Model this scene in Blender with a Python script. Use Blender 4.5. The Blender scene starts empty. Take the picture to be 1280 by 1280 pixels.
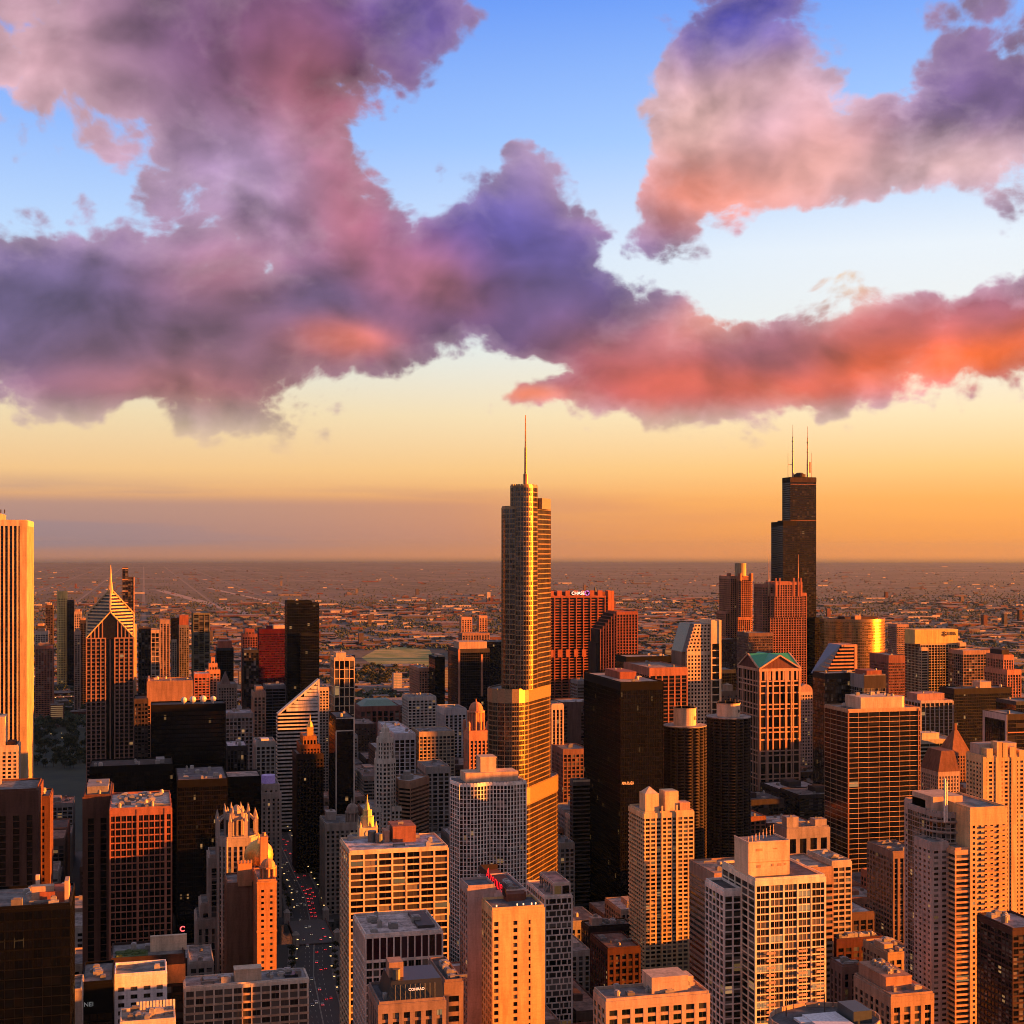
import bpy, math, random
from math import sin, cos, tan, atan, atan2, pi, sqrt, radians, floor, exp
random.seed(7)
SC = bpy.context.scene
COL = SC.collection
# ------------------------------------------------------------------ camera, light, sky, exposure
# world axes: +X is west, +Y is south, +Z is up, metres; the camera stands on an observation deck at the origin
A = radians(14.5); F = 1780.0; H = 315.0; EY = 689.0
cam_d = bpy.data.cameras.new('camera'); cam = bpy.data.objects.new('camera', cam_d); COL.objects.link(cam)
cam.location = (0, 0, H); cam.rotation_euler = (pi/2, 0, -A)
cam_d.sensor_width = 36; cam_d.lens = 36*F/1280; cam_d.shift_y = (EY-640)/1280
cam_d.clip_start = 1; cam_d.clip_end = 200000
SC.camera = cam
SC.view_settings.view_transform = 'Standard'; SC.view_settings.look = 'None'
SC.view_settings.gamma = 1; SC.view_settings.use_curve_mapping = False
EXPO = 2.45
SC.view_settings.exposure = EXPO
SC.cycles.use_denoising = True; SC.cycles.filter_width = 1.0
SC.cycles.max_bounces = 6; SC.cycles.volume_bounces = 1; SC.cycles.diffuse_bounces = 2; SC.cycles.glossy_bounces = 3
SC.cycles.sample_clamp_indirect = 4
SUN_AZ = radians(286.0); SUN_EL = radians(4.2)
sun_d = bpy.data.lights.new('sun', 'SUN'); sun_d.energy = 5.0; sun_d.angle = radians(0.6); sun_d.color = (1.0, 0.255, 0.014)
sun = bpy.data.objects.new('sun', sun_d); COL.objects.link(sun)
SV = (-sin(SUN_AZ)*cos(SUN_EL), -cos(SUN_AZ)*cos(SUN_EL), sin(SUN_EL))      # towards the sun
import mathutils
sun.rotation_euler = mathutils.Vector(SV).to_track_quat('Z', 'Y').to_euler()

def srgb(r, g, b):
    f = lambda c: (c/255/12.92) if c/255 <= 0.04045 else ((c/255+0.055)/1.055)**2.4
    return (f(r), f(g), f(b))

class NT:
    """small helper that strings shader nodes together"""
    def __init__(s, tree): s.t = tree
    def n(s, typ, **kw):
        nd = s.t.nodes.new(typ)
        for k, v in kw.items(): setattr(nd, k, v)
        return nd
    def set(s, sock, v):
        if isinstance(v, bpy.types.NodeSocket): s.t.links.new(v, sock)
        elif v is not None:
            if isinstance(v, (tuple, list)) and len(v) == 3 and sock.type == 'RGBA': v = tuple(v)+(1,)
            sock.default_value = v
    def math(s, op, a, b=None, c=None, clamp=False):
        nd = s.n('ShaderNodeMath', operation=op, use_clamp=clamp)
        s.set(nd.inputs[0], a)
        if b is not None: s.set(nd.inputs[1], b)
        if c is not None: s.set(nd.inputs[2], c)
        return nd.outputs[0]
    def vmath(s, op, a, b=None, scale=None):
        nd = s.n('ShaderNodeVectorMath', operation=op)
        s.set(nd.inputs[0], a)
        if b is not None: s.set(nd.inputs[1], b)
        if scale is not None: s.set(nd.inputs[3], scale)
        return nd.outputs['Value'] if op in ('DOT_PRODUCT', 'LENGTH') else nd.outputs[0]
    def mix(s, fac, a, b):
        nd = s.n('ShaderNodeMix', data_type='RGBA', blend_type='MIX')
        s.set(nd.inputs[0], fac); s.set(nd.inputs[6], a); s.set(nd.inputs[7], b)
        return nd.outputs[2]
    def mulc(s, a, b, fac=1.0):
        nd = s.n('ShaderNodeMix', data_type='RGBA', blend_type='MULTIPLY')
        s.set(nd.inputs[0], fac); s.set(nd.inputs[6], a); s.set(nd.inputs[7], b)
        return nd.outputs[2]
    def noise(s, vec, scale, detail=4, rough=.55, dist=0.0, dim='3D'):
        nd = s.n('ShaderNodeTexNoise', noise_dimensions=dim)
        s.set(nd.inputs['Vector'], vec); nd.inputs['Scale'].default_value = scale
        nd.inputs['Detail'].default_value = detail; nd.inputs['Roughness'].default_value = rough
        nd.inputs['Distortion'].default_value = dist
        return nd
    def ramp(s, fac, stops, interp='LINEAR'):
        nd = s.n('ShaderNodeValToRGB'); cr = nd.color_ramp; cr.interpolation = interp
        while len(cr.elements) < len(stops): cr.elements.new(0.5)
        for e, (p, c) in zip(cr.elements, stops):
            e.position = p; e.color = tuple(c)+(1,) if len(c) == 3 else c
        s.set(nd.inputs[0], fac)
        return nd.outputs[0]
    def mapr(s, v, a, b, c=0.0, d=1.0, smooth=True):
        nd = s.n('ShaderNodeMapRange', interpolation_type='SMOOTHSTEP' if smooth else 'LINEAR')
        for i, x in enumerate((v, a, b, c, d)): s.set(nd.inputs[i], x)
        return nd.outputs[0]

def sky_uv(px, py):
    """picture position of a sky feature -> azimuth and elevation, in thousands of pixels"""
    x = (px-640)/F; v = (EY-py)/F
    return (atan(x)*F/1000, atan(v/sqrt(1+x*x))*F/1000)

world = bpy.data.worlds.new('World'); SC.world = world; world.use_nodes = True
def build_sky():
    t = world.node_tree; t.nodes.clear(); N = NT(t)
    out = N.n('ShaderNodeOutputWorld'); bg = N.n('ShaderNodeBackground')
    tc = N.n('ShaderNodeTexCoord')
    mp = N.n('ShaderNodeVectorRotate', rotation_type='Z_AXIS'); N.set(mp.inputs['Vector'], tc.outputs['Generated']); mp.inputs['Angle'].default_value = A
    sp = N.n('ShaderNodeSeparateXYZ'); N.set(sp.inputs[0], mp.outputs[0])
    az = N.math('MULTIPLY', N.math('ARCTAN2', sp.outputs[0], sp.outputs[1]), F/1000)
    el = N.math('MULTIPLY', N.math('ARCSINE', sp.outputs[2]), F/1000)
    cb = N.n('ShaderNodeCombineXYZ'); N.set(cb.inputs[0], az); N.set(cb.inputs[1], el)
    P = cb.outputs[0]
    # clear-sky gradient by elevation: two ramps, blended from left (east) to right (west, towards the sunset)
    E_ = lambda py: max(0.0, min(1.0, sky_uv(640, py)[1]/0.75))
    left = N.ramp(N.math('DIVIDE', el, 0.75), [(E_(703), srgb(186, 128, 104)), (E_(660), srgb(196, 138, 108)), (E_(632), srgb(216, 154, 110)), (E_(590), srgb(238, 192, 136)),
        (E_(520), srgb(234, 212, 172)), (E_(430), srgb(212, 226, 226)), (E_(300), srgb(184, 212, 248)), (E_(170), srgb(142, 182, 248)), (E_(0), srgb(98, 146, 240))])
    right = N.ramp(N.math('DIVIDE', el, 0.75), [(E_(703), srgb(248, 150, 70)), (E_(660), srgb(253, 164, 78)), (E_(625), srgb(255, 176, 92)), (E_(585), srgb(252, 200, 128)),
        (E_(520), srgb(250, 226, 184)), (E_(430), srgb(236, 236, 232)), (E_(320), srgb(230, 238, 246)), (E_(180), srgb(168, 204, 252)), (E_(0), srgb(112, 160, 246))])
    # warm glow around the setting sun, out of view, strengthened for glass reflections
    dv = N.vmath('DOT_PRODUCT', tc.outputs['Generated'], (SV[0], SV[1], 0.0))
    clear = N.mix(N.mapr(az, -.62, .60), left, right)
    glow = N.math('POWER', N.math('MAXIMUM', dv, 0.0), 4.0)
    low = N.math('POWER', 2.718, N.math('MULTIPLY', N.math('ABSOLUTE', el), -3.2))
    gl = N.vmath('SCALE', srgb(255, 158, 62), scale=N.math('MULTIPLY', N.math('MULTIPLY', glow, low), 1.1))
    # cloud density
    warp = N.noise(P, 5.5, 3, .5)
    wv = N.vmath('SCALE', N.vmath('SUBTRACT', warp.outputs['Color'], (.5, .5, .5)), scale=0.055)
    Q = N.vmath('ADD', P, wv)
    def gauss(src, px, py, rx, ry, rot=0.0, after=None):
        if after is not None:                          # evaluate the patches one after another (keeps the shader stack small)
            ma = N.n('ShaderNodeVectorMath', operation='MULTIPLY_ADD'); N.set(ma.inputs[0], after); ma.inputs[1].default_value = (1e-7, 1e-7, 1e-7); N.set(ma.inputs[2], src); src = ma.outputs[0]
        u, v = sky_uv(px, py); rx /= 1000; ry /= 1000
        if rot == 0:
            q = N.vmath('MULTIPLY', N.vmath('SUBTRACT', src, (u, v, 0)), (1/rx, 1/ry, 0))
            r2 = N.vmath('DOT_PRODUCT', q, q)
        else:
            c, s_ = cos(radians(rot)), sin(radians(rot))
            e = N.vmath('SUBTRACT', src, (u, v, 0))
            a = N.vmath('DOT_PRODUCT', e, (c/rx, s_/rx, 0)); b = N.vmath('DOT_PRODUCT', e, (-s_/ry, c/ry, 0))
            r2 = N.math('MULTIPLY_ADD', a, a, N.math('MULTIPLY', b, b))
        return N.math('EXPONENT', N.math('MULTIPLY', r2, -1.0))
    dens = None
    for (px, py, rx, ry, rot, w) in CLOUDS:
        g = N.math('MULTIPLY', gauss(Q, px, py, rx, ry, rot, dens), w)
        dens = g if dens is None else N.math('ADD', dens, g)
    far = N.mapr(N.math('ABSOLUTE', az), .75, 1.1)                       # the rest of the sky: broken cloud
    dens = N.math('ADD', dens, N.math('MULTIPLY', far, .28))
    st = N.n('ShaderNodeMapping'); N.set(st.inputs[0], Q); st.inputs[3].default_value = (1, 1.35, 1)
    def billow(src, scale, det):
        vo = N.n('ShaderNodeTexVoronoi', feature='F1', voronoi_dimensions='2D'); N.set(vo.inputs['Vector'], src)
        vo.inputs['Scale'].default_value = scale
        vo.inputs['Detail'].default_value = det; vo.inputs['Roughness'].default_value = .5; vo.inputs['Lacunarity'].default_value = 2.2
        return N.math('MULTIPLY_ADD', vo.outputs[0], -.5, .25)
    S0 = st.outputs[0]
    fine = N.noise(S0, 8.0, 9, .63, .2).outputs[0]; broad = N.noise(S0, 3.0, 2, .5).outputs[0]
    n0 = N.math('ADD', N.math('ADD', N.math('MULTIPLY', fine, .62), N.math('MULTIPLY', broad, .38)), N.math('MULTIPLY', billow(S0, 15.0, 2.0), .40))
    d0 = N.math('ADD', dens, N.math('MULTIPLY', N.math('SUBTRACT', n0, .5), 3.9))
    alpha = N.mapr(d0, .26, .74)
    alpha = N.math('MULTIPLY', alpha, N.mapr(el, .10, .2))
    thick = N.mapr(d0, .3, 1.35, 0, 1, False)
    # soft relief: the cloud body compared with itself a little way towards the low sun on the right
    def soft(src):
        return N.math('ADD', N.noise(src, 5.2, 4, .5, .3).outputs[0], N.math('MULTIPLY', billow(src, 9.0, 1.0), .42))
    r0 = soft(S0); r1 = soft(N.vmath('ADD', S0, (.026, -.034, 0)))
    relief = N.math('SUBTRACT', r0, r1)
    # cloud colour: patches of evening colour
    cc = None
    base = N.mix(thick, srgb(190, 166, 200), srgb(100, 80, 122))
    cc = base
    for (px, py, rx, ry, rot, col, w) in TINTS:
        g = N.math('MULTIPLY', gauss(Q, px, py, rx, ry, rot, cc), w, clamp=True)
        cc = N.mix(g, cc, srgb(*col))
    lum = N.math('ADD', N.math('MULTIPLY_ADD', relief, 2.2, .95), N.math('ADD', N.math('MULTIPLY', N.math('SUBTRACT', r0, .5), -.55), N.math('MULTIPLY', N.math('SUBTRACT', fine, .5), -.45)))
    cc = N.vmath('SCALE', cc, scale=N.math('MAXIMUM', lum, .35))
    hs = N.n('ShaderNodeHueSaturation'); hs.inputs['Saturation'].default_value = .98; N.set(hs.inputs['Color'], cc); cc = hs.outputs[0]
    rim = N.math('MULTIPLY', N.math('SUBTRACT', 1.0, thick), .15)
    cc = N.mix(rim, cc, N.mix(N.mapr(el, .16, .32), srgb(238, 176, 140), srgb(236, 206, 214)))
    sky = N.mix(alpha, clear, cc)
    # flat grey-mauve strata above the horizon, thinner towards the sunset
    m = N.n('ShaderNodeMapping'); N.set(m.inputs[0], P); m.inputs[3].default_value = (1.1, 15, 1)
    sn = N.noise(m.outputs[0], 1.7, 5, .5).outputs[0]
    sa = N.math('MULTIPLY', N.mapr(sn, .40, .62), N.math('MULTIPLY', N.mapr(el, -.012, .012), N.mapr(el, .10, .055)))
    sa = N.math('MAXIMUM', N.math('MULTIPLY', sa, N.mapr(az, -.7, .6, .9, .14)), N.math('MULTIPLY', N.math('MULTIPLY', N.mapr(el, .074, .055), N.mapr(el, -.01, .02)), N.mapr(az, -.1, .15, .62, .05)))
    sky = N.mix(sa, sky, N.mix(N.mapr(az, -.6, .5), srgb(152, 130, 138), srgb(220, 138, 96)))
    # below the horizon
    sky = N.mix(N.mapr(el, -.02, -.004, 1.0, 0.0), sky, srgb(70, 54, 54))
    # unseen sky behind and above the camera, dimmed and greyed to set ambient light
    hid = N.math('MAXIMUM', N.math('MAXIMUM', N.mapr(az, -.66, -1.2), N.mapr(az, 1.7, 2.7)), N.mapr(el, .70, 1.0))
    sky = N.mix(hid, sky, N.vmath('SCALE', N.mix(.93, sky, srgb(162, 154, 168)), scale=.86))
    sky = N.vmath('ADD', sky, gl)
    nishita = N.n('ShaderNodeTexSky', sky_type='NISHITA'); nishita.sun_disc = False
    nishita.sun_elevation = SUN_EL; nishita.sun_rotation = atan2(SV[0], SV[1])
    base_sky = N.vmath('SCALE', nishita.outputs[0], scale=.05)
    painted = N.vmath('SCALE', sky, scale=2.0**-EXPO*1.04)
    tot = N.vmath('ADD', painted, N.vmath('SCALE', base_sky, scale=.06))
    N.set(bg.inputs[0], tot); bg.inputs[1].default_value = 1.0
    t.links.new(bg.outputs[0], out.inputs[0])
    world.cycles.sampling_method = 'MANUAL'; world.cycles.sample_map_resolution = 512
CLOUDS = [  # centre, radii (picture pixels of the photograph's sky), tilt, weight
    (350, 20, 250, 95, 8, 1.1), (170, 45, 110, 60, -38, .8), (520, 20, 80, 110, 0, .6),
    (400, 150, 90, 110, 20, .9), (445, 265, 75, 110, 25, 1.0), (540, 345, 90, 70, -20, .9),
    (90, 110, 150, 80, -12, .8), (30, 60, 90, 70, 0, .5), (300, 200, 110, 80, 0, .75),
    (230, 340, 230, 105, 3, 1.25), (40, 390, 170, 85, 0, 1.15), (330, 430, 250, 70, 5, 1.15), (120, 470, 120, 35, 0, .8),
    (650, 265, 75, 95, 0, .95), (700, 330, 105, 95, 10, 1.15), (655, 190, 45, 35, 0, .6), (590, 380, 120, 60, 0, .8),
    (730, 430, 130, 70, -15, .85), (820, 490, 110, 42, 0, 1.0), (960, 450, 170, 62, 6, 1.2), (1150, 425, 190, 58, 8, 1.25), (1280, 420, 120, 60, 8, 1.1),
    (1055, 345, 40, 40, 20, .7), (960, 385, 70, 30, 10, .5),
    (890, 180, 120, 100, 0, 1.3), (860, 110, 80, 50, 20, .8), (1000, 170, 120, 70, -5, 1.0), (830, 260, 50, 50, 0, .7), (1090, 195, 95, 60, -10, .85),
    (930, 15, 110, 55, 0, 1.1), (1210, 60, 95, 120, 15, 1.15), (1300, 150, 80, 80, 0, .9), (1190, 225, 120, 45, -10, .55),
    (40, 240, 130, 40, 10, .12), (500, 100, 60, 60, 0, .25), (260, 525, 60, 24, 10, .5), (660, 497, 46, 12, 0, .65), (1045, 515, 40, 12, 35, .45),
    (595, 428, 60, 42, 0, -.9), (680, 458, 40, 18, 0, -.7), (530, 160, 85, 75, 20, -.6), (60, 230, 110, 50, 0, -.6), (1150, 310, 130, 60, 0, -.6), (735, 130, 50, 140, 0, -.7), (640, 80, 60, 90, 0, -.4), (775, 235, 34, 80, 0, -.75), (745, 70, 50, 90, 0, -.6), (1100, 60, 60, 70, 0, -.8), (480, 190, 60, 90, 0, -.45)]
TINTS = [
    (330, 20, 330, 120, 6, (100, 66, 110), 1.0), (250, 400, 330, 110, 0, (92, 72, 122), .95), (660, 340, 190, 110, 0, (82, 68, 142), .95),
    (60, 80, 170, 120, 0, (238, 186, 189), .95), (330, 40, 300, 120, 6, (113, 75, 120), .95), (500, 30, 90, 90, 0, (100, 86, 172), .8), (390, 130, 105, 110, 20, (151, 83, 97), .95),
    (440, 265, 62, 120, 28, (190, 99, 108), .95), (300, 210, 120, 70, 0, (179, 147, 189), .8), (200, 300, 170, 60, 0, (164, 131, 171), .85), (30, 380, 190, 80, 0, (114, 97, 147), .9),
    (150, 400, 150, 60, 0, (99, 82, 127), .8), (300, 350, 100, 60, 0, (175, 110, 126), .8), (400, 380, 90, 45, 0, (88, 77, 123), .7), (300, 450, 260, 55, 3, (124, 84, 103), .85),
    (430, 430, 60, 25, 0, (238, 119, 93), .7), (230, 490, 200, 32, 0, (159, 95, 98), .8),
    (660, 230, 80, 70, 0, (165, 139, 186), .9), (640, 300, 130, 70, 0, (90, 78, 163), .95), (690, 370, 110, 55, 0, (91, 72, 121), .9), (540, 350, 80, 45, -15, (171, 98, 112), .8),
    (760, 440, 90, 50, 0, (139, 87, 106), .85), (840, 480, 130, 50, 0, (213, 87, 71), .95), (960, 440, 110, 40, 0, (135, 83, 105), .8), (960, 485, 130, 26, 0, (211, 90, 66), .8), (900, 390, 80, 35, 15, (241, 149, 123), .8),
    (1060, 350, 50, 50, 0, (255, 214, 167), .95), (1120, 405, 140, 35, 8, (199, 101, 106), .85), (1230, 450, 150, 40, 6, (255, 102, 25), 1.0), (1100, 455, 80, 28, 5, (236, 94, 47), .8),
    (900, 150, 150, 90, 0, (246, 193, 185), .95), (900, 235, 120, 45, 0, (244, 139, 113), .95), (1010, 200, 90, 50, 0, (247, 174, 162), .9), (960, 150, 60, 40, 0, (201, 157, 178), .6),
    (930, 18, 140, 50, 0, (83, 74, 168), 1.0), (1230, 70, 120, 120, 10, (117, 89, 140), 1.0), (1190, 215, 130, 40, 0, (245, 197, 197), .8), (660, 497, 60, 16, 0, (244, 129, 94), .9)]
build_sky()
HAZE = 0.000008
# ------------------------------------------------------------------ picture <-> ground helpers
def wx(px, s):                       # west coordinate of the point of the plane Y = s that is seen at picture column px
    return s*tan(atan((px-640)/F)+A)
def sx(px, w):                       # south coordinate where the plane X = w is seen at picture column px
    return w/tan(atan((px-640)/F)+A)
def dep(w, s): return s*cos(A)+w*sin(A)
def zy(py, w, s): return H-(py-EY)*dep(w, s)/F
def ground_at(px, py, z=0.0):
    d = (H-z)*F/(py-EY); x = (px-640)/F*d
    return (d*sin(A)+x*cos(A), d*cos(A)-x*sin(A))

# ------------------------------------------------------------------ materials
def new_mat(name):
    m = bpy.data.materials.new(name); m.use_nodes = True
    m.node_tree.nodes.clear(); N = NT(m.node_tree)
    out = N.n('ShaderNodeOutputMaterial'); b = N.n('ShaderNodeBsdfPrincipled')
    m.node_tree.links.new(b.outputs[0], out.inputs[0])
    return m, N, b
_M = {}
def wall_mat(col, rough=.78, metal=0.0, dirt=.28):
    key = ('w', tuple(round(c, 3) for c in col), rough, metal)
    if key in _M: return _M[key]
    m, N, b = new_mat('masonry'); tc = N.n('ShaderNodeTexCoord')
    mp = N.n('ShaderNodeMapping'); N.set(mp.inputs[0], tc.outputs['Object']); mp.inputs[3].default_value = (1, 1, .12)
    n1 = N.noise(mp.outputs[0], .35, 5, .65).outputs[0]; n2 = N.noise(tc.outputs['Object'], .045, 3, .5).outputs[0]
    v = N.math('ADD', N.mapr(n1, .3, .7, 1-dirt, 1+dirt*.35), N.mapr(n2, .3, .7, -dirt*.4, dirt*.3))
    sz = N.n('ShaderNodeSeparateXYZ'); N.set(sz.inputs[0], tc.outputs['Object'])      # panel courses
    jt = N.math('LESS_THAN', N.math('FRACT', N.math('DIVIDE', sz.outputs[2], 3.45)), .05)
    n3 = N.noise(tc.outputs['Object'], 1.3, 2, .5).outputs[0]
    v = N.math('MULTIPLY', N.math('ADD', v, N.mapr(n3, .3, .7, -.07, .06)), N.math('MULTIPLY_ADD', jt, -.13, 1.0))
    N.set(b.inputs['Base Color'], N.vmath('SCALE', col, scale=v))
    b.inputs['Roughness'].default_value = rough; b.inputs['Metallic'].default_value = metal
    b.inputs['Specular IOR Level'].default_value = .10
    _M[key] = m; return m
def glass_mat(kind):
    key = ('g', kind)
    if key in _M: return _M[key]
    col, rough, metal, lit, blind, wob = GLASS[kind]
    m, N, b = new_mat('window_glass_'+kind); uv = N.n('ShaderNodeUVMap')
    fl = N.vmath('FLOOR', uv.outputs[0]); wn = N.n('ShaderNodeTexWhiteNoise', noise_dimensions='2D'); N.set(wn.inputs['Vector'], fl)
    sp = N.n('ShaderNodeSeparateColor'); N.set(sp.inputs[0], wn.outputs['Color'])
    r, g, bl = sp.outputs
    c = N.mix(N.math('MULTIPLY', N.mapr(r, .55, 1.0, 0, 1, False), blind), tuple(x*.8 for x in col), (.30, .26, .23))
    c = N.vmath('SCALE', c, scale=N.math('MULTIPLY_ADD', g, .9, .55))
    N.set(b.inputs['Base Color'], c)
    N.set(b.inputs['Roughness'], N.math('MULTIPLY_ADD', g, .10, rough)); b.inputs['Metallic'].default_value = metal
    b.inputs['IOR'].default_value = 1.5
    # every pane sits a little out of true, so each mirrors its own piece of sky
    ge = N.n('ShaderNodeNewGeometry')
    nv = N.vmath('NORMALIZE', N.vmath('ADD', ge.outputs['Normal'], N.vmath('SCALE', N.vmath('SUBTRACT', wn.outputs['Color'], (.5, .5, .5)), scale=wob)))
    N.set(b.inputs['Normal'], nv)
    em = N.mapr(bl, 1-lit, 1-lit+.002, 0, 1, False)
    N.set(b.inputs['Emission Color'], (1.0, .52, .2)); N.set(b.inputs['Emission Strength'], N.math('MULTIPLY', em, N.math('MULTIPLY_ADD', g, .06, .012)))
    _M[key] = m; return m
GLASS = {  # base colour, roughness, metallic, share of lit panes, share of blinds, pane wobble
    'dark': ((.003, .003, .005), .12, 0, .016, .42, .014), 'black': ((.0012, .0012, .002), .14, 0, .006, .03, .008),
    'bronze': ((.005, .0025, .002), .12, 0, .006, .10, .012), 'blue': ((.001, .0018, .0035), .08, .12, .004, .01, .014),
    'green': ((.003, .014, .010), .1, .1, .01, .12, .014), 'home': ((.005, .005, .006), .15, 0, .026, .6, .02),
    'red': ((.028, .002, .008), .2, 0, .0, .06, .01), 'steel': ((.11, .10, .10), .13, .9, .002, .02, .03), 'gold': ((.34, .19, .05), .20, .6, .0, .02, .02)}
def flat_mat(name, col, rough=.6, metal=0.0, emit=None, strength=0.0):
    key = ('f', name, col, rough, metal, strength)
    if key in _M: return _M[key]
    m, N, b = new_mat(name)
    tc = N.n('ShaderNodeTexCoord'); n1 = N.noise(tc.outputs['Object'], .8, 3, .6).outputs[0]
    N.set(b.inputs['Base Color'], N.vmath('SCALE', col, scale=N.mapr(n1, .3, .7, .82, 1.12)))
    b.inputs['Roughness'].default_value = rough; b.inputs['Metallic'].default_value = metal
    if emit: N.set(b.inputs['Emission Color'], emit); b.inputs['Emission Strength'].default_value = strength
    _M[key] = m; return m
def roof_mat(col):
    key = ('r', col)
    if key in _M: return _M[key]
    m, N, b = new_mat('roof_membrane'); tc = N.n('ShaderNodeTexCoord')
    n1 = N.noise(tc.outputs['Object'], .16, 6, .65).outputs[0]; n2 = N.noise(tc.outputs['Object'], .9, 3, .5).outputs[0]
    v = N.math('ADD', N.mapr(n1, .36, .64, .45, 1.15), N.mapr(n2, .35, .65, -.12, .1))
    N.set(b.inputs['Base Color'], N.vmath('SCALE', col, scale=v)); b.inputs['Roughness'].default_value = .9
    _M[key] = m; return m

# ------------------------------------------------------------------ mesh builder
class MB:
    def __init__(s): s.v = []; s.f = []; s.m = []; s.uv = []
    def face(s, pts, mi=0, uv=None):
        i = len(s.v); s.v += pts; s.f.append(tuple(range(i, i+len(pts)))); s.m.append(mi); s.uv.append(uv)
    def obox(s, o, u, n, a0, a1, t0, t1, z0, z1, mi=0):      # box along u, out along n
        i = len(s.v)
        for z in (z0, z1):
            for a, t in ((a0, t0), (a1, t0), (a1, t1), (a0, t1)):
                s.v.append((o[0]+u[0]*a+n[0]*t, o[1]+u[1]*a+n[1]*t, z))
        for q in ((0, 1, 2, 3), (7, 6, 5, 4), (0, 4, 5, 1), (1, 5, 6, 2), (2, 6, 7, 3), (3, 7, 4, 0)):
            s.f.append(tuple(i+k for k in q)); s.m.append(mi); s.uv.append(None)
    def box(s, x0, y0, z0, x1, y1, z1, mi=0):
        # (x to the west, y to the south): orientation chosen so faces point outwards
        i = len(s.v)
        s.v += [(x0, y0, z0), (x1, y0, z0), (x1, y1, z0), (x0, y1, z0), (x0, y0, z1), (x1, y0, z1), (x1, y1, z1), (x0, y1, z1)]
        for q in ((3, 2, 1, 0), (4, 5, 6, 7), (0, 1, 5, 4), (1, 2, 6, 5), (2, 3, 7, 6), (3, 0, 4, 7)):
            s.f.append(tuple(i+k for k in q)); s.m.append(mi); s.uv.append(None)
    def prism(s, poly, z0, z1, mi=0, cap=True, top=None):
        k = len(poly); i = len(s.v); top = top or poly
        s.v += [(x, y, z0) for x, y in poly]+[(x, y, z1) for x, y in top]
        for j in range(k):
            jn = (j+1) % k
            s.f.append((i+j, i+jn, i+k+jn, i+k+j)); s.m.append(mi); s.uv.append(None)
        if cap: s.f.append(tuple(i+k+j for j in range(k))); s.m.append(mi); s.uv.append(None)
    def cyl(s, x, y, r, z0, z1, n=12, mi=0, r1=None):
        r1 = r if r1 is None else r1
        c = [(cos(2*pi*j/n), sin(2*pi*j/n)) for j in range(n)]
        s.prism([(x+r*a, y+r*b) for a, b in c], z0, z1, mi, True, [(x+r1*a, y+r1*b) for a, b in c])
    def dome(s, x, y, r, z0, h, n=14, rings=5, mi=0, bulge=1.0):
        prev = None
        for k in range(rings+1):
            t = k/rings*pi/2; rr = max(r*cos(t)**bulge, .05); z = z0+h*sin(t)
            i = len(s.v); s.v += [(x+rr*cos(2*pi*j/n), y+rr*sin(2*pi*j/n), z) for j in range(n)]
            if prev is not None:
                for j in range(n):
                    jn = (j+1) % n; s.f.append((prev+j, prev+jn, i+jn, i+j)); s.m.append(mi); s.uv.append(None)
            prev = i
        s.f.append(tuple(prev+j for j in range(n))); s.m.append(mi); s.uv.append(None)
    def beam(s, p, q, r, n=5, mi=0, r1=None):
        p = mathutils.Vector(p); q = mathutils.Vector(q); d = (q-p).normalized()
        a = d.orthogonal().normalized(); b = d.cross(a); r1 = r if r1 is None else r1; i = len(s.v)
        for c, rr in ((p, r), (q, r1)):
            for j in range(n):
                t = 2*pi*j/n; w = c+a*(rr*cos(t))+b*(rr*sin(t)); s.v.append(tuple(w))
        for j in range(n):
            jn = (j+1) % n; s.f.append((i+j, i+jn, i+n+jn, i+n+j)); s.m.append(mi); s.uv.append(None)
        s.f.append(tuple(i+n+j for j in range(n))); s.m.append(mi); s.uv.append(None)
    def build(s, name, mats, parent=None, base=(0, 0, 0), smooth=False):
        if not s.f: return None
        me = bpy.data.meshes.new(name); bx, by, bz = base
        me.from_pydata([(x-bx, y-by, z-bz) for x, y, z in s.v], [], s.f)
        if not isinstance(mats, (list, tuple)): mats = [mats]
        for m in mats: me.materials.append(m)
        if len(mats) > 1: me.polygons.foreach_set('material_index', s.m)
        if any(u is not None for u in s.uv):
            l = me.uv_layers.new(name='UVMap'); data = []
            for f, u in zip(s.f, s.uv):
                for k in range(len(f)): data += list(u[k]) if u else [0.5, 0.5]
            l.data.foreach_set('uv', data)
        if smooth: me.polygons.foreach_set('use_smooth', [True]*len(s.f))
        me.update()
        o = bpy.data.objects.new(name, me); COL.objects.link(o)
        if parent is not None: o.parent = parent
        elif base != (0, 0, 0): o.location = base
        return o
def tag(o, label=None, cat=None, group=None, kind=None):
    if label: o['label'] = label
    if cat: o['category'] = cat
    if group: o['group'] = group
    if kind: o['kind'] = kind
    return o
def thing(name, loc, label, cat, group=None):
    o = bpy.data.objects.new(name, None); COL.objects.link(o); o.location = loc; o.empty_display_size = 3
    return tag(o, label, cat, group)
def copy_tree(o, parent=None):
    c = o.copy(); COL.objects.link(c)
    if parent is not None: c.parent = parent; c.matrix_parent_inverse = o.matrix_parent_inverse
    for ch in KIDS.get(o.name, []): copy_tree(ch, c)
    return c
KIDS = {}
def register(o):
    KIDS[o.name] = list(o.children)
    for c in o.children: register(c)

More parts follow.
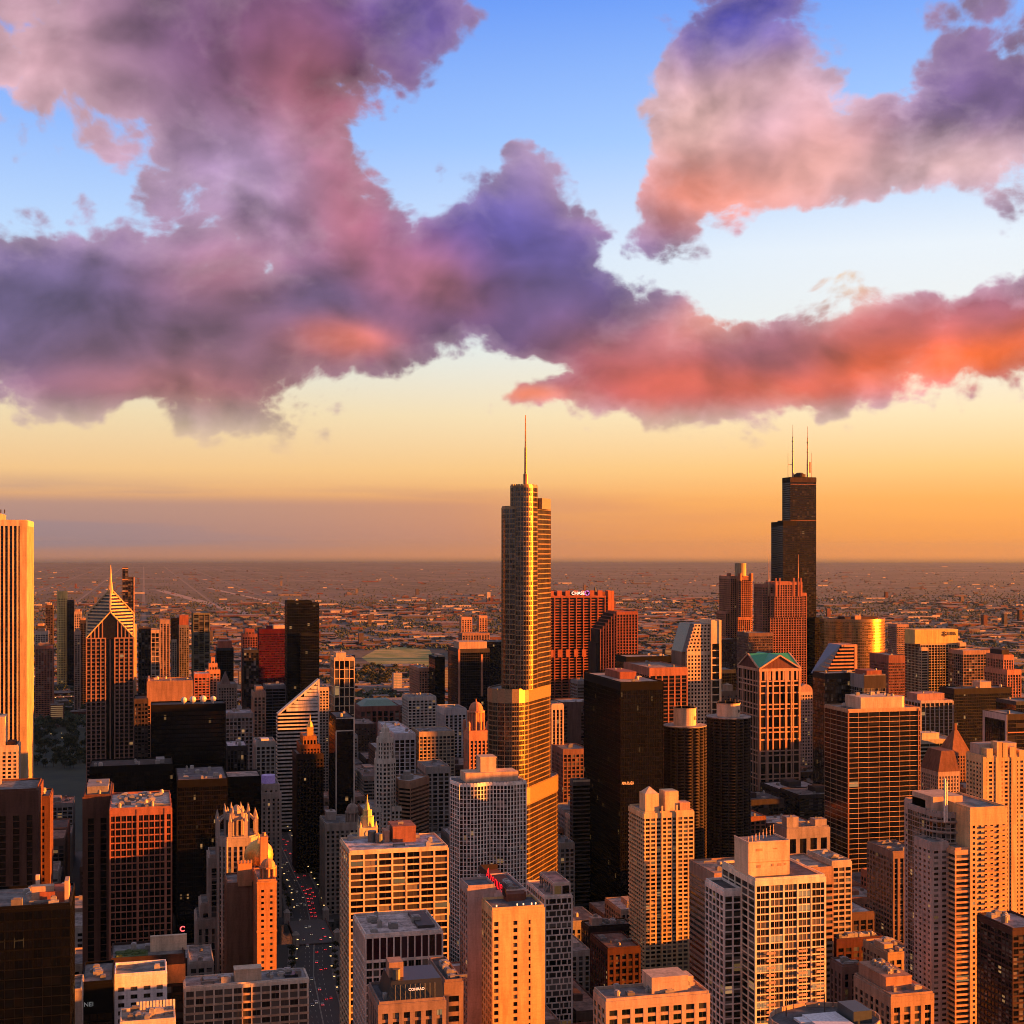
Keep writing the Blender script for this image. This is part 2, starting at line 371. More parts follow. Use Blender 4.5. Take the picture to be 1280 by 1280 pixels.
# ------------------------------------------------------------------ facades
# style: bay width, storey height, pier width/depth, spandrel height/depth, optional major piers, crown band, colours
def ST(wall, glass='dark', bay=3, fl=3.8, pw=.6, pd=.35, sh=1.0, sd=.2, major=0, mw=1.2, md=.6, crown=3, wall2=None, open=None, metal=0.0, rough=.78):
    return dict(wall=wall, glass=glass, bay=bay, fl=fl, pw=pw, pd=pd, sh=sh, sd=sd, major=major, mw=mw, md=md, crown=crown, wall2=wall2, open=open, metal=metal, rough=rough)
def facade(mf, mg, p, q, z0, z1, S, relief=True):
    L = sqrt((q[0]-p[0])**2+(q[1]-p[1])**2)
    if L < .3: return None
    u = ((q[0]-p[0])/L, (q[1]-p[1])/L); n = (u[1], -u[0])
    zt = z1-S['crown']; nb = max(1, round(L/S['bay'])); bw = L/nb; nf = max(1, round((zt-z0)/S['fl'])); fh = (zt-z0)/nf
    o = random.randint(0, 900)
    mg.face([(p[0], p[1], z0), (q[0], q[1], z0), (q[0], q[1], z1), (p[0], p[1], z1)], 0, ((o, o), (o+nb, o), (o+nb, o+nf), (o, o+nf)))
    if not relief: return None
    pd, sd = S['pd'], S['sd']; m2 = 1 if S['wall2'] else 0
    if S['open'] is not None:                            # mostly solid wall with some columns of windows
        a = 0.0
        for f0, f1 in list(S['open'])+[(None, None)]:
            e = L+pd if f0 is None else f0*L
            if e-a > .05: mf.obox(p, u, n, a, e, 0, pd, z0, z1-.06)
            if f0 is not None: a = f1*L
    else:
        for i in range(nb+1):
            w, d = S['pw'], pd
            if S['major'] and i % S['major'] == 0: w, d = S['mw'], S['md']
            if w <= 0: continue
            c = i*bw; a0, a1 = c-w/2, c+w/2
            if i == 0: a0, a1 = 0, max(w*.6, .2)
            if i == nb: a0, a1 = L-max(w*.6, .2), L+d
            mf.obox(p, u, n, a0, a1, 0, d, z0, z1-.06)
    if S['sh'] > 0:
        for j in range(nf):
            zc = z0+j*fh
            mf.obox(p, u, n, 0, L+sd, 0, sd, zc-(0 if j == 0 else S['sh']/2), zc+S['sh']/2, m2)
    cd = max(pd, sd)+.04
    if S['crown'] > 0: mf.obox(p, u, n, 0, L+cd, 0, cd, zt-S['sh']/2, z1)
    return (u, n, L, nb, bw, nf, fh, zt)

def shell(root, base, poly, z0, z1, S, faces=None, roofcol=(.20, .18, .17), parapet=1.1, panes=0, hide=(), relief_all=False):
    """one prismatic volume of a building: glazing, facade frame, roof and parapet as parts of root"""
    mf, mg = MB(), MB(); k = len(poly); info = None
    for j in range(k):
        p, q = poly[j], poly[(j+1) % k]; s = S
        nx, ny = q[1]-p[1], -(q[0]-p[0])
        if faces:
            key = 'N' if ny < -abs(nx) else 'W' if nx > abs(ny) else 'E' if -nx > abs(ny) else 'S'
            s = faces.get(key, S)
        back = (ny > 0 and abs(ny) > abs(nx)*1.2) or (nx > abs(ny) and p[0] > 150)   # faces turned away keep only the glazing and wall plane
        r = facade(mf, mg, p, q, z0, z1, s, relief_all or not back)
        if j == 0: info = (r, p)
    mats = [wall_mat(S['wall'], S['rough'], S['metal'])]
    if S['wall2']: mats.append(wall_mat(S['wall2']))
    mg.build('window_glazing', glass_mat(S['glass']), root, base)
    mf.build('facade_frame', mats, root, base)
    mr = MB(); mr.face([(x, y, z1) for x, y in poly]); roof = mr.build('roof', roof_mat(roofcol), root, base)
    if parapet:
        mp = MB()
        for j in range(k):
            p, q = poly[j], poly[(j+1) % k]; L = sqrt((q[0]-p[0])**2+(q[1]-p[1])**2)
            if L < .3: continue
            u = ((q[0]-p[0])/L, (q[1]-p[1])/L); n = (u[1], -u[0])
            mp.obox(p, u, n, 0.0, L-.5, -.5, -.03, z1-.3, z1+parapet)
        mp.build('parapet', mats[0], root, base)
    if panes and info and info[0]:
        u, n, L, nb, bw, nf, fh, zt = info[0]; p = info[1]
        pane = MB(); W = bw-S['pw']-.1; Hh = fh-S['sh']-.1
        o_ = random.randint(0, 500)
        pane.face([(0, 0, 0), (W, 0, 0), (W, 0, Hh), (0, 0, Hh)], 0, ((o_+.5, .5),)*4)
        fr = .12
        for a0, a1, b0, b1 in ((0, W, 0, fr), (0, W, Hh-fr, Hh), (0, fr, fr, Hh-fr), (W-fr, W, fr, Hh-fr), (W/2-fr/2, W/2+fr/2, fr, Hh-fr)):
            pane.box(a0, -.06, b0, a1, -.005, b1, 1)
        src = []
        for v in range(14):
            pane.uv[0] = ((o_+v+.5, v*3+.5),)*4
            src.append(pane.build('window', [glass_mat(S['glass']), wall_mat(tuple(c*.22 for c in S['wall']))]))
        cells = [(j, i) for j in range(nf-1, -1, -1) for i in range(nb)][:panes]
        for c, (j, i) in enumerate(cells):
            v = random.randrange(14)
            ob = src[c] if c < len(src) else src[v].copy()
            if c >= len(src): COL.objects.link(ob)
            a = i*bw+S['pw']/2+.05
            ob.parent = root; ob.location = (p[0]+u[0]*a+n[0]*.05-base[0], p[1]+u[1]*a+n[1]*.05-base[1], z0+j*fh+S['sh']/2+.05-base[2])
            ob.rotation_euler = (0, 0, atan2(u[1], u[0]))
    return roof
def rect(x0, y0, x1, y1): return [(x0, y0), (x1, y0), (x1, y1), (x0, y1)]
FOOT = []
def units(root, base, x0, y0, x1, y1, z, n, rnd=None, big=1.0, col=(.30, .27, .25)):
    """rooftop machinery: separate roof_unit parts"""
    rnd = rnd or random
    for _ in range(n):
        m = MB(); w = rnd.uniform(1.5, 4.5)*big; d = rnd.uniform(1.5, 5)*big; h = rnd.uniform(1.0, 3.0)*big
        cx = rnd.uniform(x0+2.5, max(x0+2.6, x1-w-2.5)); cy = rnd.uniform(y0+2.5, max(y0+2.6, y1-d-2.5))
        g = rnd.uniform(.5, 1.3)
        k = rnd.random()
        if k < .62:
            m.box(cx, cy, z, cx+w, cy+d, z+h)
            m.box(cx+w*.2, cy+d*.2, z+h, cx+w*.8, cy+d*.8, z+h+.35)
        elif k < .85:
            m.cyl(cx+w/2, cy+w/2, w*.45, z, z+h, 10); m.cyl(cx+w/2, cy+w/2, w*.3, z+h, z+h+.5, 10)
        else:
            m.box(cx, cy, z+.5, cx+w*2, cy+.8, z+1.4); m.box(cx+.2, cy+.1, z, cx+.6, cy+.6, z+.5); m.box(cx+w*2-.6, cy+.1, z, cx+w*2-.2, cy+.6, z+.5)
        m.build('roof_unit', flat_mat('roof_machinery', (col[0]*g, col[1]*g, col[2]*g), .6, .2), root, base)
LANDMARK = []
def B(name, label, cat, pa, pb, py, s, side, S, faces=None, z=None, panes=0, nunits=4, roofcol=(.17, .155, .15), parapet=1.1, ph=None, tiers=(), name_short=None, chamfer=0, units_big=1.0, z0=0.0):
    """a grid-aligned building whose north face spans picture columns pa..pb with its left top corner at row py, standing Y = s south of the camera;
    side: picture column where its east or west face ends, or ('d', depth in metres)"""
    x0, x1 = wx(pa, s), wx(pb, s)
    if isinstance(side, tuple): y1 = s+side[1]
    else: y1 = sx(side, x0 if side < pa else x1)
    y1 = min(max(y1, s+8), s+110)
    zt = z if z else zy(py, x0, s)
    base = ((x0+x1)/2, (s+y1)/2, 0.0)
    root = thing(name, base, label, cat)
    poly = rect(x0, s, x1, y1)
    if chamfer:
        c = chamfer; poly = [(x0+c, s), (x1-c, s), (x1, s+c), (x1, y1-c), (x1-c, y1), (x0+c, y1), (x0, y1-c), (x0, s+c)]
    roof = shell(root, base, poly, z0, zt, S, faces, roofcol, parapet, panes)
    FOOT.append((x0, s, x1, y1))
    if name_short: LANDMARK.append((name_short, base[0], base[1], zt))
    R = random.Random(int(pa*7+py))
    units(roof, base, x0, s, x1, y1, zt, round(nunits*(1.8 if s < 1000 else 1)), R, units_big)
    if ph:                                                # penthouse blocks: (fx0, fy0, fx1, fy1, height, colour)
        for (a, b, c, d, h, col) in ph:
            m = MB(); X0, X1 = x0+(x1-x0)*a, x0+(x1-x0)*c; Y0, Y1 = s+(y1-s)*b, s+(y1-s)*d
            m.box(X0, Y0, zt-.2, X1, Y1, zt+h); m.box(X0-.15, Y0-.15, zt+h-.7, X1+.15, Y1+.15, zt+h+.25)
            po = m.build('penthouse', wall_mat(col), root, base)
            if h > 3: units(po, base, X0, Y0, X1, Y1, zt+h+.25, 2, R, .6)
    zz = zt; X0, Y0, X1, Y1 = x0, s, x1, y1
    for (ia, ib, ic, id_, h, S2) in tiers:                # stepped upper storeys: insets from each side in metres, height
        X0 += ia; Y0 += ib; X1 -= ic; Y1 -= id_
        shell(root, base, rect(X0, Y0, X1, Y1), zz, zz+h, S2 or S, faces, roofcol, parapet*.8)
        zz += h
    root['top'] = zz
    return root, base, (x0, s, x1, y1, zt)
# ------------------------------------------------------------------ the towers (north faces towards the camera)
WHITE = (.66, .60, .56); CREAM = (.60, .50, .41); BEIGE = (.55, .41, .30); STONE = (.42, .35, .31); TAN = (.46, .31, .22); GREY = (.26, .24, .24)
BROWN = (.115, .05, .035); RBRICK = (.20, .075, .05); DBRN = (.05, .028, .022); BLACK = (.0045, .0042, .005); REDG = (.30, .10, .065); CONC = (.36, .31, .28); STEEL = (.42, .36, .30)
def D(m): return ('d', m)
# --- lake side and park edge, left
S_ = ST((.56, .42, .28), 'black', bay=4.3, fl=3.9, pw=1.6, pd=1.0, sh=1.3, sd=.1, crown=5, major=0, wall2=(.05, .035, .03))
r, b, f = B('skyscraper', 'tall white marble tower of close vertical ribs at the left edge, its corner glowing yellow', 'skyscraper', -45, 33, 650, 1505, D(85), S_, nunits=0, name_short='the white ribbed tower', parapet=.5)
m = MB(); m.box(f[0]+8, f[1]+10, f[4], f[2]-26, f[3]-10, f[4]+7); m.build('penthouse', wall_mat((.3, .22, .18)), r, b)
m = MB()
for k in range(9): m.box(f[0]+8+k*3.6, f[1]+9, f[4]+7, f[0]+9+k*3.6, f[1]+10, f[4]+11)
m.box(f[0]+8, f[1]+9, f[4]+11, f[2]-28, f[1]+10, f[4]+12.2); m.build('roof_gantry', flat_mat('dark_steel', (.05, .035, .03)), r, b)
m = MB()
for k, h in ((0, 13), (5, 17), (9, 14)): m.beam((f[2]-40+k, f[1]+14, f[4]+7), (f[2]-40+k, f[1]+14, f[4]+7+h), .35)
m.build('antenna', flat_mat('dark_steel', (.05, .035, .03)), r, b)
m = MB(); m.box(f[2]-6.3, f[1]-1.1, 0, f[2]-.02, f[1]-.95, f[4]-.1); m.box(f[2]+.95, f[1], 0, f[2]+1.1, f[1]+6.3, f[4]-.1); m.build('corner_panel', wall_mat((.50, .33, .19)), r, b)
S_ = ST(BEIGE, 'home', bay=4.2, fl=3.1, pw=1.7, pd=.3, sh=1.2, sd=.25, crown=3.5)
B('apartment_tower', 'small beige apartment tower in front of the white ribbed tower, stepped at its left', 'apartment tower', -12, 22, 934, 1180, D(26), S_, ph=[(.0, .1, .52, .9, 23, BEIGE), (.6, .2, .9, .7, 3, DBRN)], name_short='the small beige stepped tower')
S_ = ST(BROWN, 'black', bay=7.5, fl=3.9, pw=4.0, pd=1.0, sh=.6, sd=.1, crown=14)
B('office_tower', 'dark brown office slab with vertical fins under the white ribbed tower, left edge', 'office tower', -40, 46, 991, 880, D(40), S_, nunits=3, name_short='the dark brown finned slab')
B('office_tower', 'narrow windowless brown wing beside the dark brown finned slab', 'office tower', 43, 62, 998, 905, D(30), ST(BROWN, 'black', bay=5, fl=3.9, pw=3, pd=.3, sh=1.5, sd=.2, crown=4, open=[(.52, .66)]), nunits=2)
r, b, f = B('glass_tower', 'black glass tower in the lower left corner with an orange-lit box on its roof', 'glass tower', -30, 88, 1139, 560, D(34), ST((.003, .0035, .005), 'blue', bay=3.2, fl=3.6, pw=.14, pd=.08, sh=.3, sd=.06, crown=1), nunits=7, name_short='the corner black glass tower', panes=60)
m = MB(); m.box(f[0]+20, f[1]+14, f[4], f[2]-12, f[1]+16, f[4]+9); m.build('roof_screen', flat_mat('pale_screen', (.6, .42, .3)), r, b)
m = MB(); m.box(f[0]+19, f[1]+8, f[4], f[0]+27, f[1]+12, f[4]+6); m.box(f[0]+31, f[1]+6, f[4], f[0]+32.5, f[1]+14, f[4]+8); m.build('penthouse', wall_mat(TAN), r, b)
m = MB(); m.box(f[2]-11.5, f[1]+7, f[4], f[2]-1, f[1]+20, f[4]+4); m.build('penthouse', wall_mat(REDG), r, b)
S_ = ST((.30, .115, .075), 'black', bay=3.0, fl=3.75, pw=.45, pd=.3, sh=.7, sd=.22, major=5, mw=1.3, md=.55, crown=3)
B('office_tower', 'red-brown grid office tower, three bays of five windows, pale cluttered roof, left foreground', 'office tower', 137, 214, 1013, 800, D(52), S_, nunits=22, roofcol=(.50, .42, .38), name_short='the red-brown grid tower', panes=100)
B('office_tower', 'dark brown tower with few vertical slots just left of the red-brown grid tower', 'office tower', 105, 138, 996, 842, D(45), ST(BROWN, 'black', bay=6, fl=3.8, pw=3.6, pd=.8, sh=.5, sd=.1, crown=12), ph=[(.1, .2, .9, .8, 4, GREY)], nunits=2)
S_ = ST((.74, .70, .74), 'dark', bay=5.0, fl=3.4, pw=2.6, pd=.3, sh=1.5, sd=.28, crown=4)
B('hotel', 'white hotel with square dark windows at the lower left beside the long beige slab', 'hotel', 143, 208, 1221, 640, D(18), S_, panes=36, nunits=1, name_short='the white hotel')
r, b, f = B('low_rise_block', 'dark block with a planted green roof and an orange box behind the white hotel', 'block', 139, 230, 1201, 662, D(26), ST(DBRN, 'dark', bay=5, fl=4, pw=.6, pd=.2, sh=1.2, sd=.15, crown=5), nunits=2, name_short='the green-roofed block')
m = MB(); m.box(f[0]+2, f[1]+3, f[4], f[0]+16, f[1]+14, f[4]+.5)
for k in range(40):
    q = random.uniform(.5, 1.6); X, Y = random.uniform(f[0]+2, f[0]+14), random.uniform(f[1]+4, f[1]+12); m.dome(X, Y, q, f[4]+.4, q*.8, 6, 2)
m.build('roof_planting', flat_mat('planting', (.05, .075, .015), .9), r, b)
m = MB(); m.box(f[2]-8.5, f[1]-.6, f[4]-12, f[2]+.6, f[1]-.2, f[4]-3.5); m.build('timber_screen', flat_mat('orange_timber', (.42, .16, .04)), r, b)
m = MB(); m.box(f[0]+17, f[1]+10, f[4], f[2]+1.5, f[1]+12, f[4]+7); m.build('roof_screen', wall_mat(BEIGE), r, b)
B('low_rise_block', 'mauve-grey windowless stair block at the bottom left beside the corner black glass tower', 'block', 88, 102, 1240, 600, D(20), ST(STONE, 'dark', bay=3, fl=4, pw=2.2, pd=.2, sh=2.6, sd=.18, crown=4, open=[(.1, .3)]), nunits=0)
r, b, f = B('hotel', 'near-black hotel with a faint white sign, left of the white hotel', 'hotel', 102, 141, 1231, 612, D(30), ST(BLACK, 'black', bay=3, fl=3.6, pw=.3, pd=.15, sh=.8, sd=.1, crown=12), nunits=3, name_short='the near-black hotel')
SIGN1 = (f, b)
r, b, f = B('low_rise_block', 'low cream penthouse terrace with an orange front at the bottom edge below the white hotel', 'block', 150, 219, 1281, 560, D(16), ST(CREAM, 'dark', bay=4, fl=4, pw=1, pd=.2, sh=1.2, sd=.15, crown=3), nunits=6, roofcol=(.3, .25, .2))
m = MB()
for k in range(12): m.box(f[0]+6+k*1.25, f[1]+15.2, f[4], f[0]+6.9+k*1.25, f[1]+15.6, f[4]+3.5)
m.build('railing', flat_mat('white_rail', (.6, .55, .5)), r, b)
S_ = ST(CREAM, 'dark', bay=4.3, fl=3.55, pw=.5, pd=.42, sh=.95, sd=.5, crown=1.2, wall2=TAN)
r, b, f = B('hotel', 'long beige slab hotel with deep window rows and cluttered roof, bottom left beside the avenue', 'hotel', 231, 385, 1235, 650, D(16), S_, panes=100, nunits=9, roofcol=(.25, .235, .245), name_short='the long beige slab', parapet=.6)
m = MB(); m.box(f[0]+22, f[1]+3.5, f[4], f[0]+34, f[1]+10, f[4]+5); m.box(f[0]+21.8, f[1]+3.3, f[4]+5, f[0]+34.2, f[1]+10.2, f[4]+5.5); m.build('penthouse', wall_mat(BEIGE), r, b)
m = MB(); n_ = 13
for k in range(n_+1):
    X = f[0]+(f[2]-f[0]-.6)*k/n_; m.box(X, f[1]-.62, f[4]-8.3, X+.6, f[1]-.48, f[4]-.2)
m.build('facade_fins', wall_mat(CREAM), r, b)
m = MB(); m.box(f[2]-10, f[1]+4, f[4], f[2]-4, f[1]+9, f[4]+1.2); m.build('skylight', flat_mat('dark_skylight', (.02, .02, .025), .2), r, b)
# --- avenue, left side: gothic tower, hotel with a gold dome, stone towers
GOTH = (.36, .29, .25)
S_ = ST(GOTH, 'dark', bay=4.2, fl=3.7, pw=1.6, pd=.9, sh=1.2, sd=.2, crown=5)
def gothic():
    s = 985.0; x0, x1 = wx(274, s), wx(321, s); y1 = s+30; zt = zy(1049, x0, s); base = ((x0+x1)/2, s+15, 0)
    r = thing('gothic_tower', base, 'gothic stone tower crowned by flying buttresses and pinnacles, standing left of the gold dome', 'skyscraper')
    c = 5; poly = [(x0+c, s), (x1-c, s), (x1, s+c), (x1, y1-c), (x1-c, y1), (x0+c, y1), (x0, y1-c), (x0, s+c)]
    shell(r, base, poly, 0, zt, S_)
    X, Y = base[0], base[1]; rr = 8.2; oc = [(X+rr*cos(pi/8+k*pi/4), Y+rr*sin(pi/8+k*pi/4)) for k in range(8)]
    zc = zy(1022, X, s); 
    S2 = ST(GOTH, 'dark', bay=3.1, fl=9, pw=1.3, pd=.7, sh=1.6, sd=.3, crown=2.5)
    shell(r, base, oc, zt, zc, S2, relief_all=True)
    for k in range(8):
        a = pi/8+k*pi/4; m = MB(); px_, py_ = X+14*cos(a), Y+14*sin(a)
        m.box(px_-1.3, py_-1.3, zt-2, px_+1.3, py_+1.3, zt+11); m.cyl(px_, py_, 1.5, zt+11, zt+17, 6, 0, .1)
        qx, qy = X+8.5*cos(a), Y+8.5*sin(a)
        for t in range(5):
            t0, t1 = t/5, (t+1)/5; f_ = lambda t: (px_+(qx-px_)*t, py_+(qy-py_)*t, zt+8+(zc-zt-9)*(1-(1-t)**1.8))
            m.beam(f_(t0), f_(t1), .8, 5)
        m.build('flying_buttress', wall_mat(GOTH), r, base)
        m = MB(); qx, qy = X+8.6*cos(a), Y+8.6*sin(a); m.box(qx-.8, qy-.8, zc-3, qx+.8, qy+.8, zc+2.5); m.cyl(qx, qy, .9, zc+2.5, zc+7, 6, 0, .08); m.build('pinnacle', wall_mat(GOTH), r, base)
    m = MB(); m.cyl(X, Y, 5, zc, zc+3, 8); m.cyl(X, Y, 3.4, zc+3, zc+6, 8, 0, 1.2); m.build('lantern', wall_mat(GOTH), r, base)
    FOOT.append((x0, s, x1, y1)); LANDMARK.append(('the gothic tower', X, Y, zc))
    # lower annex with narrow slots
    s2 = 960.0; a0, a1 = wx(247, s2), wx(272, s2)
gothic()
B('stone_building', 'stepped stone annex with tall slot windows left of the gothic tower', 'stone building', 246, 271, 1150, 1002, D(30), ST(GOTH, 'dark', bay=5, fl=5, pw=2.4, pd=.9, sh=.8, sd=.15, crown=6), tiers=[(3, 3, 3, 3, 10, None)], nunits=1, name_short='the stone annex')
B('stone_building', 'dim stone shoulder with vertical piers between the stone annex and the gothic tower', 'stone building', 262, 275, 1072, 1004, D(26), ST(GOTH, 'dark', bay=5.2, fl=3.8, pw=2.2, pd=1.0, sh=.7, sd=.15, crown=7), nunits=0, parapet=2)
def goldhotel():
    OCH = (.50, .25, .13)
    s = 884.0; x0, x1 = wx(284, s), wx(323, s); zt = zy(1106, x0, s); base = ((x0+x1)/2, s+14, 0)
    r = thing('old_hotel', base, 'old brick hotel with a gold onion dome and orange-lit corner tower beside the avenue', 'hotel')
    shell(r, base, rect(x0, s, x1, s+28), 0, zt, ST((.24, .13, .085), 'dark', bay=6, fl=3.5, pw=4, pd=.3, sh=2, sd=.28, crown=4, open=[]), faces={'E': ST(TAN, 'dark', bay=3, fl=3.5, pw=1.6, pd=.3, sh=1.6, sd=.25, crown=4)})
    xa, xb = wx(322, 852), wx(345, 852); zr = zy(1102, xa, 852)
    shell(r, base, rect(xa, 852, xb, 884), 0, zr, ST(OCH, 'dark', bay=5.2, fl=3.55, pw=3.4, pd=.3, sh=2.0, sd=.32, crown=4))
    m = MB(); m.box(xa-.6, 851.1, zr-30, xb+.6, 851.6, zr-29); m.box(xa-.6, 851.1, zr-1, xb+.6, 851.6, zr); m.build('cornice', wall_mat(OCH), r, base)
    zp = zy(1080, xa, 860); xm = (xa+xb)/2+1.5
    m = MB()
    for k in range(8): m.cyl(xm+4.2*cos(k*pi/4), 862+4.2*sin(k*pi/4), .8, zr, zp-3, 7)
    m.cyl(xm, 862, 3.4, zr, zp-3, 10); m.cyl(xm, 862, 5.2, zp-3, zp-2, 10); m.dome(xm, 862, 4.4, zp-2, 4.5, 12, 4); m.cyl(xm, 862, .5, zp+2, zp+5, 6, 0, .1)
    m.build('lantern', wall_mat(OCH), r, base)
    m = MB(); xc = wx(333, 884); m.box(xc-3.4, 886, zr, xc+1.2, 894, zy(1046, xc, 886)); m.cyl(xc-1, 890, 1.2, zy(1046, xc, 886), zy(1042, xc, 886), 8); m.build('chimney', wall_mat(OCH), r, base)
    xd = wx(324, 896); zd0 = zy(1083, xd, 896)-2; R_ = 9.0
    m = MB(); prev = None; n = 22
    prof = [(.80, -.62), (.95, -.38), (1.0, -.05), (.96, .28), (.84, .56), (.62, .80), (.36, .96), (.12, 1.05), (.05, 1.25), (.02, 1.5)]
    for (q, h) in prof:
        i = len(m.v); m.v += [(xd+R_*q*cos(2*pi*j/n), 900+R_*q*sin(2*pi*j/n), zd0+8.5+R_*h) for j in range(n)]
        if prev is not None:
            for j in range(n):
                jn = (j+1) % n; m.f.append((prev+j, prev+jn, i+jn, i+j)); m.m.append(0); m.uv.append(None)
        prev = i
    m.build('onion_dome', flat_mat('gold_leaf', (.72, .42, .10), .38, .35), r, base, smooth=True)
    m = MB(); m.cyl(xd, 900, 8.0, zt-1, zd0+2.5, 16)
    for k in range(16): m.box(xd+7.9*cos(k*pi/8)-.5, 900+7.9*sin(k*pi/8)-.5, zt-1, xd+7.9*cos(k*pi/8)+.5, 900+7.9*sin(k*pi/8)+.5, zd0+3.4)
    m.build('dome_drum', wall_mat(TAN), r, base)
    m = MB(); xq = wx(306, 880); zq = zy(1080, xq, 880); m.box(xq-4, 882, zt-1, xq+4.5, 890, zq); 
    for k in range(5): m.box(xq-4.3+k*2, 881.5, zq, xq-3.4+k*2, 882.5, zq+2)
    m.build('roof_turret', wall_mat(OCH), r, base)
    FOOT.append((x0, 852, xb, 915)); LANDMARK.append(('the gold dome', xd, 900, zd0+18))
goldhotel()
S_ = ST((.42, .32, .27), 'dark', bay=4.6, fl=3.7, pw=2.3, pd=.6, sh=1.5, sd=.15, crown=4)
r, b, f = B('art_deco_tower', 'slim limestone tower with tall central window slots and a purple-lit crown beside the avenue', 'skyscraper', 327, 351, 992, 1236, D(48), S_, nunits=0, name_short='the slim limestone tower', tiers=[(1.5, 1.5, 1.5, 3, 7, None)])
m = MB(); xm = (f[0]+f[2])/2-1.5; m.prism([(xm+6.2*cos(pi/8+k*pi/4), f[1]+12+6.2*sin(pi/8+k*pi/4)) for k in range(8)], f[4]+7, f[4]+14); m.build('octagonal_crown', flat_mat('violet_lit_stone', (.40, .34, .46), .7, 0, (.32, .14, .75), .02), r, b)
r, b, f = B('stone_building', 'small stone tower with a round tempietto roof behind the gothic tower', 'stone building', 305, 323, 1004, 1290, D(30), ST((.36, .27, .22), 'dark', bay=4, fl=3.7, pw=1.8, pd=.3, sh=1.5, sd=.25, crown=4), nunits=0)
m = MB(); xm, ym = (f[0]+f[2])/2, f[1]+10; m.cyl(xm, ym, 4.6, f[4], f[4]+6, 12); m.dome(xm, ym, 4.2, f[4]+6, 3.6, 12, 4); m.build('tempietto', flat_mat('grey_lead', (.16, .17, .2), .5), r, b)
r, b, f = B('art_deco_tower', 'dark green-black art deco tower with a gold-leaf pinnacle beside the sliced diamond tower', 'skyscraper', 371, 404, 944, 1400, D(40), ST((.035, .022, .018), 'black', bay=3.4, fl=3.6, pw=1.3, pd=.4, sh=1.2, sd=.25, crown=4), tiers=[(4, 3, 3, 3, 9, ST((.20, .075, .025), 'black', bay=3.4, fl=3.6, pw=1.3, pd=.4, sh=1.2, sd=.25, crown=3)), (3, 3, 3, 3, 8, ST((.30, .13, .04), 'black', bay=3, fl=3.6, pw=1.2, pd=.4, sh=1, sd=.25, crown=3))], nunits=0, name_short='the dark art deco tower')
m = MB(); xm, ym = (f[0]+f[2])/2+1.5, f[1]+13; z_ = f[4]+17; m.box(xm-3, ym-3, z_, xm+3, ym+3, z_+9); m.cyl(xm, ym, 3.2, z_+9, z_+14, 8, 0, 1.6); m.cyl(xm, ym, .9, z_+14, z_+22, 6, 0, .1); m.build('gold_pinnacle', flat_mat('gold_leaf', (.72, .42, .10), .38, .35), r, b)
def diamond():
    s = 1610.0; xa, xb = wx(347, s), wx(399, s); xl = wx(372, s); base = ((xa+xb)/2, s+22, 0)
    r = thing('sliced_tower', base, 'white striped tower with a sliced diamond roof face lit orange', 'skyscraper')
    zl, zp, zlow = zy(893, xa, s), zy(849, xb, s), zy(940, xa, s)
    white = (.66, .58, .52)
    # front face as one sloping outline: stripes of white bands and dark glass, each band trimmed to the slope
    def xleft(z): return xa if z <= zl else xa+(xb-xa)*(z-zl)/(zp-zl)
    mg, mf = MB(), MB()
    mg.face([(xa, s, 0), (xb, s, 0), (xb, s, zp), (xa, s, zl)], 0, ((0, 0), (12, 0), (12, 45), (0, 32)))
    mg.face([(xb, s, 0), (xb, s+16, 0), (xb, s+16, zp), (xb, s, zp)], 0, ((0, 0), (12, 0), (12, 45), (0, 45)))
    mg.face([(xa, s+16, 0), (xa, s, 0), (xa, s, zl), (xa, s+16, zl)], 0, ((0, 0), (12, 0), (12, 45), (0, 45)))
    z = 4.0; k = 0
    while z < zp-2:
        h = 1.9 if z < zl+3 else (3.4 if k % 4 else 4.9)
        x_ = xleft(z+h)
        if xb-x_ > 1: mf.box(x_+.1, s-.45, z, xb, s-.02, min(z+h, zp))
        if z+h < zl: mf.box(xa-.45, s, z, xa-.02, s+16, z+h)
        z += 4.1; k += 1
    mf.box(xb-1.6, s-.6, 0, xb+.3, s-.46, zp)
    m = MB(); m.face([(xa, s-.5, zl), (xb, s-.5, zp), (xb, s+16, zp), (xa, s+16, zl)]); m.build('sloped_roof', wall_mat(white), r, base)
    mm = MB(); L = sqrt((xb-xa)**2+(zp-zl)**2)
    for t in range(24):
        x0_, x1_ = xa+(xb-xa)*t/24, xa+(xb-xa)*(t+1)/24; za, zb = zl+(zp-zl)*t/24, zl+(zp-zl)*(t+1)/24
        mm.face([(x0_, s-.8, za-1.8), (x1_, s-.8, zb-1.8), (x1_, s-.8, zb+.5), (x0_, s-.8, za+.5)]); mm.face([(x0_, s-.8, za+.5), (x1_, s-.8, zb+.5), (x1_, s+.4, zb+.5), (x0_, s+.4, za+.5)])
    mm.build('sloped_edge', wall_mat(white), r, base)
    mg.build('window_glazing', glass_mat('blue'), r, base); mf.build('facade_bands', wall_mat(white), r, base)
    FOOT.append((xa, s, xb, s+16)); LANDMARK.append(('the sliced diamond tower', base[0], base[1], zp))
diamond()
r, b, f = B('glass_tower', 'black glass tower framed by a thin pale line, right of the dark art deco tower', 'skyscraper', 420, 443, 898, 1300, 411, ST(BLACK, 'blue', bay=2.6, fl=3.6, pw=.2, pd=.1, sh=.35, sd=.06, crown=1), nunits=2, name_short='the pale-framed black tower', roofcol=(.1, .09, .09))
m = MB(); x0, s, x1, y1, zt = f
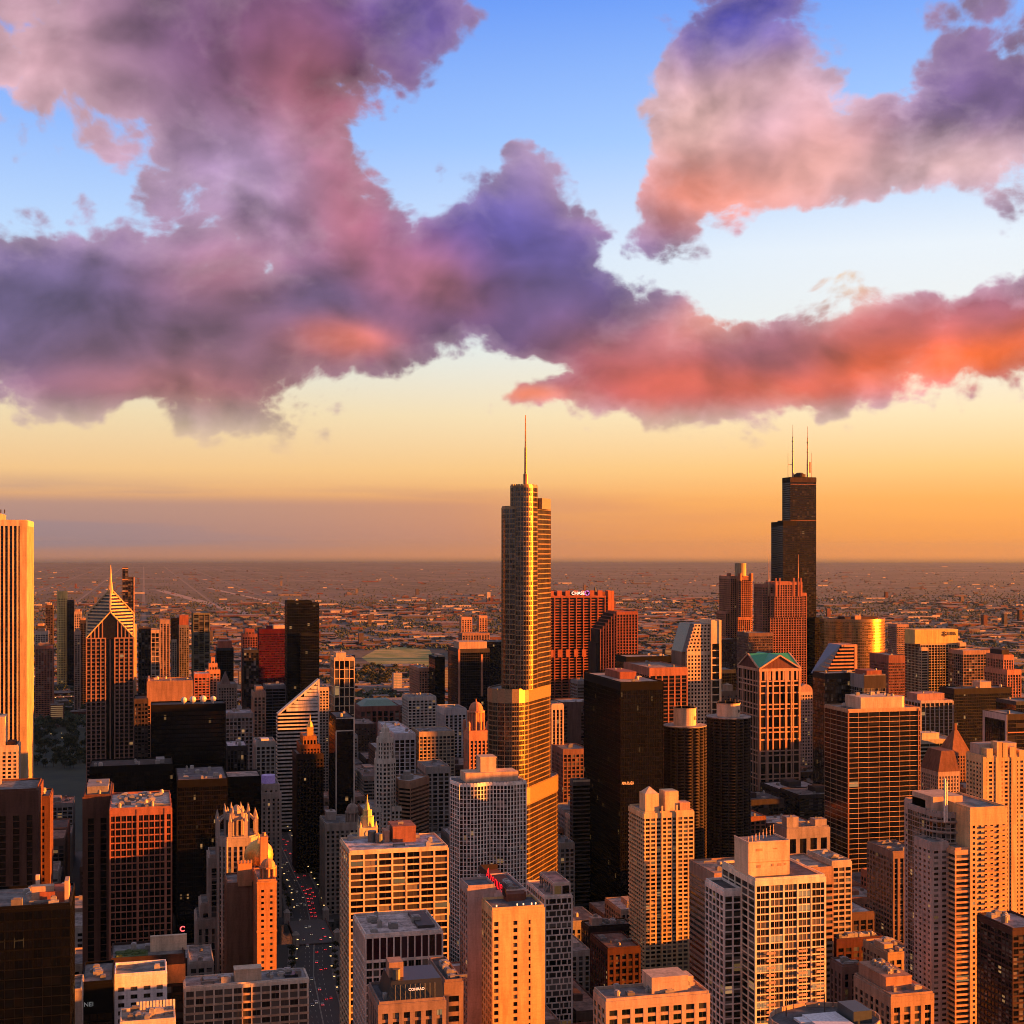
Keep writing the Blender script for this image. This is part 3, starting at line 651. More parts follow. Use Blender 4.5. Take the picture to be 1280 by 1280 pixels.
m.box(x1-.9, s-.35, 0, x1+.35, s-.12, zt+.4); m.box(x0, s-.35, zt-12, x1-.9, s-.12, zt-11); m.box(x0, s-.35, zt-.6, x1-.9, s-.12, zt+.5); m.box(x0-.4, s-.3, 60, x0+.6, s-.12, zt-12)
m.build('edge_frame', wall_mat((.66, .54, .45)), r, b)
S_ = ST((.58, .42, .28), 'dark', bay=4.1, fl=3.4, pw=.9, pd=.35, sh=.8, sd=.25, crown=3, major=3, mw=1.5, md=.5)
B('apartment_tower', 'tall narrow apartment tower with a glowing orange window grid behind the pale-framed black tower', 'apartment tower', 418, 443, 823, 1640, D(34), ST((.58, .42, .28), 'dark', bay=6.2, fl=10.5, pw=1.1, pd=.35, sh=1.0, sd=.25, crown=2.5), nunits=2, ph=[(.1, .1, .6, .8, 6, BEIGE)], name_short='the orange-grid apartment tower')
B('apartment_tower', 'slender pale tower with punched windows between the sliced diamond tower and the orange-grid tower', 'apartment tower', 399, 411, 860, 1720, D(30), ST((.50, .40, .34), 'dark', bay=3.4, fl=3.5, pw=1.4, pd=.3, sh=1.3, sd=.25, crown=3), nunits=1)
S_ = ST((.008, .010, .015), 'blue', bay=3, fl=3.7, pw=.16, pd=.1, sh=.5, sd=.08, crown=2)
r, b, f = B('glass_tower', 'tall dark blue glass tower standing highest on the left of the plain', 'skyscraper', 359, 390, 752, 1960, D(34), S_, nunits=2, name_short='the tall dark blue glass tower', roofcol=(.06, .05, .06))
m = MB(); xw = wx(399, 1966); zz = zy(752, f[2], 1966)
shell(r, b, rect(f[2], 1966, xw, 1995), 0, zz-3, S_); shell(r, b, rect(wx(376, 1945), 1945, wx(399, 1945), 1959), 0, zy(793, f[2], 1945), S_)
B('office_tower', 'deep red office slab left of the tall dark blue glass tower', 'office tower', 324, 357, 787, 2330, 322, ST((.07, .005, .014), 'red', bay=3.2, fl=4.0, pw=.35, pd=.2, sh=1.5, sd=.24, crown=6), nunits=3, ph=[(.55, .1, .98, .9, 6, BEIGE), (.3, .2, .5, .8, 5, (.14, .012, .025))], name_short='the deep red slab')
B('office_tower', 'plain dark grey slab immediately left of the deep red slab', 'office tower', 305, 323, 813, 2300, D(45), ST((.035, .033, .036), 'dark', bay=4, fl=4, pw=.3, pd=.15, sh=.4, sd=.1, crown=4), nunits=2)
B('office_tower', 'old terracotta building with an orange-lit attic standing over the plain dark grey slab', 'office building', 303, 322, 793, 2700, D(30), ST(REDG, 'dark', bay=5, fl=4.5, pw=1.8, pd=.4, sh=1.3, sd=.3, crown=5), tiers=[(6, 3, 6, 3, 9, None)], nunits=1)
B('office_tower', 'blue-black office block with a warm parapet left of the plain dark grey slab', 'office tower', 271, 292, 811, 2450, D(40), ST((.03, .035, .045), 'blue', bay=4, fl=4, pw=.2, pd=.1, sh=.4, sd=.08, crown=3), ph=[(.1, .1, .9, .9, 12, REDG)], nunits=0)
S_ = ST((.16, .14, .085), 'dark', bay=9.5, fl=4, pw=1.3, pd=.5, sh=.5, sd=.1, crown=2)
B('apartment_tower', 'tall olive ribbed tower in the left middle distance', 'apartment tower', 242, 262, 767, 2750, 236, S_, nunits=1, name_short='the olive ribbed tower', roofcol=(.1, .08, .07))
B('apartment_tower', 'grey tower with a red-lit top left of the olive ribbed tower', 'apartment tower', 224, 236, 782, 2900, D(40), ST((.20, .17, .17), 'dark', bay=5, fl=3.6, pw=1.6, pd=.3, sh=1, sd=.2, crown=4), ph=[(0.02, .1, .98, .9, 20, REDG)], nunits=1)
B('apartment_tower', 'black slab behind the red-lit grey tower', 'apartment tower', 214, 224, 773, 3020, D(40), ST(BLACK, 'black', bay=4, fl=4, pw=.4, pd=.2, sh=.5, sd=.1, crown=4), nunits=1)
B('apartment_tower', 'thin orange-lit tower between the pale lattice tower and the black slab', 'apartment tower', 215, 221, 801, 2850, D(30), ST(TAN, 'dark', bay=4, fl=4, pw=1.5, pd=.3, sh=1, sd=.2, crown=3), nunits=0)
B('apartment_tower', 'dark fluted slab beside the gabled tower', 'apartment tower', 173, 189, 785, 2350, D(40), ST((.05, .035, .035), 'dark', bay=5, fl=3.8, pw=1.6, pd=.4, sh=.4, sd=.1, crown=4), nunits=2)
B('apartment_tower', 'pale lattice tower joined to the dark fluted slab', 'apartment tower', 189, 199, 788, 2308, D(40), ST((.50, .36, .27), 'dark', bay=5, fl=7.5, pw=1.0, pd=.35, sh=1.1, sd=.3, crown=4), nunits=1)
B('apartment_tower', 'pinkish block with vertical strips behind the pale lattice tower', 'apartment tower', 200, 212, 775, 3150, D(40), ST((.34, .22, .17), 'dark', bay=6, fl=4, pw=3, pd=.4, sh=.6, sd=.1, crown=8), nunits=1)
def gabled():
    s = 1410.0; xa, xb = wx(108, s), wx(167, s); Dp = xb-xa; X, Y = (xa+xb)/2, s+Dp/2; base = (X, Y, 0)
    r = thing('gabled_tower', base, 'grey granite tower with striped gables and a needle spire, left side', 'skyscraper')
    zc, zm, za = zy(797, X, s), zy(765, X, s), zy(736, X, Y); gr = (.30, .17, .13)
    S1 = ST(gr, 'black', bay=4.1, fl=3.8, pw=1.1, pd=.45, sh=1.3, sd=.2, crown=.5, wall2=(.16, .09, .075))
    hw = Dp/2; c = 4.2
    w1 = (xa, X-c); w2 = (X+c, xb)
    poly = [(xa, s), (X-c, s), (X-c, s+4), (X+c, s+4), (X+c, s), (xb, s), (xb, Y-c), (xb-4, Y-c), (xb-4, Y+c), (xb, Y+c), (xb, s+Dp), (xa, s+Dp)]
    shell(r, base, poly, 0, zc, S1, roofcol=(.1, .07, .06), parapet=0)
    zw = zy(767, xb, Y); KA, KB = za-zm, za-zw
    zl = lambda x, y: za-KA*abs(y-Y)/hw-KB*abs(x-X)/hw             # the rotated pyramid over the shaft
    up = MB()
    pts = [(xa, s), (X, s), (xb, s), (xb, Y), (xb, s+Dp), (X, s+Dp), (xa, s+Dp), (xa, Y)]
    for k in range(8):
        p, q = pts[k], pts[(k+1) % 8]
        up.face([(p[0], p[1], zc-.3), (q[0], q[1], zc-.3), (q[0], q[1], zl(*q)-.6), (p[0], p[1], zl(*p)-.6)], 0, None)
        up.face([(p[0], p[1], zl(*p)-.6), (q[0], q[1], zl(*q)-.6), (X, Y, za-.6)], 1)
    up.build('gable_glazing', [glass_mat('black'), glass_mat('black')], r, base)
    gm = wall_mat((.56, .36, .2)); m = MB()
    for k in range(13):                                              # the piers run on up into the gables
        t = xa+.6+(xb-xa-1.2)*k/12
        if abs(t-X) < c: continue
        m.box(t-.55, s-.45, zc-1, t+.55, s-.02, zl(t, s)-.4)
        yy = s+.6+(Dp-1.2)*k/12; m.box(xb+.02, yy-.55, zc-1, xb+.45, yy+.55, zl(xb, yy)-.4)
    m.build('gable_piers', wall_mat(gr), r, base)
    lo = zl(xa, s)
    for side in range(4):                                            # stripes of pale stone on each sloping plane
        sgx, sgy = ((1, -1), (1, 1), (-1, 1), (-1, -1))[side]
        m = MB(); n = 15
        def seg(z):
            dz = za-z
            a = (0, dz/KA*hw) if dz <= KA else ((dz-KA)/KB*hw, hw)
            bq = (dz/KB*hw, 0) if dz <= KB else (hw, (dz-KB)/KA*hw)
            return a, bq
        for k in range(n):
            z0, z1 = lo+(za-lo)*(k+.08)/n, lo+(za-lo)*(k+.55)/n
            (a0, b0), (a1, b1) = seg(z0), seg(z1)
            P = lambda q, z: (X+sgx*q[0], Y+sgy*q[1], z)
            m.face([P(a0, z0), P(b0, z0), P(b1, z1), P(a1, z1)]); m.face([P(a1, z1), P(b1, z1), P(b1, z1-1.5), P(a1, z1-1.5)])
        m.build('gable_stripes', gm, r, base)
    m = MB()
    for (x, y) in ((X, s), (xb, Y), (X, s+Dp), (xa, Y)):
        m.beam((x, y, zl(x, y)+.3), (X, Y, za+.3), .9, 5)
    for k in range(8):
        p, q = pts[k], pts[(k+1) % 8]; m.beam((p[0], p[1], zl(*p)), (q[0], q[1], zl(*q)), .8, 5)
    m.build('gable_ridge', gm, r, base)
    m = MB(); m.cyl(X, Y, 3.2, za-8, za+6, 6, 0, 1.5); m.cyl(X, Y, 1.4, za+6, zy(706, X, Y), 6, 0, .25); m.build('spire', wall_mat((.70, .45, .2), .4, .4), r, base)
    m = MB(); m.box(X-3.4, s+3.6, 0, X+3.4, s+3.9, zm); m.build('central_bay', glass_mat('black'), r, base)
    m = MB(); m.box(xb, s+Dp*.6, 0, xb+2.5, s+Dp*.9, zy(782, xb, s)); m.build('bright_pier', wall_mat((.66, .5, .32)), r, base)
    FOOT.append((xa, s, xb, s+Dp)); LANDMARK.append(('the gabled tower with the needle spire', X, Y, za))
gabled()
S_ = ST((.06, .04, .036), 'dark', bay=5, fl=3.6, pw=.5, pd=.2, sh=.6, sd=.12, crown=2)
r, b, f = B('skyscraper', 'very tall slim dark tower peeping over the gabled tower, its lower half to the right', 'skyscraper', 153, 160, 710, 3400, D(30), S_, nunits=0, name_short='the very tall slim dark tower')
m = MB()
for k in range(4): m.box(f[0]-.5, f[1]-.6, f[4]-2-k*26, f[2]+.5, f[1]-.2, f[4]-.2-k*26)
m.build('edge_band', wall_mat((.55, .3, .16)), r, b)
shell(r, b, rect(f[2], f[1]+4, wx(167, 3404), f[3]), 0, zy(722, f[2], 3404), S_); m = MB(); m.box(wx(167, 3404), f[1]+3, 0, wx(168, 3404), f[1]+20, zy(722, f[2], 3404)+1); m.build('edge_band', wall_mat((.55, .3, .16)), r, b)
def gold_round():
    s = 3450.0; xm = wx(77.5, s); R_ = (wx(84, s)-wx(71, s))/2; base = (xm, s+R_, 0); zt = zy(739, xm, s)
    r = thing('apartment_tower', base, 'slim curved tower with a gold glowing round top, left distance', 'apartment tower')
    poly = [(xm+R_*cos(t*2*pi/14), s+R_+R_*sin(t*2*pi/14)) for t in range(14)]
    shell(r, base, poly, 0, zt, ST((.66, .44, .16), 'dark', bay=6, fl=5.4, pw=1.9, pd=.3, sh=2.4, sd=.2, crown=16), relief_all=True, parapet=0)
    x1 = wx(92, s); shell(r, base, rect(xm+R_*.6, s+8, x1, s+40), 0, zy(751, xm, s), ST((.05, .04, .045), 'blue', bay=5, fl=3.6, pw=.4, pd=.2, sh=.7, sd=.12, crown=3))
    LANDMARK.append(('the gold-topped curved tower', xm, s, zt))
gold_round()
for (pa, pb, py, s, col, g, lab) in (
    (57, 66, 757, 3300, (.07, .05, .05), 'dark', 'dark apartment tower with a small lit cap left of the gold-topped curved tower'),
    (45, 57, 783, 3150, (.04, .035, .04), 'dark', 'wide dark apartment block between the white ribbed tower and the dark capped tower'),
    (44, 60, 790, 2950, (.46, .34, .28), 'dark', 'grey gabled apartment block with an orange parapet low on the far left'),
    (44, 66, 808, 2800, (.32, .12, .08), 'dark', 'brick apartment block with red-lit upper storeys at the park edge'),
    (93, 101, 765, 3400, (.38, .28, .24), 'dark', 'pale apartment tower right of the gold-topped curved tower'),
    (100, 108, 776, 3000, (.05, .04, .045), 'blue', 'dark glass apartment tower half hidden behind the gabled tower'),
    (93, 100, 790, 2900, (.36, .22, .17), 'dark', 'small pinkish apartment block below the pale apartment tower')):
    B('apartment_tower', lab, 'apartment tower', pa, pb, py, s, D(36), ST(col, g, bay=5, fl=3.8, pw=1.3, pd=.3, sh=1.2, sd=.2, crown=5), nunits=1, ph=[(.15, .2, .75, .8, 5, (.42, .24, .15))])
# --- black and brown blocks left of the avenue
r, b, f = B('office_tower', 'broad tan-topped office tower behind the black slab, left middle', 'office tower', 184, 241, 853, 1400, D(40), ST((.30, .17, .12), 'black', bay=3, fl=3.8, pw=.9, pd=.3, sh=.8, sd=.2, crown=22), nunits=5, roofcol=(.26, .15, .11), ph=[(.02, .1, .06, .9, 3, TAN)], name_short='the tan-topped tower')
r, b, f = B('office_tower', 'dark stone slab joined to the left of the tan-topped tower', 'office tower', 168, 185, 875, 1395, D(40), ST((.06, .04, .035), 'dark', bay=3, fl=3.8, pw=.8, pd=.3, sh=1.2, sd=.2, crown=3), nunits=0)
r, b, f = B('office_tower', 'wide black slab with four white dishes on its roof, left middle', 'office tower', 189, 282, 883, 1265, D(30), ST(BLACK, 'black', bay=1.8, fl=3.8, pw=.2, pd=.15, sh=.9, sd=.1, crown=5), nunits=0, roofcol=(.05, .045, .045), name_short='the wide black slab')
for k, (q, rr) in enumerate(((.44, 2.6), (.56, 2.9), (.70, 3.1), (.84, 2.6))):
    m = MB(); X = f[0]+(f[2]-f[0])*q; Y = f[1]+8+k; m.cyl(X, Y, .5, f[4], f[4]+2.2, 8); m.dome(X, Y, rr, f[4]+2.4+rr*.6, rr, 14, 5); m.cyl(X, Y, rr*.75, f[4]+2.0, f[4]+2.4+rr*.6, 14, 0, rr); m.build('roof_dish', flat_mat('white_radome', (.62, .55, .5), .5), r, b, smooth=False)
B('office_tower', 'wide black office block below the wide black slab, flat dark roof', 'office tower', 112, 216, 960, 1185, D(40), ST(BLACK, 'black', bay=2, fl=3.8, pw=.25, pd=.15, sh=.9, sd=.1, crown=4), nunits=6, roofcol=(.035, .03, .03), ph=[(.8, .3, .9, .7, 3, GREY)], name_short='the wide black block')
B('office_tower', 'black steel tower with a grey patterned roof in front of the wide black slab', 'office tower', 222, 284, 976, 1130, D(66), ST(BLACK, 'black', bay=1.7, fl=3.7, pw=.25, pd=.18, sh=.9, sd=.1, crown=5), nunits=16, roofcol=(.12, .10, .11), name_short='the black steel tower', parapet=.5)
B('office_tower', 'dark building with flat pinkish roof between the black steel tower and slim limestone tower', 'office building', 284, 326, 973, 1190, D(36), ST(BLACK, 'black', bay=3, fl=3.8, pw=.4, pd=.2, sh=1.2, sd=.1, crown=4), nunits=0, roofcol=(.36, .25, .21))
B('office_tower', 'dark grey fluted block with a white cluttered roof right of the wide black slab', 'office building', 284, 309, 934, 1330, D(40), ST((.05, .045, .05), 'dark', bay=3, fl=3.8, pw=.9, pd=.4, sh=.4, sd=.1, crown=3), nunits=6, roofcol=(.42, .40, .44))
B('stone_building', 'pale stone office block with paired windows right of the fluted block', 'stone building', 320, 344, 928, 1370, D(30), ST((.42, .36, .32), 'dark', bay=4.4, fl=3.8, pw=1.5, pd=.35, sh=1.2, sd=.2, crown=4), nunits=2, ph=[(.3, .2, .7, .6, 2, WHITE)])
B('stone_building', 'brown stone tower with a tall central slot under the deep red slab', 'stone building', 317, 332, 866, 1650, D(30), ST((.30, .20, .15), 'dark', bay=4.2, fl=3.8, pw=1.8, pd=.5, sh=1, sd=.15, crown=5), nunits=0, tiers=[(3, 3, 3, 3, 6, None)])
B('office_tower', 'blue-grey banded office block below the tall dark blue glass tower', 'office building', 332, 357, 858, 1800, D(36), ST((.10, .10, .12), 'blue', bay=8, fl=3.9, pw=.3, pd=.2, sh=.9, sd=.2, crown=3), nunits=3)
r, b, f = B('stone_building', 'old stone office building with a pyramid roof between the olive tower and the red slab', 'stone building', 273, 296, 856, 2000, D(36), ST((.24, .17, .14), 'dark', bay=3.6, fl=3.8, pw=1.5, pd=.35, sh=1.3, sd=.25, crown=4), nunits=0)
m = MB(); m.prism(rect(f[0]+3, f[1]+3, f[2]-8, f[1]+22), f[4], f[4]+18, 0, True, rect(f[0]+10, f[1]+10, f[2]-15, f[1]+14)); m.build('pyramid_roof', wall_mat((.15, .10, .09)), r, b)
B('stone_building', 'orange-lit stepped terracotta building below the olive ribbed tower', 'stone building', 258, 275, 838, 2250, D(36), ST((.46, .22, .13), 'dark', bay=5, fl=4, pw=1.8, pd=.4, sh=1.3, sd=.3, crown=5), tiers=[(4, 3, 4, 3, 10, None), (4, 3, 4, 3, 9, None)], nunits=0)
B('stone_building', 'grey stone courtyard block with white cornices under the pyramid-roofed building', 'stone building', 282, 316, 893, 1560, D(40), ST((.24, .22, .22), 'dark', bay=4.4, fl=4.1, pw=1.2, pd=.35, sh=1.1, sd=.25, crown=4), nunits=5, roofcol=(.26, .25, .27))
B('office_tower', 'white-roofed office building with a red upper facade under the olive ribbed tower', 'office building', 243, 262, 843, 2180, D(40), ST((.40, .14, .09), 'dark', bay=5, fl=4, pw=1.4, pd=.4, sh=1.3, sd=.3, crown=5), nunits=3, roofcol=(.6, .55, .52))
# --- middle
def mather():
    s = 1240.0; x0, x1 = wx(471, s), wx(496, s); X = (x0+x1)/2; R_ = (x1-x0)/2*1.04; Y = s+R_; base = (X, Y, 0)
    r = thing('terracotta_tower', base, 'slender white octagonal terracotta tower with stepped lantern top, centre left', 'skyscraper')
    oc = lambda q: [(X+q*cos(pi/8+k*pi/4), Y+q*sin(pi/8+k*pi/4)) for k in range(8)]
    W_ = (.62, .53, .45); S1 = ST(W_, 'dark', bay=3.2, fl=3.7, pw=1.3, pd=.4, sh=1.4, sd=.2, crown=3)
    z1, z2, z3 = zy(950, X, s), zy(924, X, s), zy(905, X, s)
    shell(r, base, oc(R_), 0, z1, S1, relief_all=True); shell(r, base, oc(R_*.78), z1, z2, S1, relief_all=True)
    m = MB(); m.prism(oc(R_*.55), z2, z2+5); m.prism(oc(R_*.4), z2+5, z2+9); m.prism(oc(R_*.26), z2+9, z3, 0, True, oc(.15)); m.build('lantern', wall_mat(W_), r, base)
    for k in range(8):
        m = MB(); p = oc(R_*.9)[k]; m.box(p[0]-.7, p[1]-.7, z1, p[0]+.7, p[1]+.7, z1+5); m.cyl(p[0], p[1], .7, z1+5, z1+8, 6, 0, .1); m.build('pinnacle', wall_mat(W_), r, base)
    shell(r, base, rect(x0-4, s+2, x1+9, s+36), 0, zy(1010, X, s), ST(W_, 'dark', bay=3.6, fl=3.7, pw=1.4, pd=.4, sh=1.4, sd=.2, crown=3))
    FOOT.append((x0-4, s, x1+9, s+36)); LANDMARK.append(('the white octagonal tower', X, Y, z3))
mather()
S_ = ST((.36, .29, .24), 'dark', bay=4.0, fl=3.8, pw=1.9, pd=.4, sh=1.5, sd=.25, crown=5)
r, b, f = B('stone_building', 'wide stone office building with a domed cupola at the avenue corner', 'stone building', 407, 455, 1031, 1235, 400, S_, nunits=3, name_short='the cupola-topped stone building', ph=[(.1, .5, .35, .8, 7, STONE)])
m = MB(); xm, ym = f[0]+(f[2]-f[0])*.72, f[1]+9; zt = f[4]
for k in range(10): m.cyl(xm+5*cos(k*pi/5), ym+5*sin(k*pi/5), .7, zt, zt+8, 6)
m.cyl(xm, ym, 4, zt, zt+8, 12); m.cyl(xm, ym, 6, zt+8, zt+9.2, 12); m.dome(xm, ym, 5.2, zt+9.2, 7, 14, 5); m.cyl(xm, ym, .9, zt+16, zt+21, 6, 0, .1); m.build('cupola', wall_mat((.36, .27, .22)), r, b)
def clocktower():
    s = 1090.0; Wc = (.72, .55, .34)
    r, b, f = B('clock_tower', 'ornate cream terracotta clock tower with a glowing yellow spire behind the orange-grid hotel', 'clock tower', 444, 474, 1052, s, D(30), ST(Wc, 'dark', bay=3.6, fl=3.8, pw=1.6, pd=.4, sh=1.4, sd=.25, crown=4), nunits=0, name_short='the yellow spire')
    X, Y = wx(459, s+12), s+12; z0 = f[4]; m = MB(); m.box(X-7, Y-7, z0, X+7, Y+7, z0+9); m.build('clock_stage', wall_mat(Wc), r, b)
    m = MB(); m.cyl(X, Y, 5.2, z0+9, z0+17, 8); m.cyl(X, Y, 3.6, z0+17, z0+22, 8); m.cyl(X, Y, 2.2, z0+22, z0+27, 8, 0, 1.2); m.cyl(X, Y, .8, z0+27, zy(993, X, Y), 6, 0, .1); m.build('spire', wall_mat((.74, .5, .2)), r, b)
    for k in range(4):
        m = MB(); px_, py_ = X+(6 if k % 2 else -6), Y+(6 if k > 1 else -6); m.cyl(px_, py_, 1.2, z0+9, z0+14, 6, 0, .1); m.build('pinnacle', wall_mat(Wc), r, b)
    m = MB()
    for t in range(20): pass
    m.cyl(0, 0, 2.6, 0, .3, 20); o = m.build('clock_face', flat_mat('clock_dial', (.6, .55, .45), .5), r, (0, 0, 0)); o.location = (X-b[0], Y-7.05-b[1], z0+4.5); o.rotation_euler = (pi/2, 0, 0)
clocktower()
def rotated_banded():
    s = 1235.0; xc = wx(511, s); base = (xc, s+20, 0)
    r = thing('office_tower', base, 'brown diagonal office tower with ribbon-window bands right of the white octagonal tower', 'office tower')
    xl = wx(497, s+16); xr = wx(535, s+30); zt = zy(978, xc, s)
    poly = [(xc+1.5, s), (xr, s+26), (xr-14, s+46), (xl, s+30), (xl, s+9)]
    S1 = ST((.34, .19, .12), 'black', bay=30, fl=3.6, pw=.5, pd=.25, sh=1.7, sd=.3, crown=5)
    shell(r, base, poly, 0, zt, S1, relief_all=True, roofcol=(.40, .36, .34))
    m = MB(); m.cyl(xc+2, s+20, 6, zt, zt+4, 10); m.cyl(xc+2, s+20, 3.5, zt+4, zt+7, 10); m.build('penthouse', wall_mat((.30, .28, .26)), r, base)
    FOOT.append((xl, s, xr, s+46)); LANDMARK.append(('the diagonal banded tower', xc, s+20, zt))
rotated_banded()
# domed tower with colonnaded lantern
JS = (.50, .24, .155)
r, b, f = B('domed_tower', 'brick-red tower capped by a colonnaded dome, glowing orange left of the tall spired glass tower', 'skyscraper', 587, 612, 915, 1330, 580, ST(JS, 'dark', bay=3.6, fl=3.7, pw=1.5, pd=.5, sh=1.2, sd=.2, crown=8), nunits=0, name_short='the domed orange tower')
X, Y = (f[0]+f[2])/2-1, f[1]+11; zt = f[4]; R_ = 8.0; zd = zy(890, X, Y)
m = MB(); m.cyl(X, Y, R_*.78, zt, zd, 16); m.cyl(X, Y, R_+.6, zd, zd+1.4, 20)
for k in range(14): m.cyl(X+R_*cos(k*2*pi/14), Y+R_*sin(k*2*pi/14), .75, zt, zd, 6)
m.build('colonnade', wall_mat(JS), r, b)
m = MB(); m.dome(X, Y, R_*.88, zd+1.4, zy(877, X, Y)-zd-1.4, 18, 6); m.cyl(X, Y, .8, zy(877, X, Y)-.5, zy(873, X, Y), 6, 0, .2); m.build('dome', wall_mat((.46, .2, .12)), r, b)
for sx_, sy_ in ((-1, -1), (1, -1), (1, 1), (-1, 1)):
    m = MB(); qx, qy = X+sx_*9.4, Y+sy_*9.4; m.cyl(qx, qy, 1.6, zt, zt+8, 8); m.dome(qx, qy, 1.6, zt+8, 2, 8, 3); m.build('corner_turret', wall_mat(JS), r, b)
B('stone_building', 'white stone office block with tall dark window slots left of the domed orange tower', 'stone building', 556, 583, 887, 1760, 546, ST((.46, .42, .42), 'black', bay=5.2, fl=3.8, pw=2.2, pd=.5, sh=1, sd=.15, crown=7), nunits=3)
B('stone_building', 'yellowish stone block with rows of windows below the white slotted block', 'stone building', 524, 568, 916, 1570, D(45), ST((.46, .34, .24), 'dark', bay=4.6, fl=4, pw=1.2, pd=.35, sh=1.3, sd=.25, crown=4), nunits=5)
B('stone_building', 'white-fronted block with vertical bays right of the white octagonal tower', 'stone building', 493, 519, 918, 1500, 461, ST((.52, .49, .50), 'dark', bay=6, fl=4, pw=1.3, pd=.4, sh=.7, sd=.15, crown=6), nunits=6, roofcol=(.5, .5, .56))
B('stone_building', 'grey arcaded stone building with two dark bays behind the diagonal banded tower', 'stone building', 533, 562, 960, 1330, D(46), ST((.34, .30, .28), 'dark', bay=5.4, fl=4, pw=1.7, pd=.4, sh=1.2, sd=.3, crown=5), nunits=4)
B('stone_building', 'white loft building with an even window grid far behind the yellowish stone block', 'stone building', 510, 545, 872, 1950, D(45), ST((.50, .44, .40), 'dark', bay=5.4, fl=4.2, pw=1.5, pd=.35, sh=1.4, sd=.3, crown=4), nunits=4)
r, b, f = B('library', 'red-brown library with a green metal roof in the left of the old downtown', 'library', 450, 500, 884, 2140, D(60), ST((.22, .09, .07), 'dark', bay=9, fl=9, pw=3, pd=.6, sh=1.5, sd=.4, crown=6), nunits=0)
m = MB(); m.prism(rect(f[0]+3, f[1]+3, f[2]-3, f[3]-3), f[4], f[4]+9, 0, True, rect(f[0]+14, f[1]+16, f[2]-14, f[3]-16)); m.build('copper_roof', flat_mat('green_copper', (.16, .25, .21), .7), r, b)
r, b, f = B('glass_tower', 'wide dark glass office tower with orange-lit edges and flat cap behind the domed tower', 'office tower', 573, 612, 812, 2150, 560, ST((.05, .042, .045), 'blue', bay=3.4, fl=4, pw=.25, pd=.15, sh=.5, sd=.1, crown=5), nunits=3, ph=[(.05, .1, .95, .6, 11, TAN)], roofcol=(.4, .3, .28))
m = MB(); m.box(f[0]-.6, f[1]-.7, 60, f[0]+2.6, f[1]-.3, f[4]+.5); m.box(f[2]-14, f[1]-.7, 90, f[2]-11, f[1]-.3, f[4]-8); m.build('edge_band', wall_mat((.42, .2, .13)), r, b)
B('apartment_tower', 'orange-fronted block with square windows left of the wide dark glass tower', 'apartment tower', 524, 537, 836, 2250, 512, ST((.44, .2, .13), 'dark', bay=4.4, fl=4, pw=1.5, pd=.35, sh=1.3, sd=.25, crown=4), nunits=2)
B('glass_tower', 'narrow black slab between the orange-fronted block and the wide dark glass tower', 'office tower', 544, 556, 822, 2200, 536, ST(BLACK, 'black', bay=3.4, fl=4, pw=.25, pd=.15, sh=.5, sd=.1, crown=3), nunits=1, ph=[(.5, .1, .95, .9, 3, TAN)])
B('office_tower', 'pair-like brick block with a striped front right behind the wide dark glass tower', 'office tower', 578, 612, 792, 3000, D(40), ST((.30, .17, .13), 'dark', bay=6, fl=4, pw=2.2, pd=.4, sh=1, sd=.2, crown=4), nunits=2)
B('office_tower', 'orange-lit distant housing slab left of the tall spired glass tower', 'apartment tower', 577, 590, 772, 4000, D(30), ST((.48, .25, .16), 'dark', bay=8, fl=6, pw=3, pd=.4, sh=1.6, sd=.2, crown=6), nunits=0)
B('office_tower', 'second orange-lit distant housing slab nearer the tall spired glass tower', 'apartment tower', 599, 609, 770, 4050, D(30), ST((.48, .25, .16), 'dark', bay=8, fl=6, pw=3, pd=.4, sh=1.6, sd=.2, crown=6), nunits=0)
B('office_tower', 'dark slab under the distant housing slabs at the edge of the tall spired glass tower', 'office tower', 600, 640, 803, 2500, D(50), ST(BLACK, 'black', bay=3, fl=4, pw=.3, pd=.15, sh=.7, sd=.1, crown=4), nunits=2)
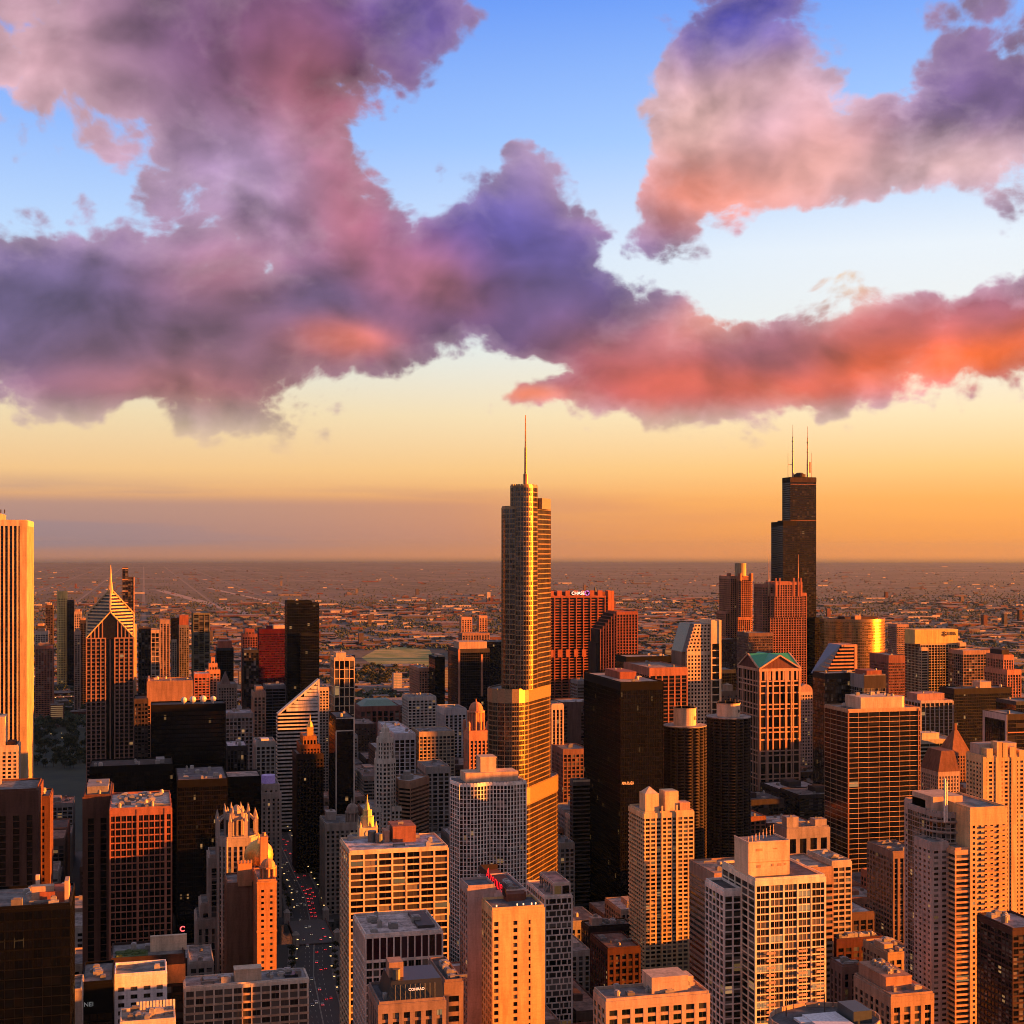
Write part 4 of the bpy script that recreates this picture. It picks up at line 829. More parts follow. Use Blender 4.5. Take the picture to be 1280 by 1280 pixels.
# the tall spired glass tower
def spired():
    ax = radians(216-180); U = (sin(ax), cos(ax)); Nn = (cos(ax), -sin(ax))      # long axis (away from us, to the right) and broad-side normal
    s = 1075.0; C = (wx(647, s), s)
    base = (C[0], C[1]+25, 0)
    r = thing('glass_skyscraper', base, 'tall rounded glass skyscraper with setbacks and a thin spire, golden down its right side, centre', 'skyscraper')
    def stadium(cx, cy, R_, L, n=9, sq=0.0):
        pts = []
        for k in range(n+1):                                         # near round end, from the left side to the right side
            a = pi*k/n; pts.append((cx+R_*(-cos(a)*Nn[0]-sin(a)*U[0]), cy+R_*(-cos(a)*Nn[1]-sin(a)*U[1])))
        for k in range(n+1):
            a = pi*k/n; pts.append((cx+U[0]*L+R_*(cos(a)*Nn[0]+sin(a)*U[0]), cy+U[1]*L+R_*(cos(a)*Nn[1]+sin(a)*U[1])))
        return pts
    S1 = ST((.30, .205, .125), 'steel', bay=2.2, fl=3.9, pw=.16, pd=.28, sh=.85, sd=.2, crown=1.2, metal=.5, rough=.36)
    z = lambda py: zy(py, C[0]+8, s+6)
    def at(px, rr, back=0.0): return (wx(px, s+rr+back), s+rr+back)
    c1 = at(631, 20); c2 = at(636, 17, 1); c3 = at(648, 13, 5)
    z1, z2, z3 = z(992)+4, z(862), z(627)
    shell(r, base, stadium(c1[0], c1[1], 21, 62), 0, z1, S1, relief_all=True)
    shell(r, base, stadium(c2[0], c2[1], 16.5, 48), z1, z2, S1, relief_all=True)
    zw, zc = z(631), z(607)
    zw = z(634)
    shell(r, base, stadium(c3[0], c3[1], 13.2, 36), z2, zw, S1, relief_all=True, roofcol=(.2, .15, .1))
    cc = at(653, 9.2, 3); shell(r, base, stadium(cc[0], cc[1], 9.4, 7, 14), z2, zc, S1, relief_all=True, roofcol=(.1, .08, .08))
    q = (cc[0], cc[1]+6)
    rw = at(675, 5, 16); m = MB(); m.prism([(rw[0]+a*Nn[0]+e*U[0], rw[1]+a*Nn[1]+e*U[1]) for a, e in ((-5, -6), (4, -6), (4, 14), (-5, 14))], zw-1, z(637)+9.5); m.build('penthouse', flat_mat('brushed_steel', (.30, .21, .13), .36, .6), r, base)
    for (c, R_, L, zt, h) in ((c1, 21.6, 62, z1, 12), (c2, 17.0, 48, z2, 10)):
        m = MB(); m.prism(stadium(c[0], c[1], R_, L), zt-h, zt+.6, 0, False)
        m.build('louvre_band', flat_mat('brushed_steel', (.30, .21, .13), .36, .6), r, base)
    sp_ = (wx(657, q[1]+4), q[1]+4); m = MB(); zs = zy(519, *sp_)
    m.cyl(sp_[0], sp_[1], 1.9, zc-1, zc+10, 10); m.cyl(sp_[0], sp_[1], 1.15, zc+10, zc+10+(zs-zc-10)*.45, 8, 0, 1.0); m.cyl(sp_[0], sp_[1], .75, zc+10+(zs-zc-10)*.45, zs, 8, 0, .4)
    m.build('spire', flat_mat('spire_steel', (.30, .17, .11), .5, .4), r, base)
    m = MB(); m.box(sp_[0]+1, sp_[1]-.5, zc, sp_[0]+7, sp_[1]+.5, zc+1.8); m.build('maintenance_crane', flat_mat('dark_steel', (.05, .035, .03)), r, base)
    FOOT.append((c1[0]-25, s-5, c1[0]+75, s+80)); LANDMARK.append(('the tall spired glass tower', C[0], C[1], z3))
spired()
# the big red-brown bank tower with its lit name
S_ = ST((.30, .095, .06), 'black', bay=11.2, fl=4.0, pw=1.5, pd=1.4, sh=1.5, sd=.5, crown=2)
r, b, f = B('bank_tower', 'large red-brown bank tower with notched top and lit name behind the tall spired tower', 'office tower', 684, 765, 745, 1960, D(40), S_, nunits=0, name_short='the red-brown bank tower', ph=[(.02, .2, .98, .9, 5, (.20, .07, .05))])
m = MB(); L = f[2]-f[0]; n_ = 8
for k in range(n_):
    X = f[0]+L*(k+.5)/n_; m.box(X-3.4, f[1]-.9, f[4]-.1, X+3.4, f[1]+3, f[4]+7.5); m.box(X-3.0, f[1]-1.6, f[4]-88, X+3.0, f[1]-.6, f[4]-77)
m.build('crown_block', wall_mat((.34, .11, .065)), r, b)
m = MB(); m.box(f[2]-7, f[1]-2.2, 0, f[2]+2.5, f[1]-1.6, f[4]+7); m.build('end_pier', wall_mat((.42, .14, .07)), r, b)
m = MB(); m.cyl(f[2]-22, f[1]+12, 3, f[4]+5, f[4]+12, 8, 0, .4); m.build('antenna', flat_mat('dark_steel', (.05, .035, .03)), r, b)
CHASE = (f, b)
def firstnat():
    s = 1850.0; xs = [(752, 788), (772, 765), (797, 765)]; x0, x1 = wx(752, s), wx(797, s); base = ((x0+x1)/2, s+20, 0)
    zt = zy(765, x1, s); zl = zy(789, x0, s); xm = wx(771, s)
    r = thing('office_tower', base, 'dark granite tower with a saw-tooth sloping left edge right of the red-brown bank tower', 'office tower')
    S1 = ST((.27, .085, .055), 'black', bay=4.6, fl=4, pw=1.3, pd=.5, sh=.9, sd=.2, crown=3)
    shell(r, base, rect(xm, s, x1, s+42), 0, zt, S1)
    n = 6
    for k in range(n):
        xa, xb = x0+(xm-x0)*k/n, x0+(xm-x0)*(k+1)/n; z_ = zl+(zt-zl)*(k+.6)/n
        shell(r, base, rect(xa, s+.8*(n-k), xb, s+42), 0, z_, S1, parapet=.5)
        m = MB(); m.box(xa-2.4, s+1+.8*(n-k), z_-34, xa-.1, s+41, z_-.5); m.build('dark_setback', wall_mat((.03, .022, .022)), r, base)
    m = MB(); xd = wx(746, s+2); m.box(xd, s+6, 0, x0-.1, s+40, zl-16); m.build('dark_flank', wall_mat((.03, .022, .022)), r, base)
    FOOT.append((xd, s, x1, s+42)); LANDMARK.append(('the saw-tooth granite tower', base[0], base[1], zt))
firstnat()
S_ = ST((.62, .42, .30), 'dark', bay=4.2, fl=3.8, pw=1.5, pd=.6, sh=.5, sd=.1, crown=5)
B('office_tower', 'narrow tower of bright orange vertical stripes right of the tall spired glass tower', 'office tower', 690, 704, 881, 1420, D(30), S_, nunits=1)
B('office_tower', 'brown windowless slab core with grey window strips behind the narrow orange-striped tower', 'office tower', 703, 742, 879, 1560, D(40), ST((.13, .075, .065), 'dark', bay=4, fl=3.8, pw=1.2, pd=.3, sh=1.3, sd=.25, crown=3, open=[(.0, .16), (.6, .95)]), nunits=2, roofcol=(.36, .3, .28))
B('office_tower', 'grey office block peeping above the brown windowless slab', 'office tower', 722, 748, 852, 1700, D(30), ST((.22, .19, .19), 'dark', bay=8, fl=3.8, pw=.3, pd=.2, sh=1.2, sd=.2, crown=3), nunits=1)
r, b, f = B('office_tower', 'dark ribbon-window block with a lit pale parapet just left of the black monolith', 'office tower', 716, 745, 976, 1215, 713, ST((.12, .10, .095), 'black', bay=26, fl=3.7, pw=.5, pd=.2, sh=1.2, sd=.3, crown=4), nunits=2)
m = MB(); m.box(f[0], f[1]-.5, f[4]-1.2, f[2], f[1]-.34, f[4]+.6); m.build('pale_coping', wall_mat((.62, .5, .36)), r, b)
B('stone_building', 'brown loft building with a flat roof behind the ribbon-window block', 'stone building', 704, 735, 938, 1380, D(40), ST((.20, .10, .08), 'dark', bay=4.5, fl=4, pw=1.4, pd=.3, sh=1.3, sd=.2, crown=4), nunits=2)
B('stone_building', 'pale stone building with orange top row between the wavy white tower and the ribbon-window block', 'stone building', 700, 718, 1055, 1180, D(30), ST((.42, .35, .3), 'dark', bay=4.5, fl=4, pw=1.4, pd=.3, sh=1.3, sd=.2, crown=4), nunits=2)
# black monolith
r, b, f = B('skyscraper', 'broad black steel and glass monolith of fine vertical mullions, centre right', 'skyscraper', 776, 829, 854, 1130, 730, ST((.0045, .003, .003), 'black', bay=1.6, fl=3.75, pw=.22, pd=.22, sh=.5, sd=.12, crown=6, major=8, mw=.4, md=.26), nunits=7, roofcol=(.42, .30, .24), name_short='the black monolith', ph=[(.3, .35, .7, .75, 6, REDG)])
MONO = (f, b)
# corn-cob towers
def corncob(pxc, s, pyrim, pycore, pl, pr, lab):
    R_ = (wx(pr, s)-wx(pl, s))/2*.97; X, Y = wx(pxc, s), s; base = (X, Y, 0)
    r = thing('corncob_tower', base, lab, 'apartment tower', 'round corn-cob towers')
    zr = zy(pyrim, X, Y); zc = zy(pycore, X, Y)
    m = MB(); m.cyl(X, Y, R_*.80, 0, zr, 32); g = m.build('window_glazing', glass_mat('black'), r, base)
    n = 16; fl = 2.75; k = 0; z = zr
    def lobes(q, sub=5):
        return [(X+q*R_*(.86+.14*abs(sin(n*t/2))**.6)*cos(t), Y+q*R_*(.86+.14*abs(sin(n*t/2))**.6)*sin(t)) for t in [2*pi*j/(n*sub) for j in range(n*sub)]]
    pts = lobes(1.0); pin = lobes(.965)
    ms, mr = MB(), MB()
    while z > 6:
        ms.prism(pts, z-.55, z, 0, True)
        mr.prism(pts, z+.0, z+.75, 0, False) if False else mr.prism(pin, z+.01, z+.62, 0, False)
        z -= fl
    cm = wall_mat((.055, .038, .032)); ms.build('balcony_slabs', cm, r, base); mr.build('balcony_parapets', wall_mat((.04, .027, .022)), r, base)
    mc = MB()
    for j in range(n):
        t = 2*pi*j/n; mc.obox((X, Y), (cos(t), sin(t)), (-sin(t), cos(t)), R_*.78, R_*.91, -.55, .55, 0, zr)
    mc.build('column_fins', cm, r, base)
    m = MB(); m.cyl(X, Y, R_*.98, zr, zr+.8, 48); m.build('roof', roof_mat((.30, .25, .22)), r, base)
    m = MB(); m.cyl(X, Y, R_*.51, zr, zc, 28); m.build('lift_core', wall_mat((.62, .46, .34)), r, base)
    m = MB(); m.cyl(X, Y, R_*.53, zc-.6, zc, 28)
    for j in range(7): m.beam((X+R_*.45*cos(j), Y+R_*.45*sin(j), zc), (X+R_*.45*cos(j), Y+R_*.45*sin(j), zc+2+j % 3), .12)
    m.build('core_rim', wall_mat((.4, .3, .24)), r, base)
    m = MB(); a = radians(-50); m.obox((X, Y), (cos(a+pi/2), sin(a+pi/2)), (cos(a), sin(a)), -1.4, 1.4, R_*.48, R_*.515, zr+(zc-zr)*.35, zr+(zc-zr)*.55); m.build('core_opening', flat_mat('dark_void', (.02, .015, .012)), r, base)
    FOOT.append((X-R_, Y-R_, X+R_, Y+R_)); LANDMARK.append(('the corn-cob towers', X, Y, zc))
corncob(856, 1193, 907, 884, 829, 882.5, 'round corn-cob tower of scalloped balconies beside the black monolith, the lower-topped of the two')
corncob(910.5, 1218, 896, 878, 883, 938, 'round corn-cob tower of scalloped balconies beside the green-roofed tower')
S_ = ST((.36, .145, .095), 'black', bay=7.4, fl=4, pw=1.4, pd=.4, sh=1.2, sd=.25, crown=7, wall2=(.12, .055, .045))
r, b, f = B('office_tower', 'red granite office tower with gridded front behind the left corn-cob tower', 'office tower', 812, 859, 836, 1400, 780, S_, nunits=4, roofcol=(.28, .2, .17), name_short='the red granite tower')
B('office_tower', 'black flat-roofed slab behind the red granite tower', 'office tower', 783, 842, 822, 1640, D(40), ST(BLACK, 'black', bay=3, fl=4, pw=.3, pd=.15, sh=.6, sd=.1, crown=6), nunits=4, roofcol=(.34, .28, .26))
B('office_tower', 'small brown block on the skyline right of the saw-tooth granite tower', 'office tower', 798, 820, 838, 1800, D(40), ST(BROWN, 'black', bay=4, fl=4, pw=.5, pd=.2, sh=.9, sd=.15, crown=4), nunits=1)
def slanted():
    s = 1440.0; x0, xm, x1 = wx(859, s), wx(888, s), wx(899, s); base = ((x0+x1)/2, s+18, 0); zt = zy(780, x0, s)
    r = thing('office_tower', base, 'pale tower of small square windows with one sloped glass shoulder behind the corn-cob towers', 'office tower')
    Sg = ST((.66, .47, .33), 'black', bay=4.1, fl=4.0, pw=1.7, pd=.4, sh=1.6, sd=.38, crown=3)
    zs = zy(815, x0, s); xa = wx(869, s)
    shell(r, base, rect(x0, s, xm, s+40), 0, zs, Sg)
    n = 8
    for k in range(n):
        q0 = x0+(xa-x0)*k/n; shell(r, base, rect(q0, s, xm, s+40), zs+(zt-zs)*k/n, zs+(zt-zs)*(k+1)/n, dict(Sg, crown=.2), parapet=0)
    m = MB(); e = wx(853, s+3); m.face([(e, s+4, zs), (x0, s-.5, zs), (xa, s-.5, zt), (e+(xa-x0), s+4, zt)]); m.face([(e, s+36, zs), (e, s+4, zs), (e+(xa-x0), s+4, zt), (e+(xa-x0), s+36, zt)]); m.build('sloped_glass', flat_mat('sloped_glass', (.12, .10, .10), .2), r, base)
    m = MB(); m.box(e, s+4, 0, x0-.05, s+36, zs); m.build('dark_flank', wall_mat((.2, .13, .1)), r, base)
    zt2 = zy(776, xm, s)
    shell(r, base, rect(xm, s-3, x1, s+30), 0, zt2, ST((.70, .5, .34), 'black', bay=11, fl=8, pw=1.2, pd=.5, sh=1.2, sd=.3, crown=24))
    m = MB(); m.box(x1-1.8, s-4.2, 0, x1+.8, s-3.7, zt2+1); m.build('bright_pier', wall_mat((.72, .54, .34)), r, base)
    FOOT.append((e, s, x1, s+40)); LANDMARK.append(('the slope-shouldered pale tower', base[0], base[1], zt))
slanted()
def greenroof():
    s = 1470.0; x0, x1 = wx(949, s), wx(1000, s); y1 = sx(923, x0); y1 = min(y1, s+62); base = ((x0+x1)/2, (s+y1)/2, 0); ze = zy(836, x0, s); zp = zy(819, (x0+x1)/2, s)
    r = thing('gabled_skyscraper', base, 'granite and glass tower with temple gables and bright green roof right of the corn-cob towers', 'skyscraper')
    st = (.56, .33, .24); L = x1-x0
    S1 = ST(st, 'bronze', bay=L/6.0, fl=26, pw=1.5, pd=.5, sh=1.6, sd=.3, crown=1.5)
    S1['open'] = None
    shell(r, base, rect(x0, s, x1, y1), 0, ze, S1, parapet=0)
    m = MB()                                                          # double horizontal bands and the corner piers
    z = ze-15; k = 0
    while z > 20:
        for dz in (0, 5): m.box(x0-.3, s-.85, z-dz, x1+.3, s-.52, z-dz+1.5); m.box(x0-.85, s, z-dz, x0-.52, y1, z-dz+1.5)
        z -= 26
    for q in (.015, .2, .33, .64, .78, .975): m.box(x0+L*q-.8, s-1.15, 0, x0+L*q+.9, s-.88, ze-.5)
    DY = y1-s
    for q in (.02, .25, .75, .97): m.box(x0-1.15, s+DY*q-.8, 0, x0-.88, s+DY*q+.9, ze-.5)
    m.build('stone_bands', wall_mat(st), r, base)
    m = MB(); n = 9
    for k in range(n): m.box(x0+L*(k+.12)/n, s-1.0, ze-13, x0+L*(k+.5)/n, s-.54, ze-3)
    m.box(x0-1, s-1.4, ze-3, x1+1, s-.5, ze-.6); m.box(x0-1.4, s, ze-3, x0-.5, y1, ze-.6); m.build('cornice', wall_mat(st), r, base)
    xm, ym = (x0+x1)/2, (s+y1)/2
    m = MB()
    def gable(a, b, c):                                                # raking cornice
        m.beam(a, c, 1.1, 4); m.beam(b, c, 1.1, 4)
    gable((x0, s-.6, ze), (x1, s-.6, ze), (xm, s-.6, zp)); gable((x0-.6, s, ze), (x0-.6, y1, ze), (x0-.6, ym, zp)); gable((x1+.6, s, ze), (x1+.6, y1, ze), (x1+.6, ym, zp))
    m.build('gable_cornice', wall_mat((.6, .36, .25)), r, base)
    m = MB(); m.face([(x0, s, ze), (x1, s, ze), (xm, s, zp)]); m.face([(x0, y1, ze), (x0, s, ze), (x0, ym, zp)]); m.face([(x1, s, ze), (x1, y1, ze), (x1, ym, zp)]); m.build('gable_wall', wall_mat((.14, .06, .05)), r, base)
    m = MB(); c = (xm, ym, zp+.4)
    for (a, b_) in (((x0, s), (xm, s)), ((xm, s), (x1, s)), ((x1, s), (x1, ym)), ((x1, ym), (x1, y1)), ((x1, y1), (xm, y1)), ((xm, y1), (x0, y1)), ((x0, y1), (x0, ym)), ((x0, ym), (x0, s))):
        h = lambda p: zp+.3 if p in ((xm, s), (x1, ym), (xm, y1), (x0, ym)) else ze+.3
        m.face([(a[0], a[1], h(a)), (b_[0], b_[1], h(b_)), c])
    m.build('green_roof', flat_mat('green_metal_roof', (.03, .30, .14), .45), r, base)
    FOOT.append((x0, s, x1, y1)); LANDMARK.append(('the green-roofed tower', xm, ym, zp))
greenroof()
# tallest pair on the skyline
SW = ST((.010, .008, .008), 'bronze', bay=4.6, fl=4.0, pw=.5, pd=.25, sh=1.6, sd=.2, crown=8)
def tallest():
    s = 2380.0; base = (wx(1000, s), s+30, 0); z1, z2, z3 = zy(597, wx(990, s), s), zy(653, wx(964, s), s), zy(772, wx(1010, s), s)
    r = thing('skyscraper', base, 'tallest black stepped skyscraper on the skyline with two white masts', 'skyscraper')
    x0 = wx(988, s); x1 = wx(1020, s); y1 = sx(979, x0); y1 = min(y1, s+70)
    shell(r, base, rect(x0, s, x1, s+34), 0, z1, SW, roofcol=(.03, .025, .025))
    shell(r, base, rect(x0-22, s+3, x0, s+34), 0, z2, SW); shell(r, base, rect(wx(979, s-24), s-24, wx(996, s-24), s-.5), 0, z2+2, SW)
    shell(r, base, rect(x1-14, s-24, wx(1026, s-24), s+40), 0, z3, SW)
    m = MB()
    for (q, zz) in ((.0, z1-12), (.0, z2+4)):
        m.box(x0, s-.9, zz-.6, x1, s-.4, zz+.6)
    m.build('louvre_band', wall_mat((.24, .12, .09)), r, base)
    m = MB(); m.box(x0-.6, s-.6, z1-8, x1+.6, s-.4, z1+.3); m.build('crown_band', wall_mat((.05, .03, .03)), r, base)
    xm = (x0+x1)/2; m = MB(); m.cyl(xm+1, s+17, 11, z1, z1+7, 20); m.cyl(xm+1, s+17, 9, z1+7, z1+10, 20, 0, 5); m.build('penthouse', wall_mat((.06, .04, .04)), r, base)
    mw = flat_mat('mast_paint', (.46, .26, .2), .5)
    for px_, top in ((991.0, 531), (1009.5, 533)):
        X = wx(px_, s+17); zt = zy(top, X, s+17); m = MB(); h = zt-z1
        m.cyl(X, s+17, 1.9, z1, z1+h*.35, 8, 0, 1.6); m.cyl(X, s+17, 1.3, z1+h*.35, z1+h*.78, 8, 0, 1.0); m.cyl(X, s+17, .55, z1+h*.78, zt, 6, 0, .35)
        m.build('mast', mw, r, base)
        for dz in (.25, .5, .68):
            m = MB(); m.cyl(X, s+17, 2.2, z1+h*dz, z1+h*dz+1, 8); m.build('mast_ring', mw, r, base)
    for px_, top in ((985, 566), (1014.5, 566)):
        X = wx(px_, s+17); m = MB(); m.cyl(X, s+17, .5, z1, zy(top, X, s+17), 6, 0, .3); m.build('aerial', mw, r, base)
    m = MB(); X = wx(1011, s+17); m.box(X+1, s+16, z1+10, X+3.4, s+18, z1+30); m.build('antenna_panel', mw, r, base)
    m = MB(); X0 = wx(985, s+17); m.box(X0, s+16.7, z1+24, wx(991, s+17), s+17.3, z1+25); m.build('mast_arm', mw, r, base)
    FOOT.append((x0-24, s-24, x1+20, s+68)); LANDMARK.append(('the tallest black stepped skyscraper', xm, s, z1))
tallest()
S_ = ST((.32, .13, .09), 'black', bay=4.7, fl=4, pw=1.3, pd=.5, sh=1.2, sd=.2, crown=4)
r, b, f = B('skyscraper', 'orange-lit granite tower with corner spikes in front of the tallest black skyscraper', 'skyscraper', 963, 1008, 742, 2190, 951, S_, nunits=0, name_short='the spiked granite tower')
x0, s, x1, y1, zt = f
m = MB(); S2 = dict(S_)
shell(r, b, rect(x0+7, s-2, x1-9, y1-4), zt-40, zy(728, x0, s), S_); zq = zy(724, x0, s)
shell(r, b, rect(x0-12, s+6, x0+12, y1), 0, zy(731, x0, s), S_)
for X in (x0+9, x0+16, x1-24, x1-16, x1-11): m.box(X-1, s-3, zt-5, X+1, s-1.4, zq+2)
m.build('crown_pier', wall_mat((.36, .14, .09)), r, b)
for px_ in (961, 998):
    m = MB(); X = wx(px_, s+6); m.cyl(X, s+6, 1.4, zt-4, zt+14, 6, 0, 1.0); m.cyl(X, s+6, .9, zt+14, zy(693, X, s+6), 6, 0, .15); m.build('spire', wall_mat((.6, .36, .2)), r, b)
S_ = ST((.40, .165, .10), 'black', bay=4.2, fl=4, pw=1.2, pd=.5, sh=1.2, sd=.2, crown=4)
r, b, f = B('skyscraper', 'orange-lit tower with a cylindrical crown left of the tallest black skyscraper', 'skyscraper', 924, 941, 722, 2530, 909, S_, chamfer=4, nunits=0, name_short='the cylinder-crowned tower')
x0, s, x1, y1, zt = f; xm, ym = (x0+x1)/2-2, s+22
m = MB(); m.cyl(xm, ym, 11, zt, zy(704, xm, ym), 20); m.build('crown_cylinder', wall_mat((.42, .3, .18)), r, b)
for X, Y in ((x0+2, s+2), (x1-3, s+2), (x1-3, s+38), (x0-6, s+36)):
    m = MB(); m.cyl(X, Y, 4.2, zt-6, zt+8, 10); m.build('corner_turret', wall_mat((.4, .165, .1)), r, b)
shell(r, b, rect(x0-14, s+10, x1-4, y1+6), 0, zy(713, x0, s)-12, S_); shell(r, b, rect(x0-22, s+14, x0+2, y1), 0, zy(765, x0, s), S_); shell(r, b, rect(x0-5, s-6, x1-8, s), 0, zy(772, x0, s), S_)
B('office_tower', 'dull brown office block in shade between the cylinder-crowned tower and the spiked tower', 'office tower', 936, 966, 792, 2040, 921, ST((.16, .10, .085), 'dark', bay=3.4, fl=4, pw=.9, pd=.3, sh=1.2, sd=.2, crown=4), nunits=2, name_short='the dull brown block')
B('office_tower', 'dark brown slab standing under the cylinder-crowned tower', 'office tower', 902, 924, 800, 2250, D(40), ST((.07, .04, .035), 'dark', bay=3.4, fl=4, pw=.9, pd=.3, sh=1.2, sd=.2, crown=4), nunits=1)
B('office_tower', 'blue-black glass block at the foot of the dull brown block', 'office building', 900, 920, 838, 1800, D(40), ST((.03, .035, .045), 'blue', bay=3.4, fl=4, pw=.2, pd=.1, sh=.5, sd=.1, crown=4), nunits=1)
r, b, f = B('stone_building', 'small old brick tower with stepped gable between corn-cob towers and green-roofed tower', 'stone building', 902, 922, 865, 1640, D(30), ST((.2, .12, .09), 'dark', bay=3.8, fl=3.8, pw=1.4, pd=.3, sh=1.3, sd=.2, crown=4), nunits=0, ph=[(.4, .1, .75, .6, 8, (.4, .26, .18))])
r, b, f = B('office_tower', 'pinkish stone block with a barrel-vaulted roof right of the green-roofed tower', 'office tower', 999, 1016, 865, 1540, D(36), ST((.40, .30, .27), 'dark', bay=3.4, fl=3.8, pw=1.3, pd=.35, sh=1.5, sd=.3, crown=3), nunits=0, ph=[(.02, .5, .5, .9, 15, (.5, .25, .15))])
m = MB(); prev = None; x0, s, x1, y1, zt = f
for k in range(9):
    t = pi*k/8; X, Z = (x0+x1)/2-(x1-x0)/2*cos(t), zt+9*sin(t)
    if prev: m.face([(prev[0], s, prev[1]), (X, s, Z), (X, y1-16, Z), (prev[0], y1-16, prev[1])])
    prev = (X, Z)
m.face([((x0+x1)/2-(x1-x0)/2*cos(pi*k/8), s, zt+9*sin(pi*k/8)) for k in range(9)]); m.build('vault_roof', wall_mat((.34, .22, .2)), r, b)
# --- right side
def stepped_glass():
    s = 1600.0; x0, x1 = wx(1036, s), wx(1071, s); base = ((x0+x1)/2, s+18, 0)
    r = thing('office_tower', base, 'office tower with stepped sloping glass left side and orange gable right of the green-roofed tower', 'office tower')
    zt, zb = zy(806, x1, s), zy(838, x0, s); xm = wx(1055, s); n = 7
    col = (.60, .28, .16)
    shell(r, base, rect(x0, s, x1, s+36), 0, zb, ST(col, 'black', bay=12, fl=4.2, pw=.4, pd=.3, sh=2.2, sd=.35, crown=2))
    for k in range(n):
        xa = x0+(xm-x0)*k/n; za, zc = zb+(zt-zb)*k/n, zb+(zt-zb)*(k+1)/n
        m = MB(); m.box(xa, s, za, x1, s+36, zc-1.9); m.build('glazed_storey', glass_mat('blue'), r, base)
        m = MB(); m.box(xa-.3, s-.4, zc-1.9, x1-.1, s+36.2, zc); m.build('storey_band', wall_mat(col), r, base)
    m = MB(); m.box(x1-3.4, s-.7, 0, x1+.3, s+36.3, zt+.4); m.box(xm, s-.7, zt-2.5, x1-3.4, s-.42, zt+.4); m.build('end_wall', wall_mat(col), r, base)
    xe = wx(1030, s+4)
    m = MB(); m.face([(xe-3, s+34, zb-6), (xe, s+2, zb-6), (xm-3, s+2, zt+.3), (xm-3, s+34, zt+.3)]); m.build('sloped_glass', flat_mat('sloped_glass', (.12, .10, .10), .2), r, base)
    LANDMARK.append(('the stepped glass tower', base[0], base[1], zt)); FOOT.append((x0, s, x1, s+36))
stepped_glass()
S_ = ST((.028, .022, .02), 'dark', bay=2.4, fl=4, pw=.25, pd=.15, sh=.6, sd=.1, crown=5)
B('office_tower', 'dark glass block with a faint lit storey in front of the stepped glass tower', 'office tower', 1031, 1080, 843, 1390, 1016, S_, nunits=4, roofcol=(.34, .27, .25), name_short='the dark glass block')
r, b, f = B('office_tower', 'dark-topped block with a white gridded lower front beside the dark glass block', 'office tower', 1080, 1107, 845, 1360, D(36), ST((.30, .26, .25), 'dark', bay=4.2, fl=3.9, pw=.35, pd=.25, sh=.5, sd=.2, crown=13), nunits=3, roofcol=(.3, .22, .2), ph=[(.2, .1, .9, .8, 5, REDG)])
m = MB(); m.box(f[0], f[1]-.6, f[4]-13, f[2]+.4, f[1]-.32, f[4]+.3); m.build('dark_band', wall_mat((.05, .04, .04)), r, b)
def curved_gold():
    s = 2250.0; x0, x1 = wx(1044, s), wx(1121, s); X = (x0+x1)/2; base = (X, s+30, 0); zt = zy(775, X, s); hw = (x1-x0)/2
    r = thing('office_tower', base, 'wide bow-fronted office tower with gold-glinting bands, right of the tallest black skyscraper', 'office tower')
    n = 40; poly = [(X+hw*sin(-1.15+2.3*k/n)/sin(1.15), s+42-42*(cos(-1.15+2.3*k/n)-cos(1.15))/(1-cos(1.15))) for k in range(n+1)]+[(x1, s+58), (x0, s+58)]
    shell(r, base, poly, 0, zt, ST((.42, .26, .14), 'gold', bay=7, fl=5.2, pw=.12, pd=.15, sh=1.7, sd=.5, crown=3, metal=.8, rough=.28), relief_all=True, roofcol=(.2, .13, .1))
    m = MB(); m.box(X-30, s+20, zt, X+34, s+48, zt+5); m.build('penthouse', wall_mat((.07, .04, .035)), r, base)
    m = MB(); m.box(X-12, s+18, zt, X+0, s+30, zt+7); m.build('penthouse', wall_mat((.5, .28, .17)), r, base)
    for k in range(14):
        m = MB(); q = X-40+k*6.3; m.beam((q, s+40, zt+4), (q, s+40, zt+8+(k*7) % 9), .3); m.build('antenna', flat_mat('dark_steel', (.05, .035, .03)), r, base)
    FOOT.append((x0, s, x1, s+58)); LANDMARK.append(('the bow-fronted gold tower', X, s, zt))
curved_gold()
B('office_tower', 'pinkish distant office block just right of the bow-fronted gold tower', 'office tower', 1121, 1136, 781, 2700, D(36), ST((.34, .20, .16), 'dark', bay=4, fl=4, pw=.8, pd=.3, sh=1.6, sd=.3, crown=4), nunits=1)
B('office_tower', 'reddish mid-rise block below the bow-fronted gold tower', 'office tower', 1111, 1131, 820, 1750, 1087, ST((.22, .09, .07), 'dark', bay=3.2, fl=4, pw=.9, pd=.3, sh=1.5, sd=.25, crown=9), nunits=1, roofcol=(.4, .26, .2))
S_ = ST((.52, .38, .24), 'black', bay=4.9, fl=4, pw=.55, pd=.5, sh=.8, sd=.12, crown=4)
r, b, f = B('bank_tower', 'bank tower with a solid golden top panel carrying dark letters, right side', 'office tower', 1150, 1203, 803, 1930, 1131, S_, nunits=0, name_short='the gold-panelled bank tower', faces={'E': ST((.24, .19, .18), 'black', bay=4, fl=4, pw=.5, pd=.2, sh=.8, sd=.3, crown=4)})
x0, s, x1, y1, zt = f; za = zy(787, wx(1143, s), s)
m = MB(); m.box(wx(1143, s), s-1.4, zt-2, wx(1197, s), s+28, za); m.build('sign_panel', wall_mat((.66, .44, .16)), r, b)
